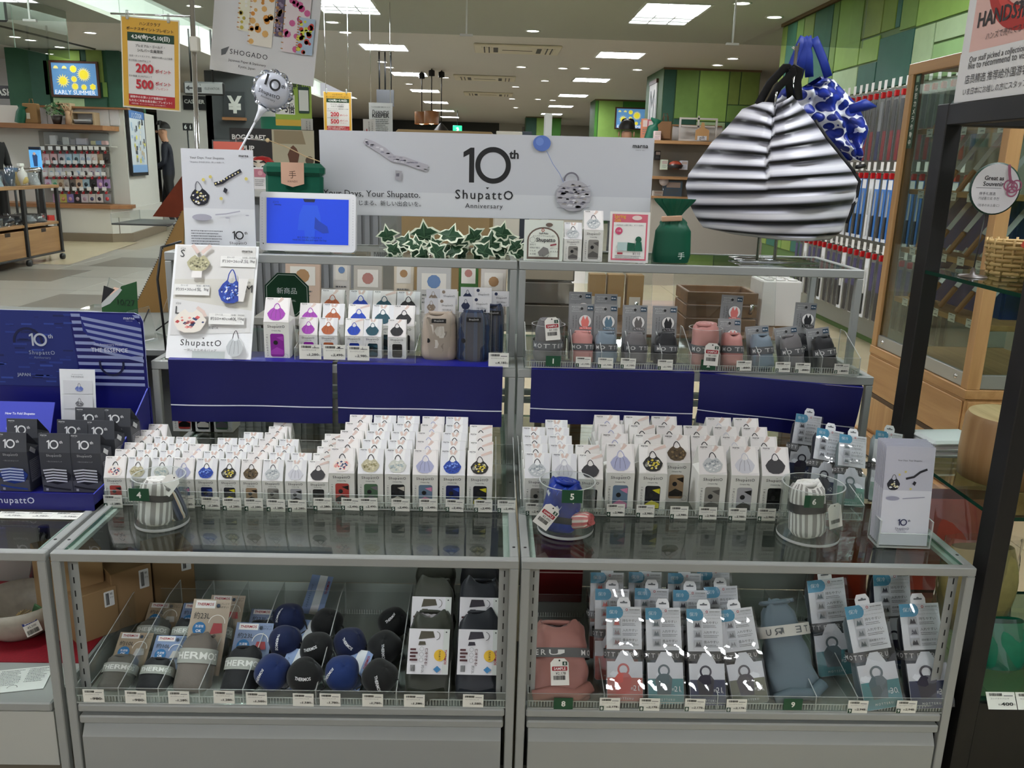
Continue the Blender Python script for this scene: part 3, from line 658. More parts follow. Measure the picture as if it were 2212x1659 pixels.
def paper_tag(label, loc, rot, w=.03, h=.045, sample=None, num=None, price=None):
    t = thing('paper_tag', label, 'paper tag', loc, rot); b = MB(); c = w*.22
    b.prism([(-w/2, -h/2), (w/2, -h/2), (w/2, h/2-c), (w/2-c, h/2), (-w/2+c, h/2), (-w/2, h/2-c)], 0, .0006, mat('#e9e7e0', .5)); b.build('tag_card', t)
    p = PR(1); p.disc(0, h*.42, w*.05, BLACK, 10); p.barcode(-w*.36, -h*.3, w*.3, -h*.14)
    if sample: p.rrect(-w*.42, h*.04, w*.42, h*.2, w*.04, '#a01622'); p.text('SAMPLE', 0, h*.12, w=w*.66, c='#f0e4e2', bold=.02)
    if price: p.text(price, w*.05, -h*.06, w=w*.55, c='#1d1d1f')
    if num: p.rect(w*.16, h*.24, w*.42, h*.38, '#14402c'); p.text(num, w*.29, h*.31, h=h*.1, c='#f2f2ee', bold=.03)
    p.build('print', t); return t
# tub 4: grey striped roll and patchwork roll
t, c = tub('clear round tub with striped roll beside the 4 tray', 330, 1151, .106, .104)
t = thing('rolled_bag', 'rolled grey and white striped bag in the tub before the small cartons', 'rolled bag', c+Vector((-.012, -.008, .0)), (R(-8), R(4), 0)); soft(.034, .03, .088, STR, 56, 12, .03, 3, .2).build('roll', t); band(.034, .03, .05, .064, BLACK, .2).build('black_band', t)
t = thing('rolled_bag', 'small patchwork roll of navy, peach and white cloth inside tub 4', 'rolled bag', c+Vector((.028, .02, .0)), (R(10), R(-14), 0)); soft(.02, .018, .07, [mat('#2a3350'), mat('#2a3350'), mat('#d9bfa2'), mat('#e6e2da'), mat('#17181c'), mat('#5a6078')], 30, 8, .05, 8).build('roll', t)
paper_tag('cream paper tag with barcode leaning on the striped roll in tub 4', c+Vector((.024, -.012, .085)), (R(-25), R(35), 0), .03, .04)
plate('4', 300, 1069, .098, .040, 'green plate with white 4 on the tub beside the navy display'); 
# tub 5: blue flower roll, pink roll
t, c = tub('clear round tub with blue and pink rolls between the stands', 1226, 1168, .118, .108)
t = thing('rolled_bag', 'rolled bright blue flower print bag inside tub 5', 'rolled bag', c+Vector((-.016, -.004, .0)), (R(-6), R(8), 0)); soft(.038, .034, .1, mat('#1a3aa6', .35, 0, .5, .5, 60), 40, 12, .08, 5).build('roll', t); b = band(.038, .034, .02, .034, BLACK); b.build('black_band', t)
b = MB(); rr = random.Random(5)
for i in range(9):
    a = R(-150+i*14); z = .05+rr.random()*.045; s = .006+rr.random()*.004
    b.add([(.0405*math.cos(a+dx*.2)*1.0, .0365*math.sin(a+dx*.2), z+dz*s) for dx, dz in ((-1, 0), (-.2, .7), (.4, -.1), (1, .9), (.3, -.9))], [(0, 1, 2), (2, 3, 4), (0, 2, 4)], mat('#3d63dd' if i % 3 else '#eceef6', .5))
b.build('flower_print', t)
t = thing('rolled_bag', 'small pink and cream roll lying inside tub 5', 'rolled bag', c+Vector((.0, -.006, .018)), (R(74), R(0), R(55))); soft(.018, .017, .06, [mat('#c66a6a'), mat('#d98f8c'), mat('#e7ddd0')], 30, 8, .06, 9).build('roll', t)
paper_tag('SAMPLE tag with green 5 and price on the blue roll', c+Vector((-.045, -.062, .05)), (0, R(33), R(-14)), .034, .055, True, '5', '¥2,490')
plate('5', 1236, 1073, .094, .042, 'green plate with white 5 on the tub between the stands')
# tub 6
t, c = tub('clear round tub with striped roll beside the leaflet holder', 1768, 1184, .128, .116)
t = thing('rolled_bag', 'rolled grey and white striped bag in the tub beside the leaflets', 'rolled bag', c+Vector((-.004, -.006, .002)), (R(-6), R(-4), 0)); soft(.036, .032, .108, STR, 72, 12, .03, 4, .2).build('roll', t); band(.036, .032, .052, .072, BLACK, .2).build('black_band', t)
paper_tag('blank white paper tag tied to the striped roll in tub 6', c+Vector((.034, -.046, .06)), (0, R(-12), R(12)), .03, .055)
plate('6', 1759, 1084, .087, .040, 'green plate with white 6 on the tub beside the leaflets')
# leaflet holder
q = oz(1893, 1185, Z1); q2 = oz(2012, 1187, Z1); w = .103
t = thing('leaflet_holder', 'clear acrylic holder of anniversary leaflets at the stand corner', 'leaflet holder', (q.x+.006, q.y+.004, Z1+.0006), (0, 0, R(-2)))
for bx in ((-.003, w+.003, 0, .05, 0, .003), (-.003, w+.003, .05, .053, .003, .16), (-.003, 0, 0, .05, .003, .06), (w, w+.003, 0, .05, .003, .06), (-.003, w+.003, 0, .0025, .003, .032)): MB().box(*bx, ACR, caps=ACRE).build('panel', t)
def leaflet_print(p, w, h):
    p.rect(0, 0, w, h*.56, '#e3e4ee'); p.rect(0, h*.56, w, h, '#c9cad8', up=False); p.text('Your Days. Your Shupatto.', w*.5, h*.86, w=w*.5, c='#3a3a44')
    p.bag(w*.2, h*.62, w*.27, h*.12, '#1d1d28', ['#e6dca6', '#ffffff'], 14, 4, '#55555f', .3); p.line([(w*.44, h*.68), (w*.6, h*.7), (w*.72, h*.75), (w*.86, h*.78)], h*.022, '#22222c'); p.poly([(w*.58, h*.63), (w*.63, h*.61), (w*.66, h*.645), (w*.61, h*.66)], '#22222c')
    for x, y in ((.3, .72), (.42, .75), (.55, .58)): p.disc(w*x, h*y, w*.024, '#d8ca7a', 10)
    p.disc(w*.2, h*.48, w*.14, '#a3a3b8', 16, ry=h*.022); p.line([(w*.4, h*.48), (w*.6, h*.49), (w*.85, h*.5)], h*.008, '#a3a3b8'); tenth(p, w*.44, h*.24, h*.065, '#1d2050')
lf = thing('leaflet', 'printed anniversary leaflet with floating bag standing in the acrylic holder', 'leaflet', group='leaflets in the acrylic holder'); MB().box(0, .1, 0, .0007, 0, .208, mat('#dcdde8', .45)).build('sheet', lf); p = PR(1); leaflet_print(p, .1, .208); p.build('print', lf)
for k in range(7): place(lf, USED, (t.location.x+.0015-.0012*k, t.location.y+.006+k*.0045, Z1+.0045+k*.0015), (R(-7), 0, R(-2)), f'printed anniversary leaflet with floating bag, {ORD[k]} in the acrylic holder')
# ================================================================== things on the middle tier
ZM, ZU = Z2+.0055, Z3+.0006
def sheet(label, cat, w, h, loc, rot, th=.0012, m=None, name='poster'):
    t = thing(name, label, cat, loc, rot); MB().box(-w/2, w/2, 0, th, 0, h, m or mat('#eceef0', .4)).build('board', t); return t
# size poster in a slanted clear frame
q = oz(453, 774, ZM); w, h = .21, .292; lean = R(-23)
t = sheet('white size chart poster with three bags on a slanted clear stand', 'poster', w, h, (q.x, q.y-.012, ZM), (lean, 0, R(-1)), .003, mat('#f2f3f4', .3), 'size_poster')
p = PR(2); X = lambda a: (a-.5)*w; Y = lambda a: a*h
p.poly([(X(.03), Y(.99)), (X(.97), Y(.99)), (X(.97), Y(.71)), (X(.03), Y(.69))], '#dcdad6'); p.poly([(X(.03), Y(.69)), (X(.97), Y(.71)), (X(.97), Y(.43)), (X(.03), Y(.52))], '#d3d0c6', up=False); p.poly([(X(.03), Y(.52)), (X(.97), Y(.43)), (X(.97), Y(.24)), (X(.03), Y(.2))], '#dedddb', up=False)
for a, s, xx, yy in (('size', .018, .1, .965), ('size', .018, .9, .68), ('size', .018, .1, .48)): p.text(a, X(xx), Y(yy), h=.006, c='#8a8a8a')
p.text('S', X(.1), Y(.92), h=.019, c='#3a3a3c'); p.text('M', X(.92), Y(.62), h=.019, c='#3a3a3c'); p.text('L', X(.1), Y(.42), h=.019, c='#3a3a3c'); marna(p, X(.87), Y(.95), .026)
for x0, yb, d1, d2, d3 in ((.58, .86, '30×26', '7.5', '3'), (.06, .6, '35×30', '15', '5'), (.5, .35, '50×40', '40', '15')):
    p.rect(X(x0-.02), Y(yb-.05), X(x0+.4), Y(yb+.045), '#ebeae6')
    p.text('約'+d1+'cm', X(x0+.12), Y(yb), h=.0085, w=.05, c='#3a3a3c'); p.text(d2+'L', X(x0+.27), Y(yb), h=.008, c='#3a3a3c'); p.text(d3+'kg', X(x0+.36), Y(yb), h=.008, c='#3a3a3c')
    for dx, s in ((.1, '【サイズ】'), (.27, '【容量】'), (.36, '【耐荷重】')): p.text(s, X(x0+dx), Y(yb+.033), h=.0042, c='#6a6a6a')
p.line([(X(.22), Y(.99)), (X(.3), Y(.92))], .009, SKIN); p.line([(X(.44), Y(.99)), (X(.34), Y(.92))], .009, SKIN); p.bag(X(.31), Y(.83), .058, .042, '#b5b08c', ['#8b8768', '#d8d3b0', '#77735c'], 40, 3, None, .3, hang=False)
p.poly([(X(.24), Y(.76)), (X(.36), Y(.76)), (X(.36), Y(.7)), (X(.24), Y(.7))], '#eeeae6')
p.bag(X(.72), Y(.585), .062, .06, '#1f3fa0', ['#5f86da', '#e8ecf6', '#142c72'], 50, 5, '#20409a', .42); p.poly([(X(.8), Y(.7)), (X(.92), Y(.7)), (X(.88), Y(.5)), (X(.82), Y(.5))], '#e5e2de')
p.bag(X(.27), Y(.32), .082, .06, '#e9e1d6', ['#d9625f', '#e5a096', '#37456b'], 24, 9, None, .3, hang=False); p.line([(X(.34), Y(.44)), (X(.42), Y(.4)), (X(.45), Y(.36))], .008, SKIN)
p.text('洗濯OK', X(.55), Y(.265), h=.007, c='#3a3a3c'); shupatto(p, X(.42), Y(.125), .1); p.text('一気にたためるバッグ', X(.42), Y(.07), h=.0062, w=.08, c='#3a3a3c'); p.bag(X(.82), Y(.1), .042, .046, '#c3c7c9', None, 0, 2, '#3a3438', .4); p.build('print', t)
b = MB(); b.box(-.04, .04, -.002, -.0008, 0, .02, ACR); b.box(-.04, .04, -.0008, .05, -.001, 0, ACR); b.build('clip', t)
# cartons, S/M/L tray
r = carton('large', 'purple', 0); r.location = (oy(597, 700, .57).x-.031, .566, ZM)
tray('clear stepped tray of plain coloured cartons with S, M and L cards', oy(641, 760, .58).x, oy(900, 760, .58).x, .552, .70, ZM-.0003, .034, .05, teeth=False)
for sz, y0, lst in (('small', .592, (('purple', 665), ('rust', 708), ('cobalt', 764), ('petrol', 804), ('coal', 857))), ('medium', .640, (('purple', 669), ('rust', 719), ('cobalt', 774), ('petrol', 826), ('coal', 872))), ('large', .712, (('rust', 717), ('cobalt', 778), ('petrol', 829), ('coal', 881)))):
    for i, (key, u) in enumerate(lst):
        ww = SIZES[sz][0]; rr = carton(sz, key, (0, 1, 2, 1, 0)[i]); rr.location = (oy(u, 710, y0).x-ww/2, y0, ZM+.002)
        rr['label'] = f'{sz} white carton with photo of {DES[key][3]} bag in the stepped tray'; rr['group'] = 'plain coloured bag cartons'
for k, (u, v, s, pr) in enumerate(((670, 760, 'S', '1,280'), (722, 761, 'M', '2,490'), (774, 763, 'L', '2,980'))):
    t = price_card(pr, None, .054, .037, f'white price card marked {s} reading {pr} on the stepped tray'); q = oy(u, v, .5495); t.location = (q.x, .5495, q.z)
    p = PR(4); p.text(s, .012, .0125, h=.006, bold=.01); p.build('size_letter', t)
t = price_card('4,180', None, .05, .036, 'white price card reading 4,180 beside the striped roll'); q = oy(1077, 777, .55); t.location = (q.x, .546, q.z)
b = MB(); b.box(-.02, .03, .0008, .002, -.018, .02, ACR, caps=ACRE); b.build('acrylic_clip', t)
# octagon sign
q = oy(620, 637, .9); t = thing('octagon_sign', 'dark green octagonal new arrival sign behind the purple carton', 'sign', (q.x, .9, q.z)); r_ = .067
oc = lambda r: [(r*math.cos(R(22.5+45*i))*1.0, r*math.sin(R(22.5+45*i))) for i in range(8)]
MB().prism(oc(r_), 0, .003, mat('#0b3a22', .4)).build('board', t); p = PR(1); p.poly(oc(r_*.93), '#e9efe9'); p.poly(oc(r_*.91), '#0c4024'); p.text('新商品', 0, .012, h=.018, w=.056, c='#eef2ee'); p.text('NEW ARRIVAL', 0, -.016, w=.05, c='#dfe6df'); p.build('print', t)
MB().box(-.008, .008, .001, .004, -(q.z-ZM), -.05, ACR, caps=ACRE).build('support', t)
# fabric-wrapped rolls with header cards
def headed_roll(label, u, y, rx, ry, hgt, m, dotc, labc, cards_, pat=None, z=None, stripes=None):
    x = oy(u, 720, y).x; t = thing('wrapped_bag_roll', label, 'rolled bag', (x, y+ry, z or ZM), (0, 0, 0)); soft(rx, ry, hgt, stripes or m, 56, 12, .025, int(u), .35, (1.02, .97)).build('roll', t)
    if pat:
        b = MB(); rr = random.Random(3)
        for i in range(15):
            a = R(-160+rr.random()*150); zz = hgt*(.12+.75*rr.random()); s = .008+rr.random()*.007; pp = []
            for k in range(6): aa = k*1.047; dx, dz = s*math.cos(aa)*(.5+.5*rr.random()), s*math.sin(aa); pp.append((rx*1.035*math.cos(a+dx/rx), ry*1.035*math.sin(a+dx/rx), zz+dz))
            b.add(pp, [tuple(range(6))], mat(pat[i % len(pat)], .5))
        b.build('pebble_print', t)
    e = 2/(2+.35*3); b = MB(); b.box(-.018, .018, -ry*1.1, -ry*1.02, hgt*.84, hgt*.93, BLACK); b.build('name_patch', t); p = PR(1); shupatto(p, 0, hgt*.885, .024, '#e8e8e6'); p.build('patch_lettering', t, (0, -ry*1.1, 0))
    b = MB(); b.grid(lambda uu, vv: (rx*1.08*math.cos(2*math.pi*uu), ry*1.1*math.sin(2*math.pi*uu), hgt*1.02*vv), 40, 1, CELLO, wrap=True); b.build('cellophane', t)
    MB().lathe([(.0001, 0), (.006, 0)], BLACK, 12).build('snap', t, (-rx*.6, -ry*.93, hgt*.45), (R(90), 0, R(-30)))
    w, h = .078, .04
    for k in range(cards_):
        cc = MB(); cc.box(-w/2, w/2, k*.012, k*.012+.001, hgt*.98+k*.022, hgt*.98+h+k*.022, mat('#e4e4e6', .4)); cd = cc.build('header_card', t, (k*.004, 0, 0))
        p = PR(1); y0 = hgt*.98+k*.022; p.rect(-w/2, y0, -w*.06, y0+h, '#cfd0d6'); p.bag(-w*.28, y0+h*.42, .022, .018, dotc, None if not pat else ['#b9b0a6', '#8f877e'], 8, 2, dotc, .4); p.disc(w*.06, y0+h*.82, .0042, dotc, 14); shupatto(p, w*.24, y0+h*.55, .028); p.text('（保冷剤20L）', w*.24, y0+h*.28, w=.026, c='#4a4a4c'); p.text('一気にたためるバッグ', w*.22, y0+h*.1, w=.034, c='#6a6a6c'); p.build('card_print', cd, (0, k*.012, 0))
    return t
headed_roll('beige wrapped bag roll with white leaf print and header card', 948, .585, .045, .035, .118, mat('#b4a595', .5, 0, .5, .1, 40), '#8a7b6c', None, 2, ['#d9d2c6', '#8b7f72', '#e6e0d6'])
NS = [mat('#16233f', .6), mat('#16233f', .6), mat('#1f3a5c', .6), mat('#101a30', .6)]
headed_roll('navy pinstriped wrapped bag roll with white header card', 1023, .575, .042, .034, .126, None, '#1f2a4a', None, 2, None, None, NS)
headed_roll('navy pinstriped wrapped bag roll standing behind another', 1066, .66, .026, .03, .13, None, '#1f2a4a', None, 1, None, None, NS)
# ------------------------------------------------------------------ trays 1 and 2 with grey carded rolls
tray('clear acrylic tray of pastel bag rolls with plates 1 and 2', .02, .862, .545, .69, ZM-.0003, .043, .09, [oy(u, 760, .6).x for u in (1232, 1293, 1352, 1420, 1482, 1543, 1627, 1690, 1760)])
def carded_roll(label, u, y, col, cardh, tilt=0, cardw=.064, rollh=.075, daily=False, cl='#e27a72', rx=.029, ry=.026, lean=-8, top=None):
    x = oy(u, 740, y).x; t = thing('carded_bag_roll', label, 'rolled bag', (x, y, ZM+.003), (R(lean), R(tilt), 0)); cm = mat('#8e8f90', .5)
    MB().box(-cardw/2, cardw/2, ry*2, ry*2+.001, .01, cardh, cm).build('header_card', t)
    p = PR(1); w, h = cardw, cardh; p.text('MOTTERU', -w*.18, h-.008, w=w*.44, c='#d9d9d9', space=1.3); p.text('クルリト', -w*.25, h-.014, h=.0036, c='#e2e2e2'); p.text('デイリーバッグ' if daily else 'マルシェバッグ', -w*.2, h-.019, h=.0036, c='#e2e2e2')
    p.disc(0, h-.012, .0035, '#2a2a2a', 12); p.rect(w*.22, h-.016, w*.46, h-.005, '#1f3f56'); p.text('約14L' if daily else '約18L', w*.34, h-.0105, w=w*.2, c='#eef2f4', bold=.02)
    p.text('CURURITO', -w*.33, h-.046, w=.03, c='#2e2e30', rot=90, space=1.3); p.text('DAILY BAG' if daily else 'MARCHE BAG', -w*.22, h-.046, w=.034, c='#2e2e30', rot=90, space=1.3)
    p.disc(w*.14, h-.044, .0165, '#3c3c3e', 24); p.disc(w*.14, h-.044, .0158, '#e6e4e2', 24); c2 = cl
    p.poly([(w*.14-.008, h-.058), (w*.14+.008, h-.058), (w*.14+.0105, h-.045), (w*.14+.005, h-.03), (w*.14, h-.04), (w*.14-.005, h-.03), (w*.14-.0105, h-.045)], c2); p.poly([(w*.14-.014, h-.065), (w*.14+.017, h-.065), (w*.14+.017, h-.059), (w*.14-.014, h-.059)], c2); p.text('丸ごと洗える', w*.165, h-.062, w=.026, c='#f2f2f2'); p.build('card_print', t, (0, ry*2, 0))
    rl = soft(rx, ry, rollh, mat(col, .55, 0, .4, .12, 30, .15, 120, .2), 36, 12, .05, int(u), .3, (1.05, .92)).build('roll', t, (0, ry, .002)); bd = band(rx*1.0, ry, rollh*.44, rollh*.66, mat('#5b5c5e', .6), .3).build('elastic_band', t, (0, ry, .002))
    wrap_text('MOTTERU', rx, ry, rollh*.55, rollh*.12, '#d6d6d4', -62, .3, 1.075).build('band_lettering', t, (0, ry, .002)); return t
PK, BL, GY, BK = '#c98d88', '#7c8b98', '#6f6c6d', '#1d1e22'
for nm, u, c, cl in (('pink', 1260, PK, '#e27a72'), ('slate blue', 1312, BL, '#5f7c8e'), ('grey', 1378, GY, '#6a6664'), ('black', 1444, BK, '#1d1e22')): carded_roll(f'{nm} rolled bag under a grey 18-litre header card', u, .575, c, .152, 0, .064, .078, False, cl)
for nm, u, v, tl_, c, cl, y in (('pink', 1590, 0, 0, PK, '#dc7a74', .57), ('slate blue', 1660, 0, 6, BL, '#6a8494', .567), ('grey', 1728, 0, 9, GY, '#77706f', .565), ('black', 1800, 0, 10, BK, '#1d1e22', .562)): carded_roll(f'{nm} rolled bag with tilted grey 14-litre header card', u, y, c, .128 if nm == 'pink' else .112, -tl_, .06, .085, True, cl, .028, .025, -12)
for nm, u, y, h in (('pink', 1582, .655, .17), ('black', 1745, .655, .155)): carded_roll(f'{nm} rolled bag with grey 14-litre card standing in the second row', u, y, PK if nm == 'pink' else BK, h, 2, .058, .07, True, '#dc7a74' if nm == 'pink' else '#1d1e22', .026, .022, -4)
for nm, u, y, h, c, cl in (('pink', 1254, .645, .17, PK, '#e27a72'), ('slate blue', 1310, .645, .166, BL, '#5f7c8e')): carded_roll(f'{nm} rolled bag with grey 18-litre card standing in the second row', u, y, c, h, 0, .06, .07, False, cl, .026, .022, -4)
for k, (nm, u, v, c) in enumerate((('grey', 1183, 790, GY), ('pink', 1522, 797, PK))):
    q = oz(u, v, ZM); r_ = .042; t = thing('acrylic_tub', f'low clear tub with {nm} sample roll in the tray', 'acrylic tub', (q.x, .552+r_, ZM+.002)); b = MB(); b.lathe([(r_, 0), (r_, .1)], ACR, 40); b.build('wall', t); b = MB(); b.lathe([(r_, .1), (r_+.001, .1005), (r_-.002, .1005)], ACRE, 40); b.build('rim', t)
    t = thing('sample_bag_roll', f'{nm} sample bag roll with lettered band standing in a tub', 'rolled bag', (q.x, .552+r_, ZM+.004)); soft(.036, .033, .105, mat(c, .55, 0, .4, .12, 30, .2, 90, .2), 40, 14, .09, 12+k, .25, (1, .9)).build('roll', t); band(.036, .033, .038, .058, mat('#66676a', .6)).build('elastic_band', t); wrap_text('MOTTERU', .036, .033, .048, .011, '#dcdcda', -80, .25, 1.08).build('band_lettering', t)
    paper_tag(f'white SAMPLE tag with green {k+1} hanging on the {nm} roll', (q.x+.006, .545-.006, ZM+(.1 if k == 0 else .045)), (R(-6), R(-6 if k == 0 else 3), 0), .036, .056, True, str(k+1), '¥1,100')
plate('1', 1195, 780, .5445, .037, 'green plate with white 1 before the grey sample roll', .026); plate('2', 1530, 788, .5445, .037, 'green plate with white 2 before the pink sample roll', .026)
cards([(1260, 782), (1308, 784), (1357, 785), (1437, 788)], '1,100', '1', 'white price card with green 1 below the upright carded rolls', 'price cards of tray 1', .544, .038, .026)
cards([(1607, 790), (1691, 793), (1734, 795), (1818, 797)], '880', '2', 'white price card with green 2 below the tilted carded rolls', 'price cards of tray 2', .544, .038, .026)
# ================================================================== things on the upper tier
q = oy(471, 430, .735); w, h = .181, .256
t = sheet('white anniversary poster with floating patterned bag on the upper tier', 'poster', w, h, (q.x, .735, ZU), (R(-3), 0, R(1)), .003, None, 'anniversary_poster')
p = PR(2); X = lambda a: (a-.5)*w; Y = lambda a: a*h
p.rect(X(0), Y(.42), X(1), Y(1), '#d6d8de'); p.rect(X(0), Y(0), X(1), Y(.42), '#e4e6ea', up=False); p.text('Your Days. Your Shupatto.', X(.12), Y(.91), w=.088, c='#3c3e44', al='L'); p.text('「Shupatto」からはじまる、新しい出会いを。', X(.12), Y(.87), w=.088, c='#5c5e64', al='L'); marna(p, X(.87), Y(.94), .024)
p.bag(X(.24), Y(.53), .05, .042, '#171824', ['#e8d77a', '#f4f2ec', '#3a3f66'], 30, 4, '#6a6c76', .4, 8); p.line([(X(.45), Y(.66)), (X(.56), Y(.68)), (X(.66), Y(.73)), (X(.78), Y(.78)), (X(.83), Y(.8))], .0088, '#1d1e2c'); p.l += 1
for i in range(9): p.disc(X(.47+i*.04), Y(.665+i*.0145), .0022, ('#e4d88e', '#f4f2ec')[i % 2], 6, up=False)
p.poly([(X(.57), Y(.59)), (X(.61), Y(.57)), (X(.635), Y(.61)), (X(.59), Y(.63))], '#22232f')
for x, y in ((.3, .7), (.4, .73), (.9, .72), (.54, .52)): p.disc(X(x), Y(y), .0042, '#d9ca6e', 12)
p.disc(X(.26), Y(.33), .025, '#b0afbd', 20, ry=.0085); p.line([(X(.45), Y(.36)), (X(.6), Y(.37)), (X(.8), Y(.4))], .003, '#b3b2c0'); p.disc(X(.62), Y(.33), .006, '#b3b2c0', 10, ry=.0016); p.disc(X(.9), Y(.36), .005, '#b3b2c0', 10, ry=.0015)
p.lines(X(.1), X(.56), Y(.2), 7, .0066, .0024, '#5a5c62'); tenth(p, X(.76), Y(.16), .021); p.build('print', t)
# tablet
q = oy(664, 478, .765); w, h = .252, .152; t = thing('tablet_display', 'white video tablet playing a blue clip on the upper tier', 'tablet', (q.x, .755, ZU+.002), (R(-9), 0, R(-1)))
b = MB(); pts = []
for cx, cy, a in ((w/2-.01, .01, -90), (w/2-.01, h-.01, 0), (-w/2+.01, h-.01, 90), (-w/2+.01, .01, 180)): pts += [(cx+.01*math.cos(R(a+k)), cy+.01*math.sin(R(a+k))) for k in (0, 30, 60, 90)]
b.prism(pts, 0, .022, mat('#e9eaee', .35)); b.build('casing', t); sw, sh = .215, .118
p = PR(1); p.rect(-sw/2-.004, .016, sw/2+.004, .02+sh+.002, '#dfe1e6'); p.rect(-sw/2, .019, sw/2, .019+sh, emit('#0b3fd0', .26)); p.build('screen', t)
p = PR(4); D1, D2 = emit('#1b50d6', .2), emit('#0e38a8', .16); p.poly([(-.012, .12), (.026, .12), (.034, .09), (.036, .055), (-.026, .055), (-.022, .095)], D1); p.poly([(-.012, .136), (.02, .136), (.018, .128), (-.008, .128)], emit('#0a1a40', .3)); p.poly([(.02, .09), (.03, .08), (.052, .066), (.056, .05), (.04, .048), (.018, .06)], D2); p.poly([(-.008, .055), (.02, .055), (.018, .021), (-.006, .021)], D1)
p.text('広げ方', -.083, .126, h=.005, c=emit('#0a1c5c', .3)); p.text('Unfolding', -.078, .119, h=.0045, c=emit('#0a1c5c', .3), bold=.02); p.text('持ち手を持って広げます', .006, .036, h=.0055, c=emit('#0a1c5c', .3)); p.text('Hold the handles and open the bag', .006, .029, w=.088, c=emit('#0a1c5c', .3)); p.build('video_print', t)
p = PR(1); p.disc(-w/2+.01, .018, .0016, '#1d1d1f', 10)
for s in (-1, 1):
    for k in range(18): p.disc(s*(w/2-.007), .02+k*.0068, .0012, '#c4c6cc', 6, up=(k == 0))
p.build('speaker_holes', t)
b = MB(); b.tube([(0, .022, .09), (0, .05, .03), (0, .06, 0)], .004, mat('#d0d2d6'), 6); b.box(-.06, .06, -.004, .06, -.0015, .001, ACR, caps=ACRE); b.build('stand_foot', t)
# wide banner
BY = .93; a, c = oy(690, 286, BY), oy(1415, 300, BY); w = c.x-a.x; h = .228
t = thing('anniversary_banner', 'wide pale grey 10th anniversary banner board behind the ivy', 'banner', (a.x, BY, 1.094), (0, R(-.3), R(.0)))
MB().box(0, w, 0, .005, 0, h, mat('#c9cbd0', .5)).build('board', t); p = PR(1)
X = lambda u: (u-690)/725*w; Y = lambda v: h-(v-290-(0))/182*h
PX = lambda x, y: (X(680+x/2.911), Y(280+y/2.911-(x/2.911)/725*14*.55))
p.rect(.001, .001, w-.001, h*.29, '#d5d7da'); p.rect(.001, h*.29, w-.001, h-.001, '#c7c9ce', up=False)
tx, ty = PX(1068, 235); one(p, *PX(966, 235), .094); p.ring(*PX(1122, 235), .0495, .014, '#161618', 48); p.text('th', *PX(1253, 165), h=.024, bold=.03)
sx_, sy_ = PX(1068, 430); shupatto(p, sx_, sy_, .162, '#1b1b1e'); p.text('Anniversary', *PX(1068, 497), w=.105, space=1.15); marna(p, *PX(2052, 105), .043)
p.text('Your Days, Your Shupatto.', PX(660, 432)[0], PX(660, 432)[1], w=.27, al='R'); p.text('「Shupatto」からはじまる、新しい出会いを。', PX(665, 488)[0], PX(665, 488)[1], w=.3, al='R')
rb = [PX(*q) for q in ((310, 92), (365, 118), (430, 155), (490, 200), (560, 210), (640, 238), (708, 258))]; p.line(rb, [.014, .02, .022, .019, .019, .019, .018], '#b3b0b8'); rr = random.Random(7); p.l += 1
for i in range(34):
    k = rr.random()*5.9; i0 = int(k); f = k-i0; x, y = rb[i0][0]*(1-f)+rb[i0+1][0]*f, rb[i0][1]*(1-f)+rb[i0+1][1]*f+rr.uniform(-.006, .006); s = .004
    p.poly([(x-s*1.4, y-s*.3), (x+s, y-s*.5), (x+s*1.3, y+s*.3), (x-s*.6, y+s*.5)], ('#8c8a98', '#d3d2d6', '#9a97a2')[i % 3], up=False)
x, y = PX(525, 303); p.poly([(x-.009, y+.013), (x+.009, y+.011), (x+.006, y-.014), (x-.01, y-.012)], '#a5a3a8'); p.poly([(x-.007, y+.004), (x+.002, y+.005), (x+.001, y-.004), (x-.007, y-.004)], '#6d6b76')
x, y = PX(1427, 92); p.poly([(x+.0245*math.cos(R(k*15)), y+(.0205 if math.sin(R(k*15)) > 0 else .022)*math.sin(R(k*15))) for k in range(24)], '#5a77c0'); p.disc(x-.006, y+.004, .011, '#6f8cd0', 16); p.line([PX(1458, 140), PX(1500, 220), PX(1545, 280), PX(1572, 335)], .0012, '#5a7cc4')
x, y = PX(1640, 420); p.ring(PX(1622, 320)[0], PX(1622, 320)[1], .0215, .0045, '#77747e', 24, -10, 190); p.poly([(x+.049*math.cos(R(k*15))*(1.02 if k % 2 else .98), y+.043*math.sin(R(k*15))) for k in range(24)], '#b5b3b8'); p.l += 1
for i in range(60):
    a_ = rr.random()*6.28; q_ = math.sqrt(rr.random())*.9; xx, yy = x+.043*q_*math.cos(a_), y+.038*q_*math.sin(a_); s = .0035+.002*rr.random(); p.poly([(xx-s*1.6, yy-s*.4), (xx+s, yy-s*.6), (xx+s*1.5, yy+s*.3), (xx-s*.5, yy+s*.6)], ('#9795a0', '#dad9dd', '#a8a29e', '#8a8894')[i % 4], up=False)
for k in range(5): p.line([(x-.046, y+.026-k*.015), (x, y+.021-k*.014), (x+.046, y+.028-k*.015)], .0012, '#8a8892')
p.build('print', t)
for xx in (.16, .78): MB().box(xx, xx+.05, .005, .009, -(1.094-Z3), .05, ACR, caps=ACRE).build('support', t)
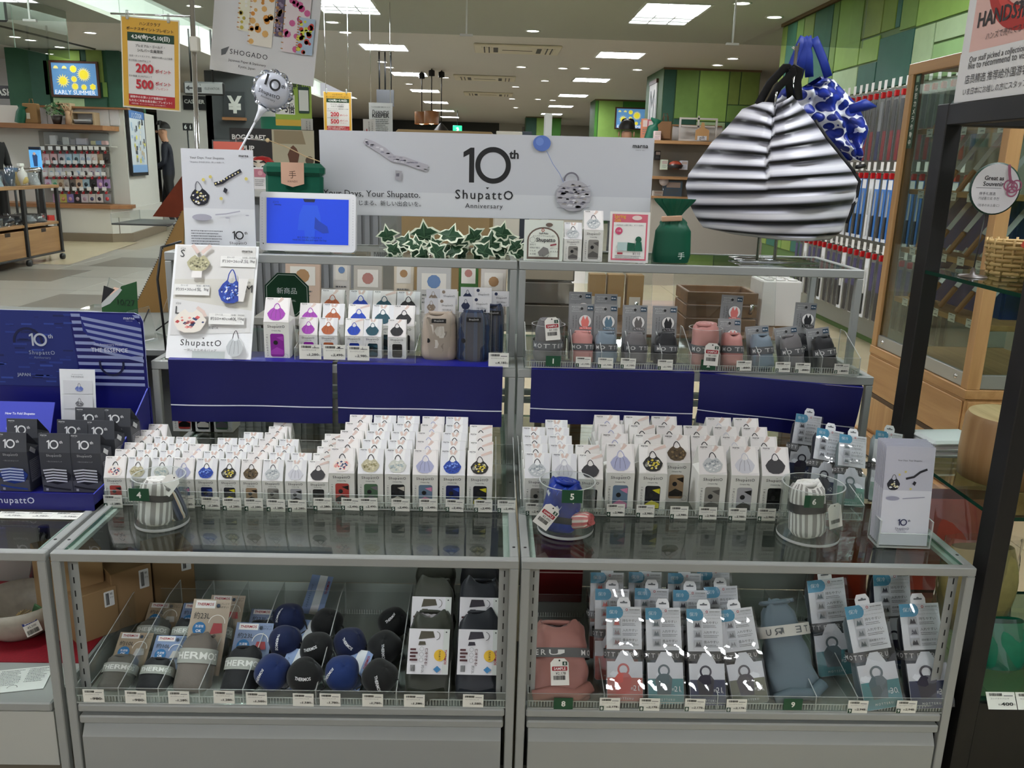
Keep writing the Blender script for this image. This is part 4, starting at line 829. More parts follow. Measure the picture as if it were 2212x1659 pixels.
# felt gift bag behind the tablet
q = oz(630, 520, ZU); t = thing('felt_gift_bag', 'flat green felt gift bag with peach clasp label behind the tablet', 'gift bag', (-.612, .86, ZU), (R(-4), 0, 0))
FG = mat('#0a5a44', .9, 0, .2, .2, 60, .2, 500, .3); MB().bbox(-.078, .078, .004, .03, 0, .2, FG, .008).build('body', t); MB().bbox(-.083, .083, -.004, .034, .19, .228, FG, .012).build('rolled_top', t)
p = PR(0); p.poly([(-.032, .228), (.03, .228), (.03, .172), (-.001, .163), (-.032, .172)], mat('#cfa58c', .6)); p.text('手', -.001, .196, h=.02, c='#5a4334'); p.text('HANDS', -.001, .178, w=.026, c='#4a3a30', space=1.2); p.build('clasp_label', t, (0, -.0045, 0))
# balloon on a stick
q0, q1 = oy(515, 330, .80), oy(588, 196, .80); t = thing('balloon_stick', 'silver foil anniversary balloon on a white stick', 'balloon', (q0.x, .80, q0.z))
d = q1-q0; rad = .047
b = MB(); b.tube([(-.01, .0, -.25), (0, 0, 0), tuple(d*.52)], .0028, mat('#e6e8ec', .35), 8); b.build('stick', t)
b = MB(); dd = d.normalized(); b.tube([tuple(d*.5), tuple(d*.56), tuple(d*.66), tuple(d*.74)], [.004, .005, .008, .014], mat('#dfe2e8', .35), 10); b.build('cup', t)
FO = mat('#c8ccd4', .18, .9)
b = MB()
def rf(u, v):
    a = 2*math.pi*u; k = 1+.09*abs(math.sin(5.5*a)); rr = rad*(.86+.2*v)*(k if v > .3 else 1); return (d.x+rr*math.cos(a), .012*math.sin(math.pi*v)*math.sin(a*11)*.6+.004, d.z+rr*math.sin(a))
b.grid(rf, 66, 4, FO, wrap=True); b.build('foil_rim', t)
b = MB(); b.sphere((d.x, 0, d.z), (rad*.94, .016, rad*.94), mat('#c9cdd8', .22, .25), 32); b.build('disc', t)
p = PR(0); tl_ = -20; ct, st = math.cos(R(tl_)), math.sin(R(tl_)); P2 = lambda x, y: (d.x+x*ct-y*st, d.z+x*st+y*ct)
p.text('1', *P2(-.0165, .022), h=.028, bold=.03, rot=tl_); p.ring(*P2(.007, .016), .0145, .005, '#161618', 32); p.text('th', *P2(.0275, .02), h=.009, bold=.03, rot=tl_); p.text('ShupattO', *P2(.0, -.011), w=.056, bold=.012, rot=tl_, space=1.1); p.text('Anniversary', *P2(.0, -.022), w=.038, rot=tl_); p.build('lettering', t, (0, -.0172, 0))
# staff-pick card, two cartons, spring card, green gift pouch
t = sheet('staff pick card with hand-drawn bag on the upper tier', 'card', .1, .104, (oy(1174, 520, .70).x, .70, ZU), (R(-4), 0, 0), .003, mat('#dfe6dc', .4), 'staff_pick_card'); p = PR(1)
p.rect(-.042, .004, .042, .008, '#6b5a50'); p.poly([(-.042, .006), (.042, .006), (.042, .052)]+[(.042*math.cos(R(k)), .052+.034*math.sin(R(k))) for k in range(0, 181, 15)]+[(-.042, .052)], '#6b5a50'); p.poly([(-.038, .01), (.038, .01), (.038, .052)]+[(.038*math.cos(R(k)), .052+.03*math.sin(R(k))) for k in range(0, 181, 15)]+[(-.038, .052)], '#e6ebe0')
p.disc(.014, .092, .009, '#6b5a50', 14, ry=.005); p.ring(-.002, .078, .004, .0016, '#b0483c', 14); p.text('Staff Picks', 0, .07, w=.024, bold=.02); p.text('コンパクトでシュパッと！', .0, .063, w=.056); p.text('Shupatto', .006, .052, w=.05, bold=.02); p.ring(-.028, .053, .0075, .0006, '#4a4a4a'); p.poly([(.018, .042), (.034, .045), (.034, .041), (.018, .038)], '#8c3440')
for k, s in enumerate(('旅先で', '荷物が増え', 'ても大', '大活躍')): p.text(s, -.035, .041-k*.008, h=.005, al='L')
for k, s in enumerate(('ポケットに', 'オススメ')): p.text(s, .018, .032-k*.008, h=.0045, al='L')
p.poly([(-.014, .022), (.0, .036), (.012, .032), (.016, .02), (.004, .012), (-.01, .012)], '#7d7b78'); p.ring(.006, .016, .008, .001, '#4a4644', 16, 180, 360); p.build('print', t)
r = carton('small', 'camo', 1); r.location = (oy(1238, 520, .705).x-.023, .705, ZU); r['label'] = 'small white carton of grey camouflage bag beside the staff pick card'; r['group'] = 'cartons on the upper tier'
r = carton('large', 'camo', 0); w_ = SIZES['large']; r.location = (oy(1282, 520, .71).x-.026, .71, ZU); r.scale = (.82, .8, .86); r['label'] = 'tall white carton of grey camouflage bag beside the spring card'; r['group'] = 'cartons on the upper tier'
t = sheet('pink bordered spring gift card on the upper tier', 'card', .104, .13, (oy(1360, 510, .71).x, .71, ZU), (R(-4), 0, 0), .003, mat('#f0eeea', .4), 'gift_card'); p = PR(1); p.rect(-.046, .006, .046, .124, '#dd6d80'); p.rect(-.042, .010, .042, .103, '#f3f1ed'); p.text('Spring', -.026, .117, w=.03, c='#e9b24a', bold=.02); p.text('Gift', -.032, .108, w=.017, c='#e9b24a', bold=.02); p.disc(.018, .115, .013, '#f2dcd6', 14, ry=.006); p.disc(-.028, .081, .0095, '#d14a72', 20); p.text('110', -.028, .081, w=.01, c='#ffffff')
p.text('大切な方への贈り物に、ギフト包装も', 0, .096, w=.07, c='#5a5a5a'); p.poly([(-.004, .03), (.014, .03), (.016, .05), (-.004, .052)], '#0d5a42'); p.poly([(.014, .03), (.036, .03), (.032, .054), (.018, .054)], '#0f6249'); p.disc(.024, .06, .008, '#0d5a42', 12); p.rect(-.03, .03, -.005, .052, '#b9d0ce'); p.rect(-.03, .021, -.016, .026, '#a33340'); p.text('¥110', .02, .0235, w=.02, c='#5a5a5a'); p.lines(-.036, .034, .018, 3, .0028, .0014); p.build('print', t)
t = thing('gift_pouch', 'dark green gathered gift pouch with peach band on the upper tier', 'gift pouch', (oy(1452, 520, .745).x, .745, ZU)); PG = mat('#07573f', .5, 0, .4, .15, 40)
def gpf(u, v):
    a = 2*math.pi*u; prof = [(.046, 0), (.051, .12), (.047, .5), (.03, .66), (.016, .73), (.026, .82), (.047, .96), (.05, 1)]
    for (r0, z0), (r1, z1) in zip(prof, prof[1:]):
        if v <= z1: f = (v-z0)/(z1-z0); rr = r0+(r1-r0)*f; break
    k = 1+(.14*math.sin(13*a) if v > .6 else .015*math.sin(7*a+v*4)); yk = .42 if v < .6 else .34
    return (rr*k*math.cos(a), rr*k*math.sin(a)*yk, .165*v)
b = MB(); b.grid(gpf, 78, 30, PG, wrap=True); b.build('pouch_body', t); MB().bbox(-.027, .027, -.016, -.008, .108, .122, mat('#c39c80', .6), .002, T=Matrix.Rotation(R(-4), 4, 'Y')).build('peach_band', t); p = PR(); p.text('手', 0, 0, h=.018, c='#e6efe8'); p.build('emblem', t, (.022, -.0225, .02))
# ivy garland: every leaf its own piece
t = thing('ivy_garland', 'variegated artificial ivy garland lying along the upper tier', 'ivy', (0, .76, ZU))
LG, LGW = mat('#1f4a2c', .5, 0, .4, .35, 90), mat('#dfe6cf', .5)
def leaf_mesh(s):
    o = [(0, 0), (.28, -.12), (.52, .02), (.5, .28), (.92, .42), (.6, .6), (.44, .72), (.22, .72), (0, 1.18)]; o += [(-x, y) for x, y in o[-2:0:-1]]; ctr = (0, .42); b = MB(); n = len(o)
    z = lambda x, y: .1*abs(x)-.05*y*y
    A = [(x*s, z(x, y)*s, y*s) for x, y in o]; I = [((ctr[0]+(x-ctr[0])*.78)*s, (z(x*.78, y)-.012)*s, (ctr[1]+(y-ctr[1])*.78)*s) for x, y in o]
    b.add(A+I, [(i, (i+1) % n, n+(i+1) % n, n+i) for i in range(n)], LGW); b.add(I+[(0, -.05*s, ctr[1]*s)], [(i, (i+1) % n, n) for i in range(n)], LG)
    for k in (2, 4, 8, 12, 14): b.tube([(0, -.055*s, ctr[1]*s*.5), ((ctr[0]+(o[k][0])*.7)*s, (z(o[k][0]*.7, o[k][1])-.03)*s, (ctr[1]+(o[k][1]-ctr[1])*.7)*s)], .012*s, mat('#5f8560'), 4)
    return b
lm = [leaf_mesh(.042), leaf_mesh(.033), leaf_mesh(.052)]; lo = []
spots = [(838, 512, 0, 10), (845, 545, 1, -30), (872, 545, 1, 40), (872, 525, 0, -10), (900, 530, 0, 0), (918, 512, 2, 5), (905, 548, 0, 60), (935, 545, 0, -50), (942, 528, 1, 20), (966, 510, 2, -5), (985, 545, 0, 30), (962, 552, 1, -20), (1000, 525, 0, 15), (1008, 552, 1, 70), (1030, 512, 0, 30), (1040, 545, 0, -30), (1062, 528, 2, 0), (1055, 550, 0, 45), (1082, 505, 0, -15), (1100, 520, 0, 10), (1085, 548, 1, 60), (1110, 545, 0, -35), (855, 552, 1, 80), (925, 552, 1, 100), (1022, 548, 1, -70), (1075, 540, 0, -20), (888, 548, 1, -75), (1120, 530, 1, 40)]
rr = random.Random(2)
for u, v, k, a in spots:
    y = .735+rr.random()*.05; q = oy(u, v, y); s = lm[k]; q.z = max(q.z-.012, ZU+.004)
    if not lo or len(lo) < 3: pass
    key = k
    o = s.build('leaf', t) if not hasattr(s, 'me') else MB().build('leaf', t, mesh=s.me)
    s.me = o.data; o.location = (q.x, y-.76, q.z-ZU); o.rotation_euler = (R(-25+rr.uniform(-35, 25)), R(-a), R(rr.uniform(-25, 25)))
b = MB(); pts = [tuple(oy(u, v, .775)-Vector((0, .76, ZU))) for u, v in ((835, 540), (880, 528), (920, 540), (960, 530), (1010, 540), (1060, 532), (1120, 545))]; b.tube([(x, y, max(z, .003)) for x, y, z in pts], .0014, mat('#4a6a3a'), 6); b.build('stem', t)
# ================================================================== big bags on the chrome stand
t = thing('bag_stand', 'chrome bag stand with flat wire base on the upper tier', 'display stand', (.715, .84, ZU))
b = MB(); b.tube([(0, 0, .004), (0, 0, .56)], .0045, CHROME, 10); b.build('pole', t); b = MB(); b.tube([(-.055, -.02, .004), (-.055, -.02, .4)], .004, CHROME, 10); b.build('pole', t)
b = MB(); b.tube([(-.11, -.06, .003), (.1, -.06, .003), (.1, .06, .003), (-.11, .06, .003)], .003, CHROME, 8, closed=True); b.tube([(-.11, 0, .003), (.1, 0, .003)], .003, CHROME, 8); b.build('wire_base', t)
b = MB(); b.tube([(0, 0, .55), (.0, .03, .56), (.02, .05, .555), (.025, .06, .575)], .003, CHROME, 8); b.build('hook', t)
b = MB(); b.tube([(-.055, -.02, .4), (-.058, -.05, .41), (-.06, -.06, .44)], .003, CHROME, 8); b.build('hook', t)
def uvmat(key, fn):
    m, N, L, bs = _new(key); fn(N, L, bs); return m
def stripes(N, L, bs):
    uv = N.new('ShaderNodeUVMap'); sp = N.new('ShaderNodeSeparateXYZ'); L.new(uv.outputs[0], sp.inputs[0])
    fr = N.new('ShaderNodeMath'); fr.operation = 'FRACT'; L.new(sp.outputs[1], fr.inputs[0]); r = N.new('ShaderNodeValToRGB'); e = r.color_ramp.elements
    e[0].position = 0; e[0].color = lin('#060608'); e[1].position = .1; e[1].color = lin('#0d0d11')
    for p_, c_ in ((.22, '#3a3a44'), (.38, '#b4b4c0'), (.56, '#ececf2'), (.74, '#dedee6'), (.88, '#8a8a96'), (.97, '#131318')): x = e.new(p_); x.color = lin(c_)
    L.new(fr.outputs[0], r.inputs[0]); L.new(r.outputs[0], bs.inputs['Base Color']); bs.inputs['Roughness'].default_value = .42; bs.inputs['Sheen Weight'].default_value = .1
BWS = uvmat('bw_stripe', stripes)
def setuv(o, fn):
    me = o.data; ul = me.uv_layers.new(name='UVMap')
    for lp in me.loops: ul.data[lp.index].uv = fn(lp.vertex_index)
BYb = .83
def bp(x, y): q = oy(1440+x/3.19, 60+y/3.19, BYb); return (q.x, q.z)
LEFT = [(640, 512), (520, 560), (420, 680), (310, 790), (230, 900), (150, 1010), (132, 1090), (150, 1200), (200, 1300), (250, 1375), (420, 1415)]
RIGHT = [(860, 462), (930, 545), (1010, 640), (1090, 760), (1180, 870), (1270, 985), (1318, 1060), (1300, 1150), (1250, 1290), (1205, 1400), (1130, 1455)]
NU, NV, NS_ = 64, 100, 10.6
def lerp_list(Ls, t_):
    k = t_*(len(Ls)-1); i = min(int(k), len(Ls)-2); f = k-i; return (Ls[i][0]*(1-f)+Ls[i+1][0]*f, Ls[i][1]*(1-f)+Ls[i+1][1]*f)
def bagpt(u, v, back=False):
    l, r = lerp_list(LEFT, v), lerp_list(RIGHT, v); sf = .46-.1*v
    x = l[0]+(r[0]-l[0])*u; y = l[1]+(r[1]-l[1])*u
    fold = max(0, 1-v*1.55); dip = (1-abs(u-sf)/(sf if u < sf else 1-sf)); y += fold*dip*(95 if v > .06 else 95*(v/.06)*.6+40)
    y += 26*math.sin(math.pi*u)*max(0, v-.5)
    px, pz = bp(x, y)
    e = math.sin(math.pi*min(1, max(0, u)))**.6; th = (.02+.1*math.sin(math.pi*min(1, v*.62+.12))**1.2)*e
    st = .4*(1 if u > sf else 0)*min(1, fold*3); sw = (v*NS_+st+.32) % 1; rid = .008*(1-sw)*e*(1 if v < .93 else 0)
    cre = .02*fold*max(0, 1-abs(u-sf)*9)+.012*min(1, fold*3)*max(0, 1-max(0, sf-u)*5)*(1 if u < sf else 0)+.03*max(0, 1-abs(u-.07-.25*max(0, v-.55))*9)*max(0, v-.5)+.03*max(0, 1-abs(u-.93+.2*max(0, v-.55))*9)*max(0, v-.5)
    jag = .006*math.sin(u*9+math.floor(v*NS_+st)*2.1)*e
    yy = BYb-(th-rid-cre+jag) if not back else BYb+th*.75
    return (px, yy, pz)
t = thing('striped_tote_bag', 'large puffy black and white striped tote bag on the chrome stand', 'tote bag', (0, 0, 0))
for bk in (False, True):
    b = MB(); b.grid(lambda u, v: bagpt(u, v, bk), NU, NV if not bk else 24, BWS); o = b.build('back_panel' if bk else 'front_panel', t); nv = NV if not bk else 24; setuv(o, lambda i: ((i % (NU+1))/NU, (i//(NU+1))/nv*NS_+.32+(.4*min(1, 3*max(0, 1-(i//(NU+1))/nv*1.55)) if (i % (NU+1))/NU > .46-.1*(i//(NU+1))/nv else 0)))
BS = mat('#111114', .6)
for hk, ll in (((585, 500), None), ((870, 455), None)): pass
hk = bp(790, 285)
for (x0, y0), (x1, y1) in (((625, 505), (785, 290)), ((690, 520), (835, 330)), ((850, 465), (815, 290)), ((905, 470), (880, 320))):
    a_, c_ = bp(x0, y0), bp(x1, y1); b = MB(); b.tube([(a_[0], BYb-.01, a_[1]-.01), ((a_[0]+c_[0])/2-.004, BYb-.02, (a_[1]+c_[1])/2+.004), (c_[0], BYb-.04, c_[1]+.004), (hk[0]+.008, BYb-.055, hk[1])], .01, BS, 8, flat=(.0105, .002)); b.build('strap', t)
b = MB(); e_ = [bagpt(1, v/20) for v in range(4, 18)]; b.tube([(x+.003, y, z) for x, y, z in e_], .007, BS, 8); b.build('side_gusset', t)
b = MB(); c_ = bp(1300, 960); b.tube([(c_[0], BYb-.01, c_[1]), (c_[0]+.026, BYb+.005, c_[1]+.004)], .006, BS, 6); c2 = bp(1310, 1060); b.build('toggle', t)
b = MB(); b.tube([(c2[0]-.004, BYb, c2[1]), (c2[0], BYb-.005, c2[1]-.05), (c2[0]-.012, BYb, c2[1]-.075)], .008, mat('#d8d9dd'), 6, flat=(.008, .002)); b.build('loose_strap', t)
# blue blossom bag
def blossom(N, L, bs):
    tc = N.new('ShaderNodeTexCoord'); mp = N.new('ShaderNodeMapping'); mp.inputs['Scale'].default_value = (34, 20, 44); mp.inputs['Rotation'].default_value = (.2, .1, .4); L.new(tc.outputs['Object'], mp.inputs[0])
    v1 = N.new('ShaderNodeTexVoronoi'); v1.inputs['Scale'].default_value = 1.0; v1.inputs['Randomness'].default_value = .9; L.new(mp.outputs[0], v1.inputs['Vector'])
    r = N.new('ShaderNodeValToRGB'); r.color_ramp.interpolation = 'CONSTANT'; r.color_ramp.elements[0].position = 0; r.color_ramp.elements[0].color = lin('#15309c'); r.color_ramp.elements[1].position = .62; r.color_ramp.elements[1].color = lin('#e6e9f2'); x = r.color_ramp.elements.new(.44); x.color = lin('#10267e')
    L.new(v1.outputs['Distance'], r.inputs[0]); L.new(r.outputs[0], bs.inputs['Base Color']); bs.inputs['Roughness'].default_value = .45
BLO = uvmat('blossom', blossom); BZ = .95
def b2(x, y): q = oy(1440+x/3.19, 60+y/3.19, BZ); return (q.x, q.z)
L2_ = [(830, 400), (790, 430), (740, 500), (720, 560), (760, 640), (900, 760), (1050, 840), (1200, 915), (1260, 925)]
R2_ = [(1060, 335), (1150, 355), (1230, 440), (1310, 530), (1370, 640), (1390, 700), (1360, 800), (1320, 880), (1295, 922)]
def bl(u, v, back):
    l, r = lerp_list(L2_, v), lerp_list(R2_, v); x, y = l[0]+(r[0]-l[0])*u, l[1]+(r[1]-l[1])*u; y += 60*math.sin(math.pi*u)*max(0, .35-v)*2; px, pz = b2(x, y); e = math.sin(math.pi*u)**.6
    w_ = .012*math.sin(u*17+v*9)+.01*math.sin(v*23-u*7)+.006*math.sin(u*31+v*5); return (px, BZ+((.05*e) if back else -(.055*e+w_*e)), pz)
t = thing('blossom_tote_bag', 'crumpled blue and white blossom print bag hanging behind the striped bag', 'tote bag', (0, 0, 0))
for bk in (False, True): b = MB(); b.grid(lambda u, v: bl(u, v, bk), 40, 40, BLO); b.build('back_panel' if bk else 'front_panel', t)
SB = mat('#14308f', .55); hk = b2(950, 72)
for pts in (((880, 420), (850, 260), (905, 120), (930, 72)), ((890, 350), (925, 200), (965, 110), (950, 72)), ((965, 345), (960, 200), (940, 110), (925, 75)), ((1095, 345), (1060, 230), (1020, 130), (995, 78))):
    b = MB(); b.tube([(b2(x, y)[0], BZ-.02, b2(x, y)[1]) for x, y in pts], .01, SB, 8, flat=(.012, .002)); b.build('strap', t)
b = MB(); f0, f1 = b2(1210, 570), b2(1380, 552); b.tube([(f0[0], BZ-.05, f0[1]), ((f0[0]+f1[0])/2, BZ-.07, f0[1]+.012), (f1[0], BZ-.06, f1[1])], [.012, .016, .002], SB, 8, flat=None); b.build('corner_flap', t)
# ================================================================== goods in the lower cabinets
ZS = .1685; ZT = ZS+.0028
xa = oy(162, 1500, .004).x; xb = oy(1096, 1500, .004).x
tray('long clear acrylic tray of thermal bags in the lower cabinet', xa, xb, .004, .37, ZS, .035, .085, [oy(u, 1262, .36).x for u in (387, 459, 533, 612, 744, 890, 985)])
xa2 = oy(1140, 1500, .004).x; xb2 = oy(2045, 1500, .004).x
tray('long clear acrylic tray of cooler bags in the lower cabinet', xa2, xb2, .004, .37, ZS, .035, .085, [oy(u, 1262, .36).x for u in (1268, 1475, 1655, 1730)])
cards([(202, 1503), (293, 1506)], '980', None, 'plain white price card below the short pocket bag rolls', 'lower price cards reading 980', .0025, .042, .029)
cards([(386, 1507), (484, 1506)], '1,280', None, 'plain white price card below the tall pocket bag rolls', 'lower price cards reading 1,280', .0025, .042, .029)
cards([(554, 1509), (655, 1512)], '1,580', None, 'plain white price card below the first ball pouches', 'lower price cards of the first pouches', .0025, .042, .029)
cards([(895, 1514), (1022, 1514)], '1,580', None, 'plain white price card below the folded shopping bags', 'lower price cards of the folded bags', .0025, .042, .029)
cards([(713, 1512), (805, 1513)], '1,780', None, 'plain white price card below the second ball pouches', 'lower price cards reading 1,780', .0025, .042, .029)
cards([(1317, 1521), (1403, 1522), (1501, 1523), (1591, 1524)], '2,178', '8', 'white price card with green 8 below the smaller cooler packs', 'price cards of the 8 packs', .0025, .042, .029)
cards([(1853, 1527), (1958, 1527)], '2,948', '9', 'white price card with green 9 below the two larger cooler packs', 'price cards of the 9 packs', .0025, .042, .029)
plate('8', 1217, 1520, .0025, .039, 'green plate with white 8 on the lower tray below the pink sample', .026); plate('9', 1713, 1522, .0025, .039, 'green plate with white 9 on the lower tray below the blue sample', .026)
# thermal pocket bags: card, cloth roll, pale band
def pocket_roll(label, u, v, col, cc, litre, lean, rl, rx, ry, cardw, cardh, bandc='#a9aca4'):
    q = oz(u, v, ZT); t = thing('pocket_bag', label, 'rolled bag', (q.x, q.y-.004, ZT+.003), (R(-lean), 0, R(-2)))
    b = MB(); b.bbox(-cardw/2, cardw/2, ry*2, ry*2+.0012, .0, cardh, mat(cc, .5), .0005); b.build('backing_card', t)
    p = PR(1); w, h = cardw, cardh; p.rect(-w*.42, h*.9, w*.1, h*.985, '#ece9e6'); p.text('THERMOS', -w*.16, h*.943, w=w*.44, c='#a3212b', bold=.02, shear=.12); p.text('約'+litre+'L', -w*.2, h*.82, w=w*.42, h=h*.075, c='#2c2c2e'); p.disc(w*.18, h*.93, w*.05, '#3c4c60', 12)
    p.disc(-w*.22, h*.68, w*.17, '#2f78b4', 20); p.text('洗濯機', -w*.22, h*.705, w=w*.22, c='#ffffff'); p.text('OK', -w*.22, h*.655, w=w*.15, c='#ffffff', bold=.02); p.text('セルフレジで', w*.3, h*.95, w=w*.34, c='#2c2c2e'); p.text('使いやすい!', w*.3, h*.915, w=w*.32, c='#2c2c2e')
    p.ring(w*.22, h*.74, w*.22, w*.02, '#f0eee8', 20, 0, 180); p.poly([(w*.08, h*.62), (w*.4, h*.64), (w*.36, h*.74), (w*.14, h*.74)], '#b04a4e' if litre == '23' else '#c9c6c2'); p.text('ポケットバッグ', -w*.1, h*.54, w=w*.5, c='#2c2c2e'); p.build('card_print', t, (0, ry*2, 0))
    soft(rx, ry, rl, mat(col, .6, 0, .4, .15, 40, .2, 160, .2), 36, 12, .05, int(u), .15, (1.05, .95)).build('roll', t, (0, ry, 0)); band(rx, ry, rl*.5, rl*.76, mat(bandc, .6), .15).build('elastic_band', t, (0, ry, 0)); wrap_text('THERMOS', rx, ry, rl*.63, rl*.13, '#e9ebe6', -84, .15, 1.075, 1.0, .02).build('band_lettering', t, (0, ry, 0)); return t
TG_, TK = '#6b6961', '#15161b'
pocket_roll('taupe ten-litre pocket bag roll at the tray front', 238, 1490, TG_, '#a8967f', '10', 52, .075, .034, .024, .074, .14)
pocket_roll('black ten-litre pocket bag roll on a pale blue card', 322, 1492, TK, '#7f93b8', '10', 52, .07, .034, .024, .072, .135)
pocket_roll('tall ribbed taupe 23-litre pocket bag roll with beige card', 405, 1495, '#7a726a', '#b9aa98', '23', 40, .115, .038, .028, .084, .2)
pocket_roll('tall black 23-litre pocket bag roll with blue-grey card', 508, 1497, TK, '#8494b4', '23', 46, .095, .037, .027, .082, .16)
pocket_roll('taupe ten-litre pocket bag roll in the second row', 312, 1405, '#5c5b54', '#a8967f', '10', 50, .075, .036, .026, .078, .13)
pocket_roll('black ten-litre pocket bag roll in the second row', 388, 1408, '#101115', '#7f93b8', '10', 50, .075, .034, .024, .072, .13)
pocket_roll('beige-carded 23-litre pocket bag half hidden behind the tall taupe roll', 455, 1420, '#57544e', '#b9aa98', '23', 44, .09, .03, .022, .08, .15)
pocket_roll('black 23-litre pocket bag roll lying in the second row', 545, 1420, '#131418', '#8494b4', '23', 50, .085, .038, .027, .08, .13)
# drawstring ball pouches
def ball(label, u, v, col, r=.038, rot=(0, 0, 0), lz=0, seed=1):
    q = oz(u, v, ZT+r+lz); q.y = max(q.y, .049); t = thing('ball_pouch', label, 'pouch', tuple(q), (0, 0, 0)); rr = random.Random(seed); ph = rr.random()*6; b = MB()
    def fn(uu, vv):
        a = 2*math.pi*uu; s, c = math.sin(math.pi*vv), math.cos(math.pi*vv); k = r*(1+.035*math.sin(4*a+ph)*s+.03*math.sin(3*math.pi*vv+2*a+ph)+.02*math.sin(11*a)*(c if c > .4 else 0)); return (k*s*math.cos(a), k*s*math.sin(a), -k*c*.97)
    b.grid(fn, 40, 20, mat(col, .75, 0, .3, .2, 60, .25, 600, .2), wrap=True); b.build('pouch_body', t, None, (R(30), R(rr.uniform(-30, 30)), R(rr.uniform(0, 90))))
    vs, fs, x0, x1, lo, hi = glyphs('THERMOS', .03, 1.0); s = .034/(x1-x0); ct, st = math.cos(R(rot[2])), math.sin(R(rot[2])); out = []
    for px, py in vs:
        X, Y = (px-(x0+x1)/2)*s, (py-(lo+hi)/2)*s*1.15; X, Y = X*ct-Y*st, X*st+Y*ct; a, e = R(-90+rot[0])+X/r, R(rot[1])+Y/r; k = r*1.045; out.append((k*math.cos(e)*math.cos(a), k*math.cos(e)*math.sin(a), k*math.sin(e)))
    b = MB(); b.add(out, fs, mat('#e6e8ea', .5)); b.build('lettering', t)
    b = MB(); b.tube([(r*.7, -.2*r, r*.3), (r*1.05, -.3*r, r*.0), (r*1.2, -.5*r, -r*.4), (r*.9, -.8*r, -r*.5)], .0018, mat('#0c0d12'), 5); b.build('drawstring', t); return t
NV_, BK_ = '#0f1e4a', '#1a1b1c'
for i, (nm, u, v, c, rot, lz) in enumerate((('navy', 625, 1338, NV_, (-40, 40, -80), .006), ('navy', 617, 1386, NV_, (-18, 28, -85), .004), ('navy', 588, 1452, '#142b63', (-30, 15, 70), 0), ('black', 706, 1348, '#101112', (40, -20, 0), 0), ('black', 684, 1402, BK_, (-12, 30, 20), 0), ('black', 654, 1470, BK_, (6, 22, -4), 0), ('navy', 757, 1392, '#101c44', (-5, 32, -40), 0), ('navy', 739, 1454, '#17326e', (-40, 20, 65), 0), ('black', 850, 1345, '#0f1011', (-5, 45, 40), 0), ('black', 832, 1398, '#171819', (0, 15, -85), 0), ('black', 820, 1462, BK_, (0, 10, -75), 0))):
    ball(f'{nm} drawstring ball pouch ' + ('topmost of the first navy column', 'in the middle of the first navy column', 'at the front of the first navy column', 'at the back of the first black column', 'in the middle of the first black column', 'at the front of the first black column', 'in the middle of the second navy column', 'at the front of the second navy column', 'at the back beside the olive bags', 'in the middle beside the olive bags', 'at the front beside the olive bags')[i], u, v, c, .037, rot, lz, i)
for k, (u, v, s) in enumerate(((612, 1490, 1), (640, 1420, 1), (672, 1330, 1), (748, 1492, 1))):
    q = oz(u, v, ZT); t = thing('pouch_card', ['blue and white pouch card lying under the front navy pouch', 'blue and white pouch card between navy and black pouches', 'blue and white pouch card upright at the tray back', 'blue and white pouch card under the second navy pouch'][k], 'card', (q.x, q.y, ZT+.004), (R(-70+20*(k == 2)), 0, R(-12)))
    MB().box(-.028, .028, 0, .001, 0, .1, mat('#8ea3cf', .5)).build('card', t); p = PR(1); p.rect(-.006, 0, .014, .1, '#e9ebf0'); p.text('THERMOS', .021, .07, w=.034, c='#a3212b', bold=.02, rot=90); p.text('ふたまきまるエコバッグ', -.018, .045, w=.06, c='#1f2c5c', rot=90); p.build('print', t)
# folded shopping bags with sideways white cards
def folded_bag(label, u, v, col, y0, lean, dz=0, card=True, cv=None, pic='#4a463c', rx=.047):
    q = oz(u, v, ZT); t = thing('folded_shopping_bag', label, 'shopping bag', (q.x, y0, ZT+.002+dz), (R(-lean), 0, R(-1))); soft(rx, .026, .18, mat(col, .5, 0, .5, .25, 30, .25, 70, .2), 36, 16, .1, int(u+y0*900), .45, (1.05, 1)).build('bundle', t, (0, .026, 0))
    b = MB(); b.tube([(-rx*.8, -.003, .012), (0, -.008, .006), (rx*.8, -.002, .014)], .012, mat(col, .5, 0, .5, .25, 30), 8); b.build('folded_hem', t)
    if card:
        b = MB(); b.bbox(-.043, .043, -.0085, -.0075, .05, .142, mat('#dcd9de', .35), .0004); b.build('hang_card', t); p = PR(1); p.rect(.03, .051, .0425, .141, '#cfd2cf'); p.poly([(-.022, .12), (.012, .124), (.008, .137), (-.018, .137)], pic); p.ring(.014, .128, .009, .001, pic, 16, -80, 80); p.poly([(-.022, .108), (-.006, .109), (-.008, .116), (-.02, .116)], pic)
        p.text('THERMOS', .036, .085, w=.03, c='#a3212b', bold=.02, rot=-90, shear=.12); p.disc(.024, .088, .012, '#e3b62e', 20); p.text('たためて', .024, .088, w=.018, c='#3a2c10', rot=-90, bold=.02); p.text('保冷できる!', -.004, .085, w=.034, c='#5c2a2e', rot=-90, bold=.02); p.text('約12L', -.01, .06, w=.016, c='#2c2c2e', rot=-90); p.barcode(-.036, .055, -.026, .068); p.poly([(.012, .06), (.02, .067), (.028, .06), (.02, .053)], '#3b7fb4')
        for k in range(4): p.rect(-.038, .076+k*.007, -.022-.004*(k % 2), .08+k*.007, '#4a1f24', up=(k == 0))
        for k in range(3): p.ring(-.014, .078+k*.011, .0045, .0006, '#8a8a8c', 12)
        p.disc(.036, .135, .0016, '#2c2c2e', 8); p.build('card_print', t, (0, -.0085, 0))
    return t
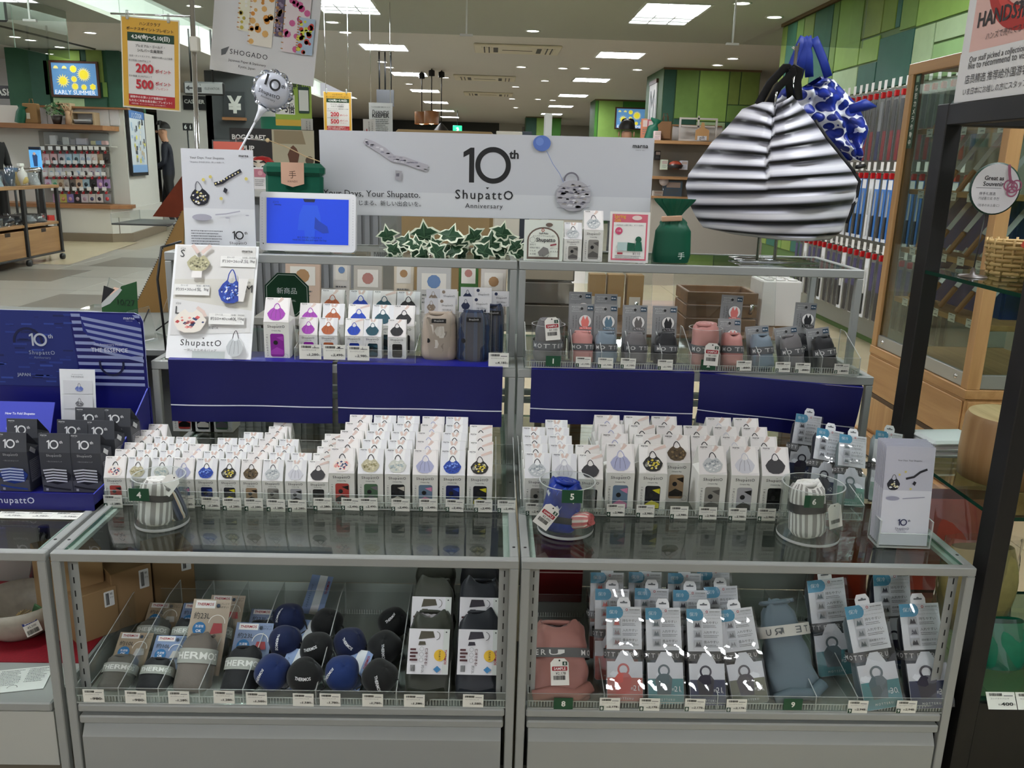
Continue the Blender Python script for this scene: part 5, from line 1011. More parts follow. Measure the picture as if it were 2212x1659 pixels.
for nm, u, c, pc in (('olive', 922, '#32352a', '#4a4436'), ('midnight navy', 1030, '#141824', '#2d2733')):
    folded_bag(f'{nm} folded shopping bag with white card at the tray front', u, 1498, c, .02, 40, 0, True, None, pc)
    folded_bag(f'{nm} folded shopping bag with white card in the middle of its stack', u, 1498, c, .10, 34, .03, True, None, pc)
    folded_bag(f'{nm} folded shopping bag at the back of its stack', u, 1498, c, .19, 28, .03, False, None, pc)
# brown shipping cartons with barcode labels
for k, ((x0, y0), (x1, y1), hh, dp, lb) in enumerate((((-.977, .209), (-.925, .263), .105, .1, 'plain brown carton nearest the slotted post'), ((-.922, .272), (-.868, .322), .13, .12, 'plain brown carton in the middle of three'), ((-.862, .36), (-.800, .407), .135, .1, 'plain brown carton beside the long acrylic tray'))):
    L_ = math.hypot(x1-x0, y1-y0); t = thing('shipping_carton', lb, 'carton', (x0, y0, ZS+.002), (0, 0, math.atan2(y1-y0, x1-x0))); MB().bbox(0, L_*1.25, 0, dp, 0, hh*1.1, mat('#9c7d58', .75, 0, .3, .12, 14), .0015).build('box', t); p = PR(1); p.rrect(L_*.85, hh*.66, L_*1.15, hh*1.02, .002, '#e6e6e4'); p.barcode(L_*.9, hh*.7, L_*1.0, hh*.98); p.text('紙', L_*1.07, hh*.95, h=.006); p.text('プラ', L_*1.07, hh*.86, h=.004); p.build('label_print', t)
    p = PR(1); p.rect(0, hh*1.099, L_*1.25, hh*1.1, '#7d6344'); p.build('flap_seam', t)
# ------------------------------------------------------------------ cooler bag packs (upper card, hang tab, lower card)
def cooler(label, u, v, y0, col, acc, bagc, lit, lean=26, tilt=0, dz=0, rz=0, sc=1.0, zb=None):
    q = oz(u, v, ZT); x = oy(u, v, y0).x if y0 > .05 else q.x; t = thing('cooler_bag_pack', label, 'packaged bag', (x, y0, (zb or ZT)+.004+dz), (R(-lean), R(tilt), R(rz))); t.scale = (sc, sc, sc); w = .074
    soft(.034, .021, .17, mat(col, .5, 0, .5, .2, 30, .2, 80, .2), 32, 14, .08, int(u), .4).build('bundle', t, (0, .026, .002)); band(.037, .024, .084, .102, mat('#59595a', .6), .4).build('elastic_band', t, (0, .026, .002)); wrap_text('MOTTERU', .037, .024, .093, .009, '#dedede', -118, .4, 1.09, 1.5).build('band_lettering', t, (0, .026, .002))
    MB().box(-w/2, w/2, -.0045, -.0037, .106, .192, mat('#e3e6ec', .3)).build('upper_card', t)
    p = PR(1); z0, z1 = .106, .192; p.poly([(-w/2, z1), (-w*.12, z1)]+[(-w*.16+w*.14*math.cos(R(k)), z1-.012+.012*math.sin(R(k))) for k in range(60, -91, -30)]+[(-w/2, z1-.024)], '#3f97bd'); p.text('保冷', -w*.3, z1-.011, w=w*.24, c='#dff0f6'); p.ring(w*.08, z1-.006, .0026, .0011, '#b8323c', 12); p.text('GOOD DESIGN', w*.3, z1-.006, w=w*.3, c='#2c2c2e', bold=.02); p.text('しっかりマチがあるから', w*.24, z1-.0125, w=w*.42, c='#55585c'); p.text('クルリト クーラーマルシェバッグ', w*.2, z1-.0195, w=w*.5, c='#33363a'); p.rect(-w*.1, z1-.0095, w*.47, z1-.009, '#9a9ea4')
    for k, s in enumerate(('持ちやすい', '入れやすい', '畳みやすい') if lit == '21' else ('持ちやすい', '入れやすい', '詰め替えやすい')):
        zz = z1-.031-k*.0195; p.rect(-w*.32, zz-.008, -w*.1, zz+.007, '#b9bcc2'); p.poly([(-w*.29, zz-.006), (-w*.13, zz-.006), (-w*.17, zz+.004), (-w*.21, zz-.001), (-w*.25, zz+.004)], bagc, up=(k == 0)); p.text(s, w*.16, zz+.003, w=w*.42, c='#3a3d42'); p.lines(-w*.05, w*.4, zz-.003, 2, .003, .0013, '#6a6d72', k)
    p.build('upper_print', t, (0, -.0045, 0))
    b = MB(); b.prism([(-.014, .19), (.014, .19), (.014, .202), (.009, .211), (-.009, .211), (-.014, .202)], -.0035, -.0028, mat('#e6e7ea', .3)); tb_ = b.build('hang_tab', t); p = PR(1); p.rrect(-.008, .199, .008, .202, .0014, '#6a6d72'); p.disc(0, .202, .0024, '#6a6d72', 10); p.build('slot', tb_, (0, -.0035, 0))
    b = MB(); b.prism([(-w/2+.004, 0), (w/2-.004, 0), (w/2, .004), (w/2, .082), (.02, .082), (.015, .092), (.008, .103), (-.008, .103), (-.015, .092), (-.02, .082), (-w/2, .082), (-w/2, .004)], -.0075, -.0068, mat('#dfe2ea', .3)); b.build('lower_card', t); ac = mat(acc, .35)
    p = PR(1); p.poly([(-w/2+.004, .0005), (w/2-.004, .0005), (w/2-.0005, .004), (w/2-.0005, .05), (-w/2+.0005, .05), (-w/2+.0005, .004)], ac); bc = bagc
    p.poly([(-.018, .018), (.01, .018), (.014, .05), (.008, .058), (.0, .06), (-.006, .06), (-.014, .058), (-.022, .048)], bc); p.ring(-.003, .066, .0125, .004, bc, 24); p.text('MOTTERU', 0, .009, w=w*.46, c='#e6ebee', space=1.5); p.text('約', w*.2, .029, h=.006, c='#eef0f2'); p.text(lit, w*.31, .03, h=.0105, c='#f2f4f6'); p.text('L', w*.42, .026, h=.004, c='#eef0f2'); p.build('lower_print', t, (0, -.0075, 0))
    b = MB(); rr = random.Random(int(u)); b.grid(lambda uu, vv: ((uu-.5)*(w+.006), -.0105-.004*math.sin(uu*7+vv*9+u)*.5-.002*math.sin(vv*17), .002+.19*vv), 10, 14, CELLO); b.build('cellophane', t); return t
PKc, TLc, NVc, GYc = ('#a5736a', '#c06a5e', '#c85f58'), ('#5d6c74', '#4f8a90', '#59686e'), ('#14172a', '#10204e', '#221c30'), ('#4c4844', '#77796a', '#5b565c')
for nm, u, cs, y0, tl_ in (('coral pink', 1345, PKc, .018, 0), ('teal', 1432, TLc, .016, 1), ('navy', 1520, NVc, .014, 1), ('stone grey', 1612, GYc, .02, 9)): cooler(f'{nm} 21-litre cooler bag pack at the tray front', u, 1505, y0, *cs, '21', 27, -tl_)
for nm, u, cs, y0, tl_ in (('coral pink', 1322, PKc, .1, 0), ('teal', 1405, TLc, .105, -1), ('navy', 1492, NVc, .1, 0), ('stone grey', 1570, GYc, .12, 4)): cooler(f'{nm} 21-litre cooler bag pack in the second row', u, 1440, y0, *cs, '21', 20, -tl_)
for nm, u, cs, y0, tl_ in (('coral pink', 1308, PKc, .175, 0), ('teal', 1390, TLc, .18, 0), ('navy', 1475, NVc, .178, 0), ('stone grey', 1545, GYc, .2, 3)): cooler(f'{nm} 21-litre cooler bag pack in the third row', u, 1400, y0, *cs, '21', 14, -tl_, .005)
cooler('teal 30-litre cooler bag pack at the tray front', 1892, 1510, .012, *TLc, '30', 24, -9, 0, 3, 1.1); cooler('navy 30-litre cooler bag pack at the tray front', 1992, 1510, .014, *NVc, '30', 24, -6, 0, -4, 1.1)
cooler('teal 30-litre cooler bag pack in the second row', 1808, 1440, .13, '#3f4c54', *TLc[1:], '30', 16, -8, .0, 0, 1.1); cooler('navy 30-litre cooler bag pack in the second row', 1935, 1440, .14, *NVc, '30', 16, -4, .01, 0, 1.1)
# big sample bags
def sample(label, u, v, y0, rx, ry, L_, col, lean, rz, bandc, txt, tc, flip=False, tilt=0, taper=(1.02, .92), bz=.55):
    q = oz(u, v, ZT); t = thing('sample_bag', label, 'sample bag', (q.x, y0, ZT+.003), (R(-lean), R(tilt), R(rz))); soft(rx, ry, L_, mat(col, .55, 0, .4, .12, 14, .2, 60, .25), 48, 18, .11, int(u), .5, taper).build('bundle', t, (0, ry, 0)); band(rx, ry, L_*bz, L_*(bz+.12), mat(bandc, .6), .5).build('elastic_band', t, (0, ry, 0)); b = wrap_text(txt, rx, ry, L_*(bz+.06), L_*.07, tc, -88, .5, 1.09, 1.5); o = b.build('band_lettering', t, (0, ry, 0))
    b = MB(); b.tube([(-rx*.95, -.004, .01), (-rx*.3, -.01, .018), (rx*.5, -.008, .012), (rx, .0, .03)], .013, mat(col, .55, 0, .4, .12, 14), 8); b.build('folded_hem', t); return t
sample('folded pink sample bag with lettered grey band in the lower tray', 1210, 1500, .02, .062, .034, .16, '#a8746b', 38, 0, '#5c5b5b', 'TERU  MO', '#dcdad6')
paper_tag('white SAMPLE tag with price and green 8 on the pink sample bag', (oy(1209, 1450, .01).x, .008, oy(1209, 1450, .01).z), (R(-30), R(-2), 0), .037, .052, True, '8', '¥2,178')
sample('folded slate blue sample bag with pale band in the lower tray', 1722, 1508, .03, .056, .036, .2, '#66757f', 30, 4, '#c3c1ba', 'UЯƎT', '#55585a', False, -6, (1.1, .62), .66)
# red liner box and cellophane goods inside the cabinet
a, c = oy(1143, 1225, .44), oy(1256, 1300, .44); t = thing('red_box', 'dark red box standing inside behind the pink sample', 'box', (a.x, .44, ZS+.0005)); MB().bbox(0, c.x-a.x, 0, .06, 0, .16, mat('#6b0d10', .45), .002).build('box', t); MB().box(0, c.x-a.x, -.0008, -.0002, .082, .085, mat('#c9a9a4')).build('lid_line', t)
def cello_bag(label, loc, sx, sy, sz, col, seed=1, cat='wrapped sweets', rot=(0, 0, 0)):
    t = thing('cellophane_bag', label, cat, loc, rot); rr = random.Random(seed); b = MB(); b.grid(lambda u, v: (sx*(.5+.08*math.sin(5*v+seed))*math.copysign(abs(math.cos(2*math.pi*u))**.7, math.cos(2*math.pi*u)), sy*(.5-.3*v*v)*math.copysign(abs(math.sin(2*math.pi*u))**.7, math.sin(2*math.pi*u)), sz*v), 30, 10, mat(col, .5, 0, .5, .4, 40), wrap=True); b.build('contents', t)
    b = MB(); b.grid(lambda u, v: (sx*.57*math.cos(2*math.pi*u)*(1+.05*math.sin(9*u*6.28+8*v)), sy*(.58-.36*v)*math.sin(2*math.pi*u)*(1+.08*math.sin(7*u*6.28+5*v)), sz*1.12*v), 44, 12, CELLO, wrap=True); b.build('wrapper', t); return t
q = oy(2010, 1300, .35); cello_bag('orange-red cellophane packet inside the cabinet corner', (.845, .46, ZS+.002), .15, .07, .27, '#b03a1c', 3, 'packet')
# packs standing on the glass behind tub 6
for nm, u, y0, cs, tl_, lean in (('dark navy', 1775, .34, NVc, -14, 22), ('pale teal', 1838, .3, ('#7c8a8c', '#6f9c8e', '#6a787c'), -9, 26), ('silver grey', 1905, .33, ('#9aa3a4', '#8fa8a0', '#77858a'), -12, 20), ('navy and white', 1722, .46, NVc, -10, 12)): cooler(f'{nm} cooler bag pack leaning on the glass behind the striped roll', u, 1060, y0, *cs, '21', lean, tl_*-.6, 0, -4, .86, Z1)
# ================================================================== blue anniversary counter display on the low stand
BX1 = -.908; BX0 = -1.34; t = thing('counter_display', 'navy cardboard anniversary counter display with tall printed back', 'counter display', (0, 0, Z1+.0005)); CB = mat('#12146f', .45); CB2 = mat('#3a45b4', .45)
MB().box(BX0, BX1, .205, .545, 0, .012, CB).build('base', t); MB().box(BX0, BX1, .203, .205, 0, .038, CB).build('front_wall', t)
b = MB(); pr = [(.205, 0), (.545, 0), (.545, .185), (.53, .185), (.27, .04), (.205, .036)]; n = len(pr); v = [(BX1-.003, y, z) for y, z in pr]+[(BX1, y, z) for y, z in pr]; b.add(v, [tuple(range(n)), tuple(range(2*n-1, n-1, -1))], CB); b.add(v, [(i, i+n, (i+1) % n+n, (i+1) % n) for i in range(n)], CB2); b.build('side_wall', t)
b = MB(); hb = .372; b.prism([(BX0, 0), (BX1, 0), (BX1, hb-.02), (BX1-.006, hb-.006), (BX1-.02, hb), (BX0, hb)], .532, .535, mat('#15186e', .35), side=mat('#b9c4ea')); b.build('back_panel', t)
p = PR(1); X = lambda u: BX0+(u+88)/405*(BX1-BX0); Y = lambda v_: hb-(v_-675)/158*(hb-.185)
p.poly([(BX0, .185), (X(165), .185), (X(153), hb-.001), (BX0, hb-.001)], '#1b2a72')
rr = random.Random(11)
for i in range(70): x, y = BX0+.01+rr.random()*(X(150)-BX0-.02), .19+rr.random()*(hb-.2); s = .004+rr.random()*.012; p.rect(x, y, x+s*2.2, y+s*.35, ('#263a8a', '#141f58', '#31489c')[i % 3], up=(i == 0))
p.ring(X(55), Y(740), .036, .006, '#0c1240', 24, -5, 185); tenth(p, X(78), Y(735), .031, '#b9bfcc', False); shupatto(p, X(84), Y(763), .062, '#a4acbf'); p.text('Anniversary', X(84), Y(773), w=.04, c='#7c86a8'); p.text('JAPAN', X(38), Y(810), w=.032, c='#aab2c4', bold=.02)
for k in range(11): z = .19+k*.017; p.poly([(X(168)-.001*k, z), (BX1-.006, z), (BX1-.006, z+.0075), (X(167)-.001*k, z+.0075)], '#8f9ac6', up=(k == 0))
p.poly([(X(178), hb-.003), (BX1-.024, hb-.003), (BX1-.004, hb-.03), (BX1-.002, Y(762)), (X(270), Y(768)), (X(215), Y(745)), (X(182), Y(715))], '#18247c')
for k in range(6): z0 = Y(694)-k*.0155+.012; p.poly([(max(X(178), X(180+k*4)), z0), (BX1-.004, z0-.026), (BX1-.004, z0-.034), (max(X(178), X(182+k*5)), z0-.008)], '#8f9ac6', up=(k == 0))
p.ring(X(240), Y(782), .031, .0055, '#0a0f3a', 24, 165, 372); p.text('10th Anniversary Model', X(236), Y(742), w=.068, c='#c8cde0'); p.text('THE ESSENCE', X(238), Y(753), w=.088, c='#e6e9f2'); marna(p, X(288), Y(686), .026, '#cfd4e6'); p.build('back_print', t, (0, .532, 0))
p = PR(1); p.text('ShupattO', oy(28, 1077, .2).x, .019, w=.086, c='#dfe3f4', bold=.01, space=1.15); p.build('front_lettering', t, (0, .203, 0))
for k in range(3): MB().box(BX0+.002, BX1-.004, .33+k*.058, .388+k*.058-.001, .0125, .026+k*.012, CB).build('step', t)
# sloped folding guide and white lineup card
q = oy(60, 890, .45); t = thing('folding_guide', 'light blue sloped folding guide inside the navy display', 'sign', (-1.2, .40, Z1+.04), (R(-28), 0, 0)); MB().box(-.09, .095, 0, .002, 0, .14, mat('#3f48b8', .45)).build('board', t); p = PR(1); p.text('How To Fold Shupatto', .018, .11, w=.07, c='#e6e9fb', bold=.02); p.disc(.02, .075, .03, '#7f88dc', 20, ry=.012); p.disc(.02, .076, .026, '#525bc8', 20, ry=.009); p.text('Hold the center of both ends and', .0, .05, w=.085, c='#d9ddf6'); p.text('PULL!', -.03, .02, w=.02, c='#d9ddf6'); p.build('print', t)
q = oy(160, 850, .47); t = sheet('white lineup card with three bags standing in the navy display', 'card', .084, .175, (oy(162, 850, .47).x, .47, Z1+.066), (R(-7), 0, 0), .001, None, 'lineup_card'); p = PR(1); p.text('10th Anniversary Model', 0, .162, w=.026, c='#77777c'); p.text('THE ESSENCE', 0, .157, w=.03, c='#55555a')
for k, (c, pt_) in enumerate((('#6a7cc0', '#a9b6e2'), ('#6d6e72', '#c6c7ca'), ('#2d4aa0', '#7f9ad8'))): z = .148-k*.036; p.rect(-.034, z-.032, .036, z, '#dcdde0'); p.bag(.004, z-.02, .02, .013, c, [pt_], 14, k, '#3a3a44', .5)
p.build('print', t)
# charcoal essence cartons
def essence(label, kind):
    w, d, h, k = .068, .05, .134, .092; t = thing('essence_carton', label, 'carton', group='charcoal anniversary cartons'); carton_mesh(w, d, h, k, mat('#43454b', .45), .16).build('carton_body', t); c1, c2 = ('#dfe0e4', '#1c1c22') if kind == 'grey' else ('#c9d4ee', '#1d3a86')
    p = PR(2); tenth(p, w*.44, .018, .019, '#e9eaec', False); marna(p, w*.16, .038, w*.2, '#d6d7da'); p.build('gable_print', t, (0, 0, k), (-math.atan2(d*.16, h-k), 0, 0)); p = PR(2)
    shupatto(p, w*.47, k*.92, w*.48, '#d6d7da'); p.text('一気にたためるバッグ', w*.47, k*.78, w=w*.5, c='#b9bac0')
    p.rect(.001, .001, w-.001, k*.3, '#5a5b60'); p.poly([(w*.02, k*.42), (w*.2, k*.56), (w*.5, k*.62), (w*.8, k*.58), (w*.98, k*.44), (w*.85, k*.26), (w*.5, k*.2), (w*.2, k*.26)], c2)
    for q_ in range(5): z = k*(.27+q_*.07); p.line([(w*(.16-.02*q_), z), (w*.4, z+.003), (w*.84, z+.001)], .0036, c1, up=(q_ == 0))
    p.line([(w*.06, k*.16), (w*.4, k*.11), (w*.92, k*.07)], .004, '#26272b' if kind == 'grey' else '#2a4a9a'); p.rect(w*.12, k*.04, w*.2, k*.1, '#c9cacc'); p.build('front_print', t)
    p = PR(1); p.rect(.006, .02, d-.006, .07, '#8a8b90'); p.lines(.008, d-.008, .068, 10, .0045, .0018, '#3a3b40'); p.build('side_print', t, (w, 0, 0), (0, 0, R(90)))
    MB().box(-.011, .011, -.0006, 0, -.005, .005, mat('#dadbdc', .4)).build('care_sticker', t, (w+.001, d*.42, k*.98), (0, R(35), R(90))); return t
eg = essence('charcoal anniversary carton with grey striped bag picture', 'grey'); eb = essence('charcoal anniversary carton with blue striped bag picture', 'blue')
for rt, u, row, wh in ((eg, 116, 0, 'front row beside the blue ones'), (eg, 182, 0, 'front row beside the side wall'), (eg, 158, 1, 'middle row beside the blue ones'), (eg, 216, 1, 'middle row beside the side wall'), (eg, 199, 2, 'back row before the lineup card'), (eg, 254, 2, 'back row beside the side wall'), (eb, 22, 0, 'front row'), (eb, 50, 1, 'middle row')):
    y = .274+row*.058; z = Z1+(.0131 if row == 0 else .0145+.012*row); place(rt, USED, (oy(u, 960, y).x-.034, y, z), (0, 0, R(-1)), rt['label'].split(' picture')[0].split(',')[0]+', '+wh, 'charcoal anniversary cartons')
for k, (u, v) in enumerate(((30, 1108), (92, 1107), (155, 1106))):
    q = oz(u, v, Z1); t = price_card('2,750', None, .058, .034, 'white price card lying flat '+('before the blue-striped cartons', 'before the navy front lettering', 'at the navy display corner')[k]); t.location = (q.x, .172, Z1+.0012); t.rotation_euler = (R(-90), 0, 0); t['group'] = 'flat price cards'
# things inside the low stand
q = oz(28, 1392, .172); t = thing('stoneware_bowl', 'cream stoneware bowl on the red liner with price label', 'bowl', (-1.135, .27, .173)); SW = mat('#b9b0a0', .45, 0, .5, .35, 60)
b = MB(); b.lathe([(.0001, .004), (.05, .002), (.055, 0), (.06, .006), (.085, .028), (.094, .06), (.095, .082), (.091, .082), (.088, .06), (.078, .032), (.05, .014), (.0001, .012)], SW, 40); b.build('bowl_body', t)
p = PR(0); p.rect(-.016, -.014, .016, .012, '#e6e2d8'); p.rect(-.016, .012, .014, .02, '#20307a'); p.text('SAMPLE', -.001, .016, w=.022, c='#e6e6f0', bold=.02); p.barcode(-.013, -.011, .011, -.001); p.text('¥5,500', .0, .005, w=.018); p.build('price_label', t, (.066, -.07, .045), (R(-14), R(-12), R(42)))
t = thing('bamboo_whisk', 'pale bamboo tea whisk lying in the stoneware bowl', 'whisk', (-1.15, .27, .19), (R(62), 0, R(50)))
for k in range(22): a = k*.2856; b = MB(); b.tube([(.004*math.cos(a), .004*math.sin(a), .0), (.012*math.cos(a), .012*math.sin(a), .045), (.02*math.cos(a), .02*math.sin(a), .075)], .0012, mat('#c7ad7c'), 5); b.build('tine', t)
b = MB(); b.lathe([(.0001, -.06), (.008, -.06), (.009, 0), (.0001, 0)], mat('#b89a66'), 12); b.build('handle', t)
t = thing('green_packet', 'flat pale green tea packet standing in the stoneware bowl', 'packet', (-1.105, .28, .195), (R(35), R(35), 0)); MB().bbox(-.015, .015, 0, .004, 0, .08, mat('#5c8a62', .5), .001).build('packet', t)
q = oz(55, 1472, .171); t = thing('instruction_leaflet', 'white printed instruction leaflet lying before the red liner', 'leaflet', (-1.03, .075, .1722), (R(-90), 0, R(12))); MB().box(-.06, .05, 0, .0008, -.04, .045, mat('#dcdfda', .5)).build('sheet', t); p = PR(1); p.lines(-.05, -.002, .038, 10, .0058, .0022, '#5a5d60', 3); p.lines(.004, .045, .038, 9, .0058, .0022, '#5a5d60', 4); p.ring(-.012, -.028, .01, .001, '#4a4a4a', 16, 0, 180); p.build('print', t)
t = thing('shipping_carton', 'open brown carton under the glass of the low stand', 'carton', (-1.03, .3, .172), (0, 0, R(40))); MB().bbox(-.06, .06, -.06, .06, 0, .2, mat('#a2835c', .75, 0, .3, .12, 14), .002).build('box', t); MB().box(-.06, .06, -.0008, .0008, .2001, .2006, mat('#7a6142')).build('flap_seam', t)
t = thing('dark_flask', 'dark glass flask with yellow label inside the low stand', 'flask', (-1.13, .4, .172)); b = MB(); b.lathe([(.0001, 0), (.04, 0), (.042, .08), (.03, .13), (.012, .16), (.012, .2), (.0001, .2)], mat('#14100e', .15), 24); b.build('flask_body', t); MB().box(.005, .035, -.043, -.0425, .12, .16, mat('#c9a93a')).build('yellow_label', t)
# ================================================================== clutter behind the navy display
t = thing('rear_shelf', 'grey shelf block carrying signs behind the navy display', 'shelf', (0, 0, 0)); MB().bbox(-1.75, -.93, .75, 1.35, .715, .735, GREYD, .003).build('top_board', t); MB().box(-1.74, -.94, .8, 1.34, 0, .715, mat('#6d6f6c')).build('cabinet', t)
ZR = .7358
t = thing('peach_sign', 'peach card in a tilted clear frame behind the navy display', 'sign', (-1.27, 1.08, ZR), (R(-10), R(14), R(-30))); MB().box(0, .1, 0, .003, 0, .15, ACR, caps=ACRE).build('frame', t); MB().prism([(.012, .06), (.09, .1), (.094, .14), (.03, .13)], -.001, -.0003, mat('#d9b6a0')).build('card', t)
t = thing('tin_canister', 'brushed steel canister with clear lid behind the navy display', 'canister', (-1.21, 1.02, ZR)); b = MB(); b.lathe([(.0001, 0), (.05, 0), (.05, .05), (.0001, .05)], mat('#8f9091', .35, .8), 30); b.build('tin', t); MB().box(-.065, .06, -.055, .055, .052, .062, ACR, caps=ACRE).build('lid', t)
t = thing('green_card', 'torn dark green card with handwritten date behind the display', 'card', (-1.10, .86, ZR), (R(-4), 0, R(-6))); MB().prism([(-.06, 0), (.045, 0), (.045, .165), (.0, .15), (-.012, .13), (-.04, .11), (-.06, .09)], 0, .001, mat('#174a20', .5)).build('card', t); p = PR(1); p.poly([(-.06, .088), (-.035, .1), (-.01, .125), (.002, .14), (-.004, .145), (-.016, .136), (-.04, .118), (-.06, .1)], '#b9bcb8'); p.text('10/27', .012, .105, w=.05, c='#0a2410', rot=-2); p.poly([(-.06, .1), (-.04, .12), (-.018, .14), (-.05, .15)], '#15161a'); p.build('print', t)
t = thing('pale_green_sign', 'pale green notice in a slanted clear frame by the corrugated board', 'sign', (-1.02, 1.2, ZR), (R(-6), R(16), R(-15))); MB().box(-.06, .03, 0, .003, 0, .24, ACR, caps=ACRE).build('frame', t); MB().box(-.055, .025, -.001, -.0003, .1, .235, mat('#b9d9a0')).build('notice', t)
t = thing('corrugated_board', 'tilted brown corrugated board propped behind the stand corner', 'board', (-1.05, 1.28, ZR), (0, 0, 0)); P_ = [oy(285, 675, 1.28), oy(395, 675, 1.28), oy(398, 455, 1.28), oy(393, 455, 1.28)]; MB().prism([(q_.x+1.05, q_.z-ZR) for q_ in P_], 0, .006, mat('#8a6a3c', .8, 0, .3, .15, 10), side=mat('#5a4526', .8)).build('board', t)
b = MB(); a_, c_ = P_[0], P_[3]
for k in range(46): q_ = a_.lerp(c_, k/46); b.box(q_.x+1.05-.002, q_.x+1.05+.0015, -.0015, .004, q_.z-ZR, q_.z-ZR+.0025, mat('#1f1710'))
b.build('flute_edge', t)['kind'] = 'stuff'
for k, (x, y, rz, h_) in enumerate(((-1.0, .9, 25, .12), (-.975, .98, -20, .14), (-1.02, .82, 10, .1))):
    t = thing('clear_bracket', ('clear acrylic price bracket lying tilted by the green card', 'clear acrylic holder leaning by the grey corner post', 'small clear acrylic holder beside the green card')[k], 'acrylic holder', (x, y, ZR), (R(-20), R(25-20*k), R(rz))); MB().box(-.03, .03, 0, .003, 0, h_, ACR, caps=ACRE).build('panel', t); MB().box(-.03, .03, -.03, 0, 0, .003, ACR, caps=ACRE).build('foot', t); b = MB(); b.tube([(-.03, -.004, .01), (.03, -.004, h_*.9)], .002, mat('#16161a'), 5); b.build('black_edge', t)
t = thing('black_cable', 'black cable hanging beside the grey corner post', 'cable', (0, 0, 0)); b = MB(); b.tube([(-.93, .72, .74), (-.925, .70, .82), (-.935, .71, .93), (-.93, .74, 1.01), (-.9, .8, 1.02)], .0035, BLACK, 6); b.build('cable', t)
# ================================================================== dark wooden shelf unit
DW = wood('#100c0a', '#080605', 1, 2, .55); X0, YF, YR_, ZTOP = .922, .0, .468, 1.402
t = thing('dark_shelf_unit', 'dark stained wooden shelf unit with glass shelves beside the stand', 'shelf unit', (0, 0, 0))
for y0, y1 in ((YF, YF+.05), (YR_-.05, YR_)):
    for x in (X0, 1.62): MB().bbox(x, x+.037, y0, y1, 0, ZTOP, DW, .002).build('post', t)
for x in (X0, 1.62): MB().bbox(x+.001, x+.036, YF+.05, YR_-.05, ZTOP-.046, ZTOP-.001, DW, .002).build('side_rail', t); MB().bbox(x+.002, x+.03, YF+.05, YR_-.05, .02, .195, DW, .002).build('side_panel', t)
for y0 in (YF+.001, YR_-.049): MB().bbox(X0+.037, 1.62, y0, y0+.046, ZTOP-.046, ZTOP-.001, DW, .002).build('cross_rail', t)
MB().bbox(X0+.037, 1.62, YF+.004, YF+.03, .02, .195, DW, .002).build('front_panel', t)
for z in (.2, .6, 1.03): MB().box(X0+.003, 1.655, YF+.004, YR_-.004, z, z+.008, clear('#d6e6de', 1.0), caps=clear('#2f5a4a', .5, .1, .2, .8, '#123a2c')).build('glass_shelf', t)
# hanging sign on its side rail
SX = X0+.012; ya, yb = .42, -.1; W_ = ya-yb; t = thing('recommendation_sign', 'tall red-circle staff recommendation sign standing on the dark unit', 'sign', (SX, ya, ZTOP+.0005), (0, 0, R(-90))); MB().box(0, W_, 0, .004, 0, .52, mat('#e4e2e0', .4)).build('board', t); p = PR(1)
p.rect(.03, .09, W_, .52, '#e3b9ae'); p.l += 1; p.ring(.21, .27, .15, .045, '#b3271f', 40); p.ring(.22, .28, .14, .018, '#cf4338', 40); p.rect(0, 0, W_, .1, '#e6e4e2')
p.text('at HANDS', .17, .205, w=.13, al='L', c='#3a2622'); p.text('HANDS推荐', .05, .162, w=.22, al='L', c='#2a2224', bold=.02); p.text('ハンズで売れてる！人気商品', .09, .124, w=.2, al='L', c='#4a3a38'); p.text('Our staff picked a collection of items they would', .04, .083, w=.34, al='L', c='#3a3638'); p.text('like to recommend to visitors.', .04, .072, w=.24, al='L', c='#3a3638'); p.text('店员精选 推荐给外国游客的商品', .035, .045, w=.28, al='L', c='#3a3638'); p.text('いま日本にお越しの方にスタッフがおすすめ', .035, .02, w=.3, al='L', c='#3a3638'); p.build('print', t)
# souvenir round sign on the upper glass
q = oy(2150, 408, .3); ZG = 1.0386; t = thing('souvenir_sign', 'round white souvenir sign with dark green rim on a wire stand', 'sign', (.985, .30, ZG)); b = MB(); rz = q.z-ZG; cx = q.x-.985; b.lathe([(.0001, 0), (.054, 0), (.054, .003), (.0001, .003)], mat('#12382a', .5), 40, T=Matrix.Translation((cx, .003, rz)) @ Matrix.Rotation(R(90), 4, 'X')); b.build('rim_disc', t)
p = PR(1); p.disc(cx, rz, .051, '#e9e7ea', 40); p.text('Great as', cx-.006, rz+.022, w=.041, bold=.02); p.text('Souvenir', cx-.006, rz+.01, w=.044, bold=.02); p.rect(cx-.042, rz+.001, cx+.012, rz+.0018, '#3a3a3c'); p.text('伴手礼首选', cx-.016, rz-.01, w=.035); p.text('기념품으로 추천', cx-.012, rz-.02, w=.044); p.text('（日本のお土産に）', cx-.01, rz-.034, w=.046)
p.line([(cx+.02, rz+.05), (cx+.024, rz+.03), (cx+.03, rz+.012)], .006, '#a8647e')
for dx, dy in ((0, 0), (.008, .004), (-.008, .004), (0, -.008)): p.ring(cx+.034+dx, rz+.004+dy, .012, .003, '#a35a76', 20)
p.build('print', t, (0, -.0002, 0)); b = MB(); b.tube([(cx-.01, .004, rz-.05), (cx-.015, .006, .01)], .0016, mat('#3a3a3a', .4), 6); b.build('wire', t); b = MB(); b.lathe([(.03, 0), (.028, .003), (.006, .006), (.003, .02)], mat('#4a4038', .4), 24, T=Matrix.Translation((cx-.015, .006, 0))); b.build('foot', t)
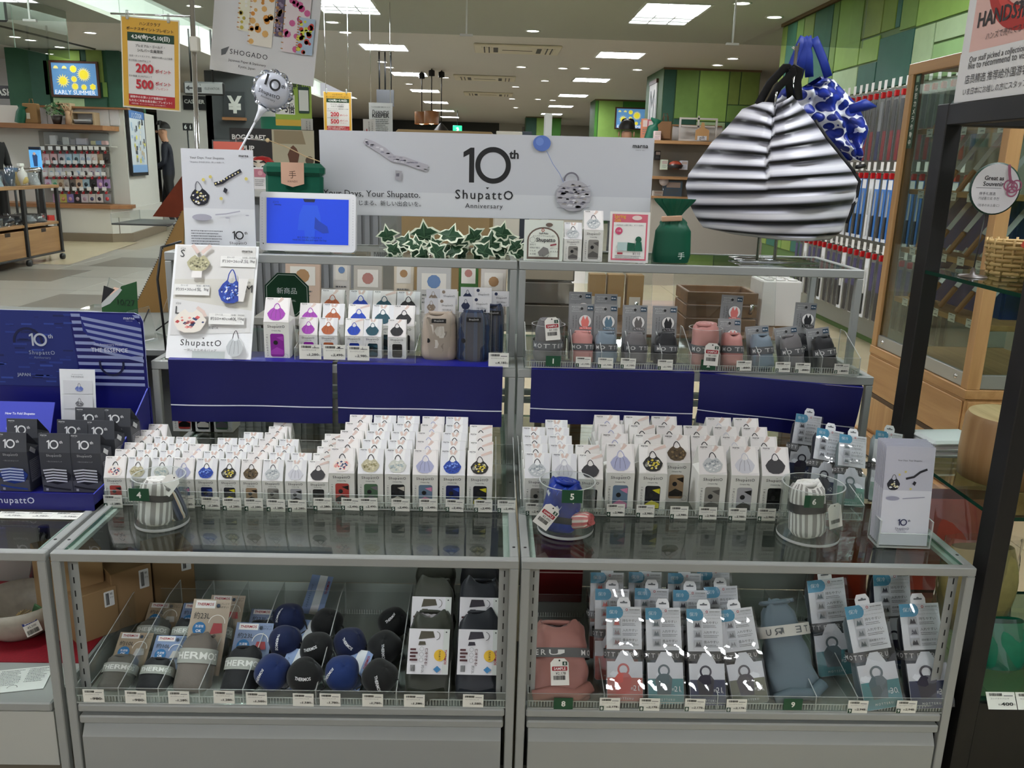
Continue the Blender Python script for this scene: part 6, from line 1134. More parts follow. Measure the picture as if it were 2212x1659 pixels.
# red packet, wire rack and basket
t = thing('red_snack_packet', 'glossy red packet with white bird print in a white wire rack', 'packet', (1.045, .20, ZG+.05), (R(-10), R(32), R(-10))); b = MB(); b.grid(lambda u, v: ((u-.5)*.1, -.016*math.sin(math.pi*u)*math.sin(math.pi*v)**.5, v*.13), 12, 12, mat('#b33a22', .25)); b.grid(lambda u, v: ((.5-u)*.1, .012*math.sin(math.pi*u)*math.sin(math.pi*v)**.5, v*.13), 12, 12, mat('#8e2c1a', .3)); b.build('pouch', t); p = PR(1); p.poly([(-.03, .06), (-.01, .085), (.01, .09), (.03, .075), (.045, .05), (.02, .03), (.0, .045), (-.02, .05)], '#e9dfc0'); p.poly([(.0, .02), (.02, .03), (.03, .005), (.01, .0)], '#e9dfc0'); p.disc(-.02, .1, .004, '#4a140c', 10); p.text('HIYOKO SABRE', .015, .04, w=.05, c='#3a2418', rot=50); p.disc(.03, .015, .012, '#c9963a', 14); p.build('print', t, (0, -.018, 0))
t = thing('wire_rack', 'small white wire rack on the upper glass shelf', 'rack', (1.075, .17, ZG)); WM = mat('#dcdcd8', .4)
for x in (-.03, -.01, .01, .03): b = MB(); b.tube([(x, -.02, .001), (x, -.02, .075), (x, .03, .075), (x, .03, .001)], .0018, WM, 6); b.build('wire', t)
for z in (.03, .075): b = MB(); b.tube([(-.03, -.02, z), (.03, -.02, z), (.03, .03, z), (-.03, .03, z)], .0018, WM, 6, closed=True); b.build('hoop', t)
t = thing('woven_basket', 'light woven bamboo basket behind the wire rack', 'basket', (1.10, .36, ZG)); BW = mat('#b0915a', .6)
for k in range(8): z = .005+k*.0095; b = MB(); b.tube([((.06+.012*k/8)*math.cos(a*.314)*(1+(.03 if (a+k) % 2 else -.03)), (.045+.01*k/8)*math.sin(a*.314)*(1+(.03 if (a+k) % 2 else -.03)), z) for a in range(20)], .0045, BW if k % 2 else mat('#c4a66c', .6), 6, closed=True); b.build('weave_strand', t)
for k in range(20): a = k*.314; b = MB(); b.tube([(.06*math.cos(a), .045*math.sin(a), 0), (.073*math.cos(a), .056*math.sin(a), .08)], .003, BW, 5); b.build('upright_strand', t)
# middle glass shelf: stump with red tin, folded cloths
ZG2 = .6086; t = thing('wood_stump', 'pale round log stump on the middle glass shelf', 'stump', (1.07, .23, ZG2)); b = MB(); b.lathe([(.0001, 0), (.092, 0), (.096, .06), (.093, .13), (.088, .142)], wood('#b8956a', '#8f6a42', .6, 2), 40); b.build('log', t); b = MB(); b.lathe([(.088, .142), (.0001, .1425)], wood('#cdb287', '#b39468', 1.4, 1), 40); b.build('cut_face', t)
t = thing('red_tin', 'small red flower-patterned tin on the log stump', 'tin', (1.10, .18, ZG2+.1432), (0, 0, R(-25))); MB().bbox(-.03, .03, -.03, .03, 0, .075, mat('#a8361e', .35), .003).build('tin_body', t); p = PR(1); p.rect(-.028, .004, -.006, .07, '#3a1c14')
for x, z in ((-.02, .02), (-.014, .04), (-.022, .055)): p.disc(x, z, .005, '#e6d9b4', 8)
p.poly([(.004, .04), (.022, .06), (.026, .05), (.012, .03)], '#241a16'); p.build('print', t, (0, -.03, 0))
for k in range(3): tag(MB().bbox(-.07, .06, -.05, .05, 0, .014, mat('#d9dadc', .7), .006).build('folded_cloth', None, (1.03, .395, ZG2+k*.0145), (0, 0, R(3*k))), 'folded white cloth wrapped in plastic stacked behind the stump', 'cloth', 'folded white cloths')
# bottom shelf: cellophane bags and price strip
cello_bag('cellophane bag of pale yellow sweets on the bottom glass shelf', (1.10, .3, .2086), .16, .1, .2, '#bda86a', 5, 'sweets bag'); cello_bag('cellophane bag of green sweets on the bottom glass shelf', (1.07, .14, .2086), .11, .08, .1, '#1f8a66', 6, 'sweets bag'); cello_bag('second cellophane bag of green sweets on the bottom glass shelf', (1.2, .15, .2086), .1, .08, .11, '#1f7a5c', 7, 'sweets bag')
for k in range(3): t = price_card('400', None, .06, .034, 'white price card reading 400 on the bottom glass shelf edge'); t.location = (1.0+k*.062, YF-.004, .206); t.rotation_euler = (R(-35), 0, 0); t['group'] = 'price cards reading 400'
# red cellophane bags on the floor between
cello_bag('red cellophane bag on the floor beside the dark unit', (1.25, .75, .003), .3, .2, .36, '#a8402c', 9, 'packet')
# ================================================================== oak knife cabinet
OAK, OAKV = wood('#bd9463', '#a67c4d', .8, 1), wood('#bf9766', '#a87f50', .8, 2); CX = 1.688
CD = .62; t = thing('knife_cabinet', 'tall oak display cabinet with glass doors and drawers', 'cabinet', (0, 0, 0)); CY0, CY1 = 1.47, 2.285
for x, y in ((CX, CY1-.045), (CX, CY0), (CX+CD-.05, CY0)): MB().bbox(x, x+.05, y, y+.045, .49, 1.66, OAKV, .002).build('post', t)
MB().bbox(CX, CX+.05, CY0, CY1, 1.66, 1.705, OAK, .002).build('top_rail', t); MB().bbox(CX+.05, CX+CD, CY0, CY0+.05, 1.66, 1.705, OAK, .002).build('top_rail', t); MB().bbox(CX-.004, CX+CD, CY0-.004, CY1, .455, .49, OAK, .002).build('sill', t); MB().bbox(CX+.001, CX+CD, CY0+.001, CY1, .1, .455, OAK, .002).build('carcass', t)
MB().box(CX+.01, CX+CD, CY1-.012, CY1-.002, .49, 1.66, clear('#e8eeea', 1.0)).build('end_glass', t); MB().box(CX+CD-.01, CX+CD, CY0+.05, CY1-.02, .49, 1.66, mat('#c9c4b6', .6)).build('back_panel', t); MB().box(CX+.05, CX+CD, CY0+.05, CY1, 1.68, 1.7, OAK).build('roof', t)
y0, y1 = CY0+.045, CY1-.045
MB().box(CX+.012, CX+.018, y0, y1, .50, 1.655, clear('#e8eeea', 1.0)).build('glass_door', t); MB().box(CX+.05, CX+CD-.05, CY0+.012, CY0+.018, .5, 1.655, clear('#e8eeea', 1.0)).build('glass_door', t)
for a_, d_ in (((CX+.006, CX+.024, y0, y1, .492, .545), [(CX+.006, y0+.05, R(-90), 0), (CX+.006, y1-.05, R(-90), 0)]), ((CX+.05, CX+CD-.05, CY0+.006, CY0+.024, .492, .545), [])):
    d = MB().bbox(*a_, mat('#a9aaa8', .35, .6), .002).build('door_rail', t)
    for x, yy, r1, r2 in d_: MB().lathe([(.0001, .006), (.008, .005), (.009, 0)], CHROME, 14).build('screw', d, (x, yy, .52), (0, r1, r2))
for z0, z1, m_ in ((.285, .445, OAK), (.115, .262, OAKV)): MB().bbox(CX-.006, CX, CY0+.01, CY1-.01, z0, z1, m_, .002).build('drawer_front', t); MB().bbox(CX+.01, CX+CD-.01, CY0-.006, CY0, z0, z1, m_, .002).build('drawer_front', t)
MB().box(CX-.004, CX, CY0+.01, CY1-.01, .264, .283, mat('#4a3420')).build('finger_gap', t)
for z in (.70, .92, 1.17, 1.42): MB().bbox(CX+.06, CX+.2, CY0+.06, CY1-.03, z, z+.022, OAK, .002).build('shelf_ledge', t); MB().bbox(CX+.201, CX+CD-.02, CY0+.06, CY0+.2, z, z+.022, OAK, .002).build('shelf_ledge', t)
for z0, z1 in ((.72, .92), (.95, 1.17)): MB().box(CX+.2, CX+.21, CY0+.21, CY1-.03, z0, z1, mat('#14307c', .5)).build('blue_backing', t); MB().box(CX+.21, CX+CD-.02, CY0+.2, CY0+.21, z0, z1, mat('#14307c', .5)).build('blue_backing', t)
MB().bbox(CX-.03, CX+CD, CY0-.03, CY1, .012, .1, OAK, .002).build('skirting', t); MB().box(CX-.02, CX+CD, CY0-.02, CY1, .0, .012, mat('#17110c')).build('plinth', t); MB().box(CX-.0306, CX-.0301, CY0+.02, CY0+.2, .02, .05, mat('#c9b02a')).build('yellow_sticker', t)  # near-black slab under the skirting paints the shade of the floor gap
# knives resting on the ledges
kn = thing('kitchen_knife', 'white-bladed kitchen knife resting slanted on an oak ledge', 'knife', group='knives in the oak cabinet'); b = MB(); b.prism([(0, 0), (.03, .005), (.034, .15), (.02, .2), (.002, .17)], 0, .002, mat('#d9dde6', .25, .4)); b.build('blade', kn); MB().bbox(.004, .026, -.008, .01, -.1, 0, mat('#9c6a3c', .5), .005).build('handle', kn)
pc_ = price_card('8,800', None, .05, .032, 'white price card on an oak ledge below the knives'); pc_['group'] = 'price cards in the oak cabinet'
for r_, z in enumerate((.74, .96, 1.2, 1.45)):
    ln_ = ('lowest', 'second', 'third', 'topmost')[r_]+' oak ledge'
    for k in range(5): place(kn, USED, (CX+.13, 2.16-k*.13, z+.08), (R(-24), R(18), R(-90)), f'white-bladed knife slanted on the {ln_} facing the aisle', 'knives in the oak cabinet'); place(pc_, USED, (CX+.056, 2.14-k*.13, z-.028), (0, 0, R(-90)), f'white price card on the {ln_} facing the aisle', 'price cards in the oak cabinet')
    for k in range(3): place(kn, USED, (CX+.25+k*.12, CY0+.15, z+.08), (R(-24), R(18), 0), f'white-bladed knife slanted on the {ln_} at the cabinet end', 'knives at the cabinet end'); place(pc_, USED, (CX+.25+k*.12, CY0+.056, z-.028), (0, 0, 0), f'white price card on the {ln_} at the cabinet end', 'price cards at the cabinet end')
t = thing('camera_notice', 'dark green vertical security camera notice on the cabinet glass', 'notice', (CX+.011, CY1-.05, 1.36), (0, 0, R(-90))); MB().box(0, .045, 0, .001, 0, .3, mat('#0f3d2a', .5)).build('board', t); p = PR(1); p.vtext('防犯カメラ作動中', .0225, .26, .028, '#e6ece6', .01); p.rect(.01, .268, .035, .292, '#7fa08c'); p.build('lettering', t)
# ================================================================== hanging knife packs on the wall
WXP = WX-.032
def hang(label, top, low, kind):
    t = thing('hanging_knife_pack', label, 'knife pack'); b = MB(); b.tube([(0, 0, 0), (-.16, 0, .004), (-.165, 0, .014)], .0025, CHROME, 6); b.build('peg', t)
    MB().bbox(-.16, -.13, -.012, .012, -.03, .012, mat('#b8161c', .35), .004).build('red_clip', t)
    b = MB(); b.box(-.18, -.178, -.021, .021, .025, .085, mat('#e6e6e4', .4)); b.tube([(0, 0, .03), (-.17, 0, .03)], .0015, CHROME, 5); b.build('price_flag', t); w = .034; h = .46
    if kind == 0:
        MB().bbox(-.145, -.138, -w, w, -h, -.03, clear('#d9dbdc', 1.0, .05, .1, .35, '#8a8c8e'), .002).build('sleeve', t); MB().box(-.147, -.1455, -w*.7, w*.7, -h*.55, -.05, mat(top, .4)).build('upper_card', t); MB().box(-.147, -.1455, -w*.7, w*.7, -h*.98, -h*.55, mat(low, .4)).build('lower_card', t)
    else:
        MB().box(-.146, -.1405, -w, w, -h, -.03, mat(low, .4)).build('backing_card', t); MB().box(-.1475, -.146, -w*.9, w*.9, -.1, -.035, mat('#e6e9ee', .4)).build('header', t); b = MB(); b.prism([(-w*.35, -h*.62), (w*.35, -h*.62), (w*.35, -h*.3), (0, -.11), (-w*.3, -h*.3)], -.002, 0, mat('#c9cfd6' if kind == 1 else '#e3e5e8', .25, .5)); b.build('blade', t, (-.148, 0, 0), (0, 0, R(-90))); MB().bbox(-.156, -.148, -w*.4, w*.4, -h*.95, -h*.62, mat(top, .5), .003).build('handle', t); MB().box(-.1475, -.146, -w*.9, w*.9, -h, -h*.95, mat('#dfe3ea')).build('footer', t)
    return t
KP = [hang('dark knife sleeve with red foot hanging in the top row', '#2b2c2e', '#6b1218', 0), hang('clear knife sleeve with navy foot hanging in the top row', '#6f7274', '#1a1f44', 0), hang('blue-carded knife hanging in the middle row', '#1c1a19', '#3f74bc', 1), hang('white-carded white knife hanging in the middle row', '#d9dadb', '#cdd1d6', 2), hang('dark purple knife sleeve hanging in the bottom row', '#3a3560', '#15141a', 0), hang('white blister knife with black handle hanging in the bottom row', '#141413', '#d6d7d8', 2)]
rr = random.Random(21)
for r_, (z, ks) in enumerate(((1.80, (0, 0, 1)), (1.25, (2, 2, 3)), (.69, (4, 5, 4)))):
    for k in range(26): place(KP[ks[(k*5+k//4) % 3]], USED, (WXP+.0, 6.1-k*.105+rr.uniform(-.008, .008), z-r_*.0), (0, 0, 0), None, 'knife packs on the wall')
# ================================================================== far kiosk, till, cart (placed on the planes they stand on)
def pb(name, par, u0, v0, u1, v1, y, dep, m, r=0, off=(0, 0, 0)):
    """box whose front face fills the pixel rectangle on the plane y, going back by dep"""
    a = oy(u0, (v0+v1)/2, y); c = oy(u1, (v0+v1)/2, y); e = oy((u0+u1)/2, v0, y); f = oy((u0+u1)/2, v1, y); b = MB(); ox_, oy_, oz_ = off
    d = (a.x-ox_, c.x-ox_, y-oy_, y+dep-oy_, f.z-oz_, e.z-oz_)
    (b.bbox(*d, m, r) if r else b.box(*d, m)); return b.build(name, par)
def pt(name, label, cat, u, v, y, group=None):
    q = oy(u, v, y); return thing(name, label, cat, tuple(q), group=group)
KY = 11.3
body = thing('kiosk', 'white and green panelled kiosk with oak shelf and counter', 'kiosk', (-6.2, KY, 0)); O = (-6.2, KY, 0)
WH, OK2, PLN = mat('#d5d3cc', .5), wood('#9a6c45', '#84593a', .4, 0), mat('#7a6d5c', .6)
z = lambda v, y=KY: oy(170, v, y).z
def slab(pts, z0, z1, m, nm):
    n = len(pts); q = MB(); v = [(x, y, z0) for x, y in pts]+[(x, y, z1) for x, y in pts]; q.add(v, [tuple(range(n))[::-1], tuple(range(n, 2*n))]+[(i, (i+1) % n, (i+1) % n+n, i+n) for i in range(n)], m); return q.build(nm, body, tuple(-Vector(O)))
foot = [(-7.3, 10.9), (-5.5, 10.9), (-5.28, 11.1), (-5.55, 13.1), (-7.3, 13.1)]
slab([(-7.3, KY), (-5.37, KY), (-5.63, 13.1), (-7.3, 13.1)], .12, z(232), WH, 'core'); slab([(-7.3, 11.95), (-5.63, 11.95), (-5.75, 13.1), (-7.3, 13.1)], z(232), CZ-.001, gp('#2f5a41'), 'green_block'); slab(foot, 0, .12, PLN, 'plinth'); slab([(-7.3, 10.92), (-5.5, 10.92), (-5.32, 11.12), (-5.6, 13.1), (-7.3, 13.1)], .12, .47, WH, 'base_cabinet'); slab([(-7.3, 10.86), (-5.48, 10.86), (-5.26, 11.06), (-5.3, 11.3), (-7.3, 11.3)], .47, .52, OK2, 'counter_top')
for u in (131, 258): pb('door_seam', body, u-.7, 470, u+.7, 505, 10.915, .003, mat('#5a4a3a'), 0, O)
slab([(-7.4, 11.0), (-5.55, 11.0), (-5.45, 11.3), (-7.4, 11.3)], z(281), z(271), OK2, 'display_shelf')
pb('pegboard', body, 92, 285, 240, 458, 11.27, .03, mat('#8b8a84', .5), 0, O); pb('oak_edge', body, 80, 230, 275, 234, 11.2, .1, OK2, 0, O)
for u0, u1 in ((82, 102), (103, 236), (237, 258)): pb('white_panel', body, u0, 235, u1-1, 271, 11.28, .02, mat('#dedde0', .5), 0, O)
for u0, v0, u1, v1, h in ((66, 108, 105, 232, DK), (105, 108, 172, 131, LIME), (174, 108, 186, 131, DK), (187, 108, 222, 178, OLIVE), (96, 131, 105, 205, GRS), (222, 178, 232, 210, GRS), (232, 108, 262, 232, DK), (116, 212, 183, 231, PALE), (183, 212, 232, 232, DK)): pb('panel', body, u0, v0, u1-.6, v1-.6, 11.93, .02, gp(h), 0, O)
def sun_sign(label, u0, v0, u1, v1, y):
    t = pt('summer_sign', label, 'sign', (u0+u1)/2, (v0+v1)/2, y); a, c = oy(u0, v0, y), oy(u1, v1, y); w, h = (c.x-a.x)/2, (a.z-c.z)/2; FR = wood('#5a3626', '#462a1e', .5, 0)
    for d in ((-w, w, 0, .04, h-.03, h), (-w, w, 0, .04, -h, -h+.03), (-w, -w+.03, 0, .04, -h+.03, h-.03), (w-.03, w, 0, .04, -h+.03, h-.03)): MB().box(*d, FR).build('frame', t)
    MB().box(-w+.03, w-.03, .012, .03, -h+.03, h-.03, emit('#5f92c4', .45)).build('lightbox', t); PR.STEP = .001; p = PR(0); YE = emit('#ecdc3a', .5); YW = emit('#e9df8a', .45)
    def sun(x, y_, r, n, rr_): 
        p.poly([(x+(rr_ if k % 2 else r*1.1)*math.cos(math.pi*k/n), y_+(rr_ if k % 2 else r*1.1)*math.sin(math.pi*k/n)) for k in range(2*n)], YW); p.disc(x, y_, r, YE, 24)
    W2, H2 = w*.92, h*.9
    sun(W2*.42, H2*.3, h*.24, 20, h*.42); sun(-W2*.52, -H2*.12, h*.2, 14, h*.4); sun(-W2*.02, H2*.62, h*.16, 12, h*.22); sun(-W2*.02, H2*.0, h*.13, 12, h*.2); sun(0, -H2*.45, h*.14, 14, h*.23); sun(W2*.4, -H2*.48, h*.12, 12, h*.2); sun(W2*.8, -H2*.45, h*.14, 6, h*.2)
    for x in (-.78, -.4): p.poly([(W2*x+h*.14*math.cos(R(k)), H2*.62+h*.16*math.sin(R(k))) for k in range(0, 181, 20)], YW)
    p.text('EARLY SUMMER', 0, -H2*.82, w=W2*1.8, c=emit('#f2f4f6', .6)); p.build('print', t, (0, .012, 0)); PR.STEP = .00025; return t
sun_sign('blue early summer sun sign on the kiosk front', 104, 130, 217, 212, 11.88)
# framed poster on the kiosk flank
a, c = Vector((-5.34, 11.35, 0)), Vector((-5.47, 12.25, 0)); t = thing('framed_poster', 'black framed product poster on the kiosk flank', 'poster', (-5.36, 11.34, .92), (0, 0, R(98))); h = .98; w = .95
MB().box(0, w, -.03, .0, 0, h, mat('#0e0e10', .3)).build('frame', t); PR.STEP = .001; p = PR(1); p.rect(.05, .05, w-.05, h-.05, '#cfd6de'); p.rect(.05, h-.16, w-.05, h-.05, '#3f6aa6'); p.text('ハンズのGW', w/2, h-.11, w=w*.6, c='#e9eef4'); p.rect(.05, .05, w-.05, .16, '#7fa3d0'); rr = random.Random(3)
for i in range(40): x, y_ = .08+rr.random()*(w-.22), .18+rr.random()*(h-.4); p.rect(x, y_, x+.05+.05*rr.random(), y_+.04+.04*rr.random(), ('#8a93a0', '#e9e6da', '#3a3f48', '#c9b9a0', '#e8e05a', '#a8c0d8')[i % 6], up=(i == 0))
p.build('print', t, (0, -.03, 0)); PR.STEP = .00025
# goods on the oak shelf
zs = z(271)+.004; SY = 11.1
q = oy(43, 268, SY); t = thing('gift_pouch', 'green gift pouch beside a kraft bag on the kiosk shelf', 'gift pouch', (q.x, SY, zs)); b = MB(); b.grid(lambda u, v: ((.07-.05*max(0, v-.6)*2.2+(.06*max(0, v-.85)*6))*math.cos(6.283*u), .05*math.sin(6.283*u)*(1-.6*v), .24*v), 20, 12, PG, wrap=True); b.build('pouch_body', t); t.rotation_euler = (0, R(14), 0)
q = oy(70, 268, SY+.05); t = thing('kraft_bag', 'kraft paper bag on the kiosk shelf', 'paper bag', (q.x, SY+.06, zs)); MB().bbox(-.1, .1, -.05, .05, 0, .27, mat('#9a7850', .8, 0, .3, .2, 9), .01).build('bag', t); b = MB(); b.tube([(-.02, 0, .27), (-.01, 0, .33), (.03, 0, .33), (.04, 0, .27)], .006, mat('#8a6a44'), 6); b.build('handle', t); MB().box(-.05, .0, -.053, -.0505, .06, .14, mat('#d9d2c4')).build('label', t)
q = oy(124, 268, SY); t = thing('potted_plant', 'small leafy plant in a dark pot on the kiosk shelf', 'plant', (q.x, SY, zs)); b = MB(); b.lathe([(.0001, 0), (.05, 0), (.075, .11), (.0001, .11)], mat('#2c211c'), 16); b.build('pot', t); rr = random.Random(8); b = MB()
for i in range(150):
    a = rr.random()*6.283; r_ = rr.random()**.5*.15; zz = .12+rr.random()*.2*(1-r_*3); s = .025; x, y_ = r_*math.cos(a), r_*math.sin(a); nx = Vector((math.cos(a*3), math.sin(a*2), .6)).normalized()*s; ny = Vector((-math.sin(a), math.cos(a), rr.uniform(-1, 1))).normalized()*s*.6; c_ = Vector((x, y_, zz)); b.add([c_-nx, c_+ny, c_+nx, c_-ny], [(0, 1, 2, 3)], mat(('#2f5a34', '#4d7a4a', '#88a37c')[i % 3]))
b.build('foliage', t)['kind'] = 'stuff'
q = oy(149, 268, SY); t = thing('wooden_hand', 'jointed wooden hand standing on the kiosk shelf', 'ornament', (q.x, SY, zs)); WDH = mat('#c9a584', .6); b = MB(); b.lathe([(.0001, 0), (.045, 0), (.035, .12), (.04, .17), (.0001, .19)], WDH, 14); b.build('palm', t)
for k, (dx, l_) in enumerate(((-.035, .09), (-.012, .11), (.012, .1), (.034, .07))): b = MB(); b.tube([(dx, 0, .17), (dx*1.3-.01, -.01, .17+l_*.6), (dx*1.3-.035, -.015, .17+l_)], [.011, .01, .007], WDH, 7); b.build('finger', t)
b = MB(); b.tube([(.035, 0, .12), (.06, -.01, .16), (.065, -.015, .19)], [.012, .01, .008], WDH, 7); b.build('thumb', t)
def openbox(nm, lb, u0, v0, u1, v1, y, th, dep, m):
    t = pt(nm, lb, 'box frame', (u0+u1)/2, v1, y); a, c = oy(u0, v0, y), oy(u1, v1, y); w, h = (c.x-a.x)/2, a.z-c.z
    for d in ((-w, w, 0, dep, 0, th), (-w, w, 0, dep, h-th, h), (-w, -w+th, 0, dep, th, h-th), (w-th, w, 0, dep, th, h-th)): MB().box(*d, m).build('side', t)
    return t
LW = mat('#b8a080', .6)
openbox('box_frame', 'small square wooden box frame stacked on the kiosk shelf', 120, 221, 152, 236, SY+.05, .02, .16, LW); openbox('box_frame', 'wide wooden box frame with books on the kiosk shelf', 152, 240, 206, 270, SY, .02, .18, LW)
for k, c in enumerate(('#2a2624', '#6d6c70', '#c9cbd0')): tag(pb('book', None, 161-k, 265-k*3.4, 200-k*2, 268-k*3.4, SY-.01, .14, mat(c, .5)), ('black book lying lowest inside the wide box frame', 'grey book lying between two others inside the box frame', 'white book lying topmost inside the box frame')[k], 'book', 'books in the box frame')
# green pouches on the till shelf
for k, u in enumerate((25, 38, 48, 62)):
    q = oy(u, 304, 12.4); t = thing('gift_pouch', 'green gift pouch in the row behind the till', 'gift pouch', tuple(q), group='green pouches behind the till'); b = MB(); b.grid(lambda uu, v: ((.075-.055*math.exp(-((v-.72)/.12)**2))*math.cos(6.283*uu)*(1+.1*math.sin(40*uu)*(v > .6)), .05*math.sin(6.283*uu), .23*v), 22, 12, PG, wrap=True); b.build('pouch_body', t)
tag(pb('till_shelf', None, 0, 304, 84, 307, 12.35, .2, mat('#8f8c86')), 'grey shelf with green pouches behind the till', 'shelf'); struct(pb('wall_4', None, -160, 110, 84, 470, 13.6, .1, mat('#d9d9da', .6)))
t = pt('cashier_sign', 'black hanging cashier sign in white capitals', 'sign', 10, 199, 12.0); a, c = oy(-80, 183, 12), oy(71, 216, 12); w, h = c.x-a.x, a.z-c.z; MB().box(-w*.596, w*.404, 0, .04, -h/2, h/2, mat('#0c0b0d', .4)).build('board', t); PR.STEP = .001; p = PR(1); p.text('CASHIER', w*.404-.09, 0, h=h*.55, al='R', c='#d9d9d4', bold=.03); p.build('lettering', t); PR.STEP = .00025
# acrylic show box and pegged gadget packs
t = pt('show_box', 'clear acrylic show box of gadgets above the pegged packs', 'show box', 167, 300, 11.05); a, c = oy(94, 285, 11.05), oy(241, 317, 11.05); w, h = (c.x-a.x)/2, a.z-c.z; MB().box(-w, w, 0, .2, -h*.55, -h*.52, WH).build('shelf', t); MB().box(-w, w, 0, .004, -h*.5, h*.45, ACR, caps=ACRE).build('front', t)
for k, (u0, u1, v0, c) in enumerate(((106, 121, 292, '#d9d6da'), (122, 134, 305, '#2a2a2c'), (134, 148, 296, '#cfcfd2'), (150, 162, 300, '#8f8a90'), (163, 186, 298, '#c2bfd0'), (195, 206, 304, '#c9c090'), (206, 218, 304, '#6f8ab0'), (218, 230, 304, '#c79a98'))): tag(pb('gadget_box', None, u0, v0, u1, 313, 11.12, .08, mat(c, .4), .01), ('white gadget box with four icons', 'small black gadget on the show shelf', 'white fan box with round fan picture', 'dark grey gadget pouch', 'lilac sachet pile on a price strip', 'pale yellow case on the show shelf', 'blue case on the show shelf', 'rose case on the show shelf')[k], 'gadget', 'gadgets in the acrylic show box')
PKS = [('#d9b9bc', '#b98a90'), ('#d9b0b0', '#3a2f30'), ('#d6cdd0', '#3a3436'), ('#b9cfe0', '#6aa0b8'), ('#b7d0dc', '#3a4a50'), ('#dde0e8', '#a8b4c8'), ('#dfe1e8', '#b0bcd0'), ('#e2dada', '#c9b0a8'), ('#a8927c', '#8a7660'), ('#3a3432', '#1f1c1b')]
rows = [(332, 352, [98, 115, 132, 147, 164, 178, 190, 202, 214, 229], PKS, 'upper'), (362, 382, [95, 110, 126, 142, 155, 168, 184, 198, 211, 226], [('#d8cfd2', '#c9a0a0'), ('#d6d2c4', '#8ab0c0'), ('#d9d9dc', '#a9b4d0'), ('#d2cfd0', '#c8c0a0'), ('#d9d6d2', '#3a3a3c'), ('#d9dadc', '#a0b4cc'), ('#dcd9da', '#2c2626'), ('#c9bac0', '#5a4a60'), ('#b9c4d0', '#7f6a8a'), ('#8f8c88', '#5a5856')], 'middle'),
        (387, 406, [103, 118, 130, 143, 156, 170, 185, 201, 216, 229], [('#c9b6cc', '#a06a80'), ('#a8c2a8', '#4a8a68'), ('#cbb8a0', '#8a6a50'), ('#c8bfb8', '#a89c98'), ('#7a706a', '#2a2422'), ('#d6b8a0', '#3a2a28'), ('#a8c2d0', '#2c3a44'), ('#2c2a2a', '#141414'), ('#a884b8', '#d9b0c0'), ('#a88abf', '#2a2434')], 'lower'), (419, 437, [121, 136, 151, 167, 182, 198, 214, 231], [('#a880a0', '#d9b0a0'), ('#b9b060', '#c98a70'), ('#8a7ab8', '#d0a0b0'), ('#2a282c', '#c0a8b0'), ('#d2ccd2', '#b8a0b0'), ('#d6d0cc', '#4a4a70'), ('#d9d4d2', '#2c2430'), ('#8f9098', '#b03a40')], 'bottom')]
for v0, v1, us, cols, nm in rows:
    for k, u in enumerate(us):
        cA, cB = cols[k % len(cols)]; t = pt('pegged_pack', f'{cname(cA)} pack with {cname(cB)} gadget, {ORD[k] if k < 8 else "ninth" if k == 8 else "last"} in the {nm} peg row', 'gadget pack', u, v0, 11.12, f'gadget packs in the {nm} peg row'); hh = (v1-v0)/1832*12.2; w = .048
        MB().box(-w, w, 0, .012, -hh, 0, mat(cA, .35)).build('card', t); b = MB(); b.sphere((0, -.004, -hh*.58), (w*.55, .012, hh*.24), mat(cB, .35), 10); b.build('gadget', t); b = MB(); b.tube([(0, .15, .03), (0, -.06, .035)], .005, CHROME, 5); b.build('peg', t); MB().box(-.014, .014, -.03, -.01, .0, .04, mat('#9a1c24')).build('red_clip', t); MB().box(-.03, .03, -.07, -.067, .05, .1, mat('#e6e6e4')).build('price_flag', t)
for k, (u0, u1, v0, v1) in enumerate(((118, 140, 455, 463), (138, 156, 457, 463), (150, 170, 452, 458), (160, 178, 447, 452), (172, 190, 453, 458), (174, 195, 458, 464), (188, 206, 454, 459), (196, 215, 458, 464), (206, 228, 451, 457), (92, 116, 457, 463))): tag(pb('white_box', None, u0, v0, u1, v1, 10.98, .12, mat('#d6d3d2', .4), .004), 'small white product box in the pile on the kiosk counter', 'box', 'white boxes on the kiosk counter')
t = pt('grey_diamond_board', 'grey card tilted as a diamond beside the kiosk', 'board', 69, 308, 11.5); b = MB(); b.prism([(-.135, 0), (0, -.2), (.12, -.02), (.01, .2)], 0, .01, mat('#8f9090', .5)); b.build('board', t)
BF0 = mat('#1c1b1b', .5); t = pt('video_tower', 'narrow blue lit video tower at the till', 'screen', 75, 340, 10.7); MB().bbox(-.075, .075, 0, .04, -.16, .1, emit('#5aa8e8', .6), .006).build('screen', t); MB().bbox(-.075, .075, 0, .045, .1, .14, mat('#14203a'), .004).build('cap', t); PR.STEP = .001; p = PR(1); p.poly([(-.02, -.12), (.03, -.12), (.04, .02), (.01, .06), (-.03, .03)], emit('#2c4a7a', .3)); p.disc(.0, .05, .02, emit('#c9b0a8', .3)); p.build('video_print', t); PR.STEP = .00025; MB().bbox(-.05, .05, .005, .035, -t.location.z+.002, -.16, BF0, .004).build('stand_post', t)
t = thing('till_counter', 'white till counter with blue side panel', 'counter', (-7.75, 10.2, 0)); MB().bbox(-1.0, .75, 0, .6, 0, .88, mat('#b9bcc0', .5), .01).build('counter_body', t); MB().box(-.2, .7, -.012, 0, .3, .85, mat('#2f6a9c', .5)).build('blue_panel', t); b = MB(); b.lathe([(.0001, 0), (.06, 0), (.05, .12), (.02, .16), (.0001, .16)], mat('#d6d6d2'), 14); b.build('tape_roll', t, (.35, .2, .88))
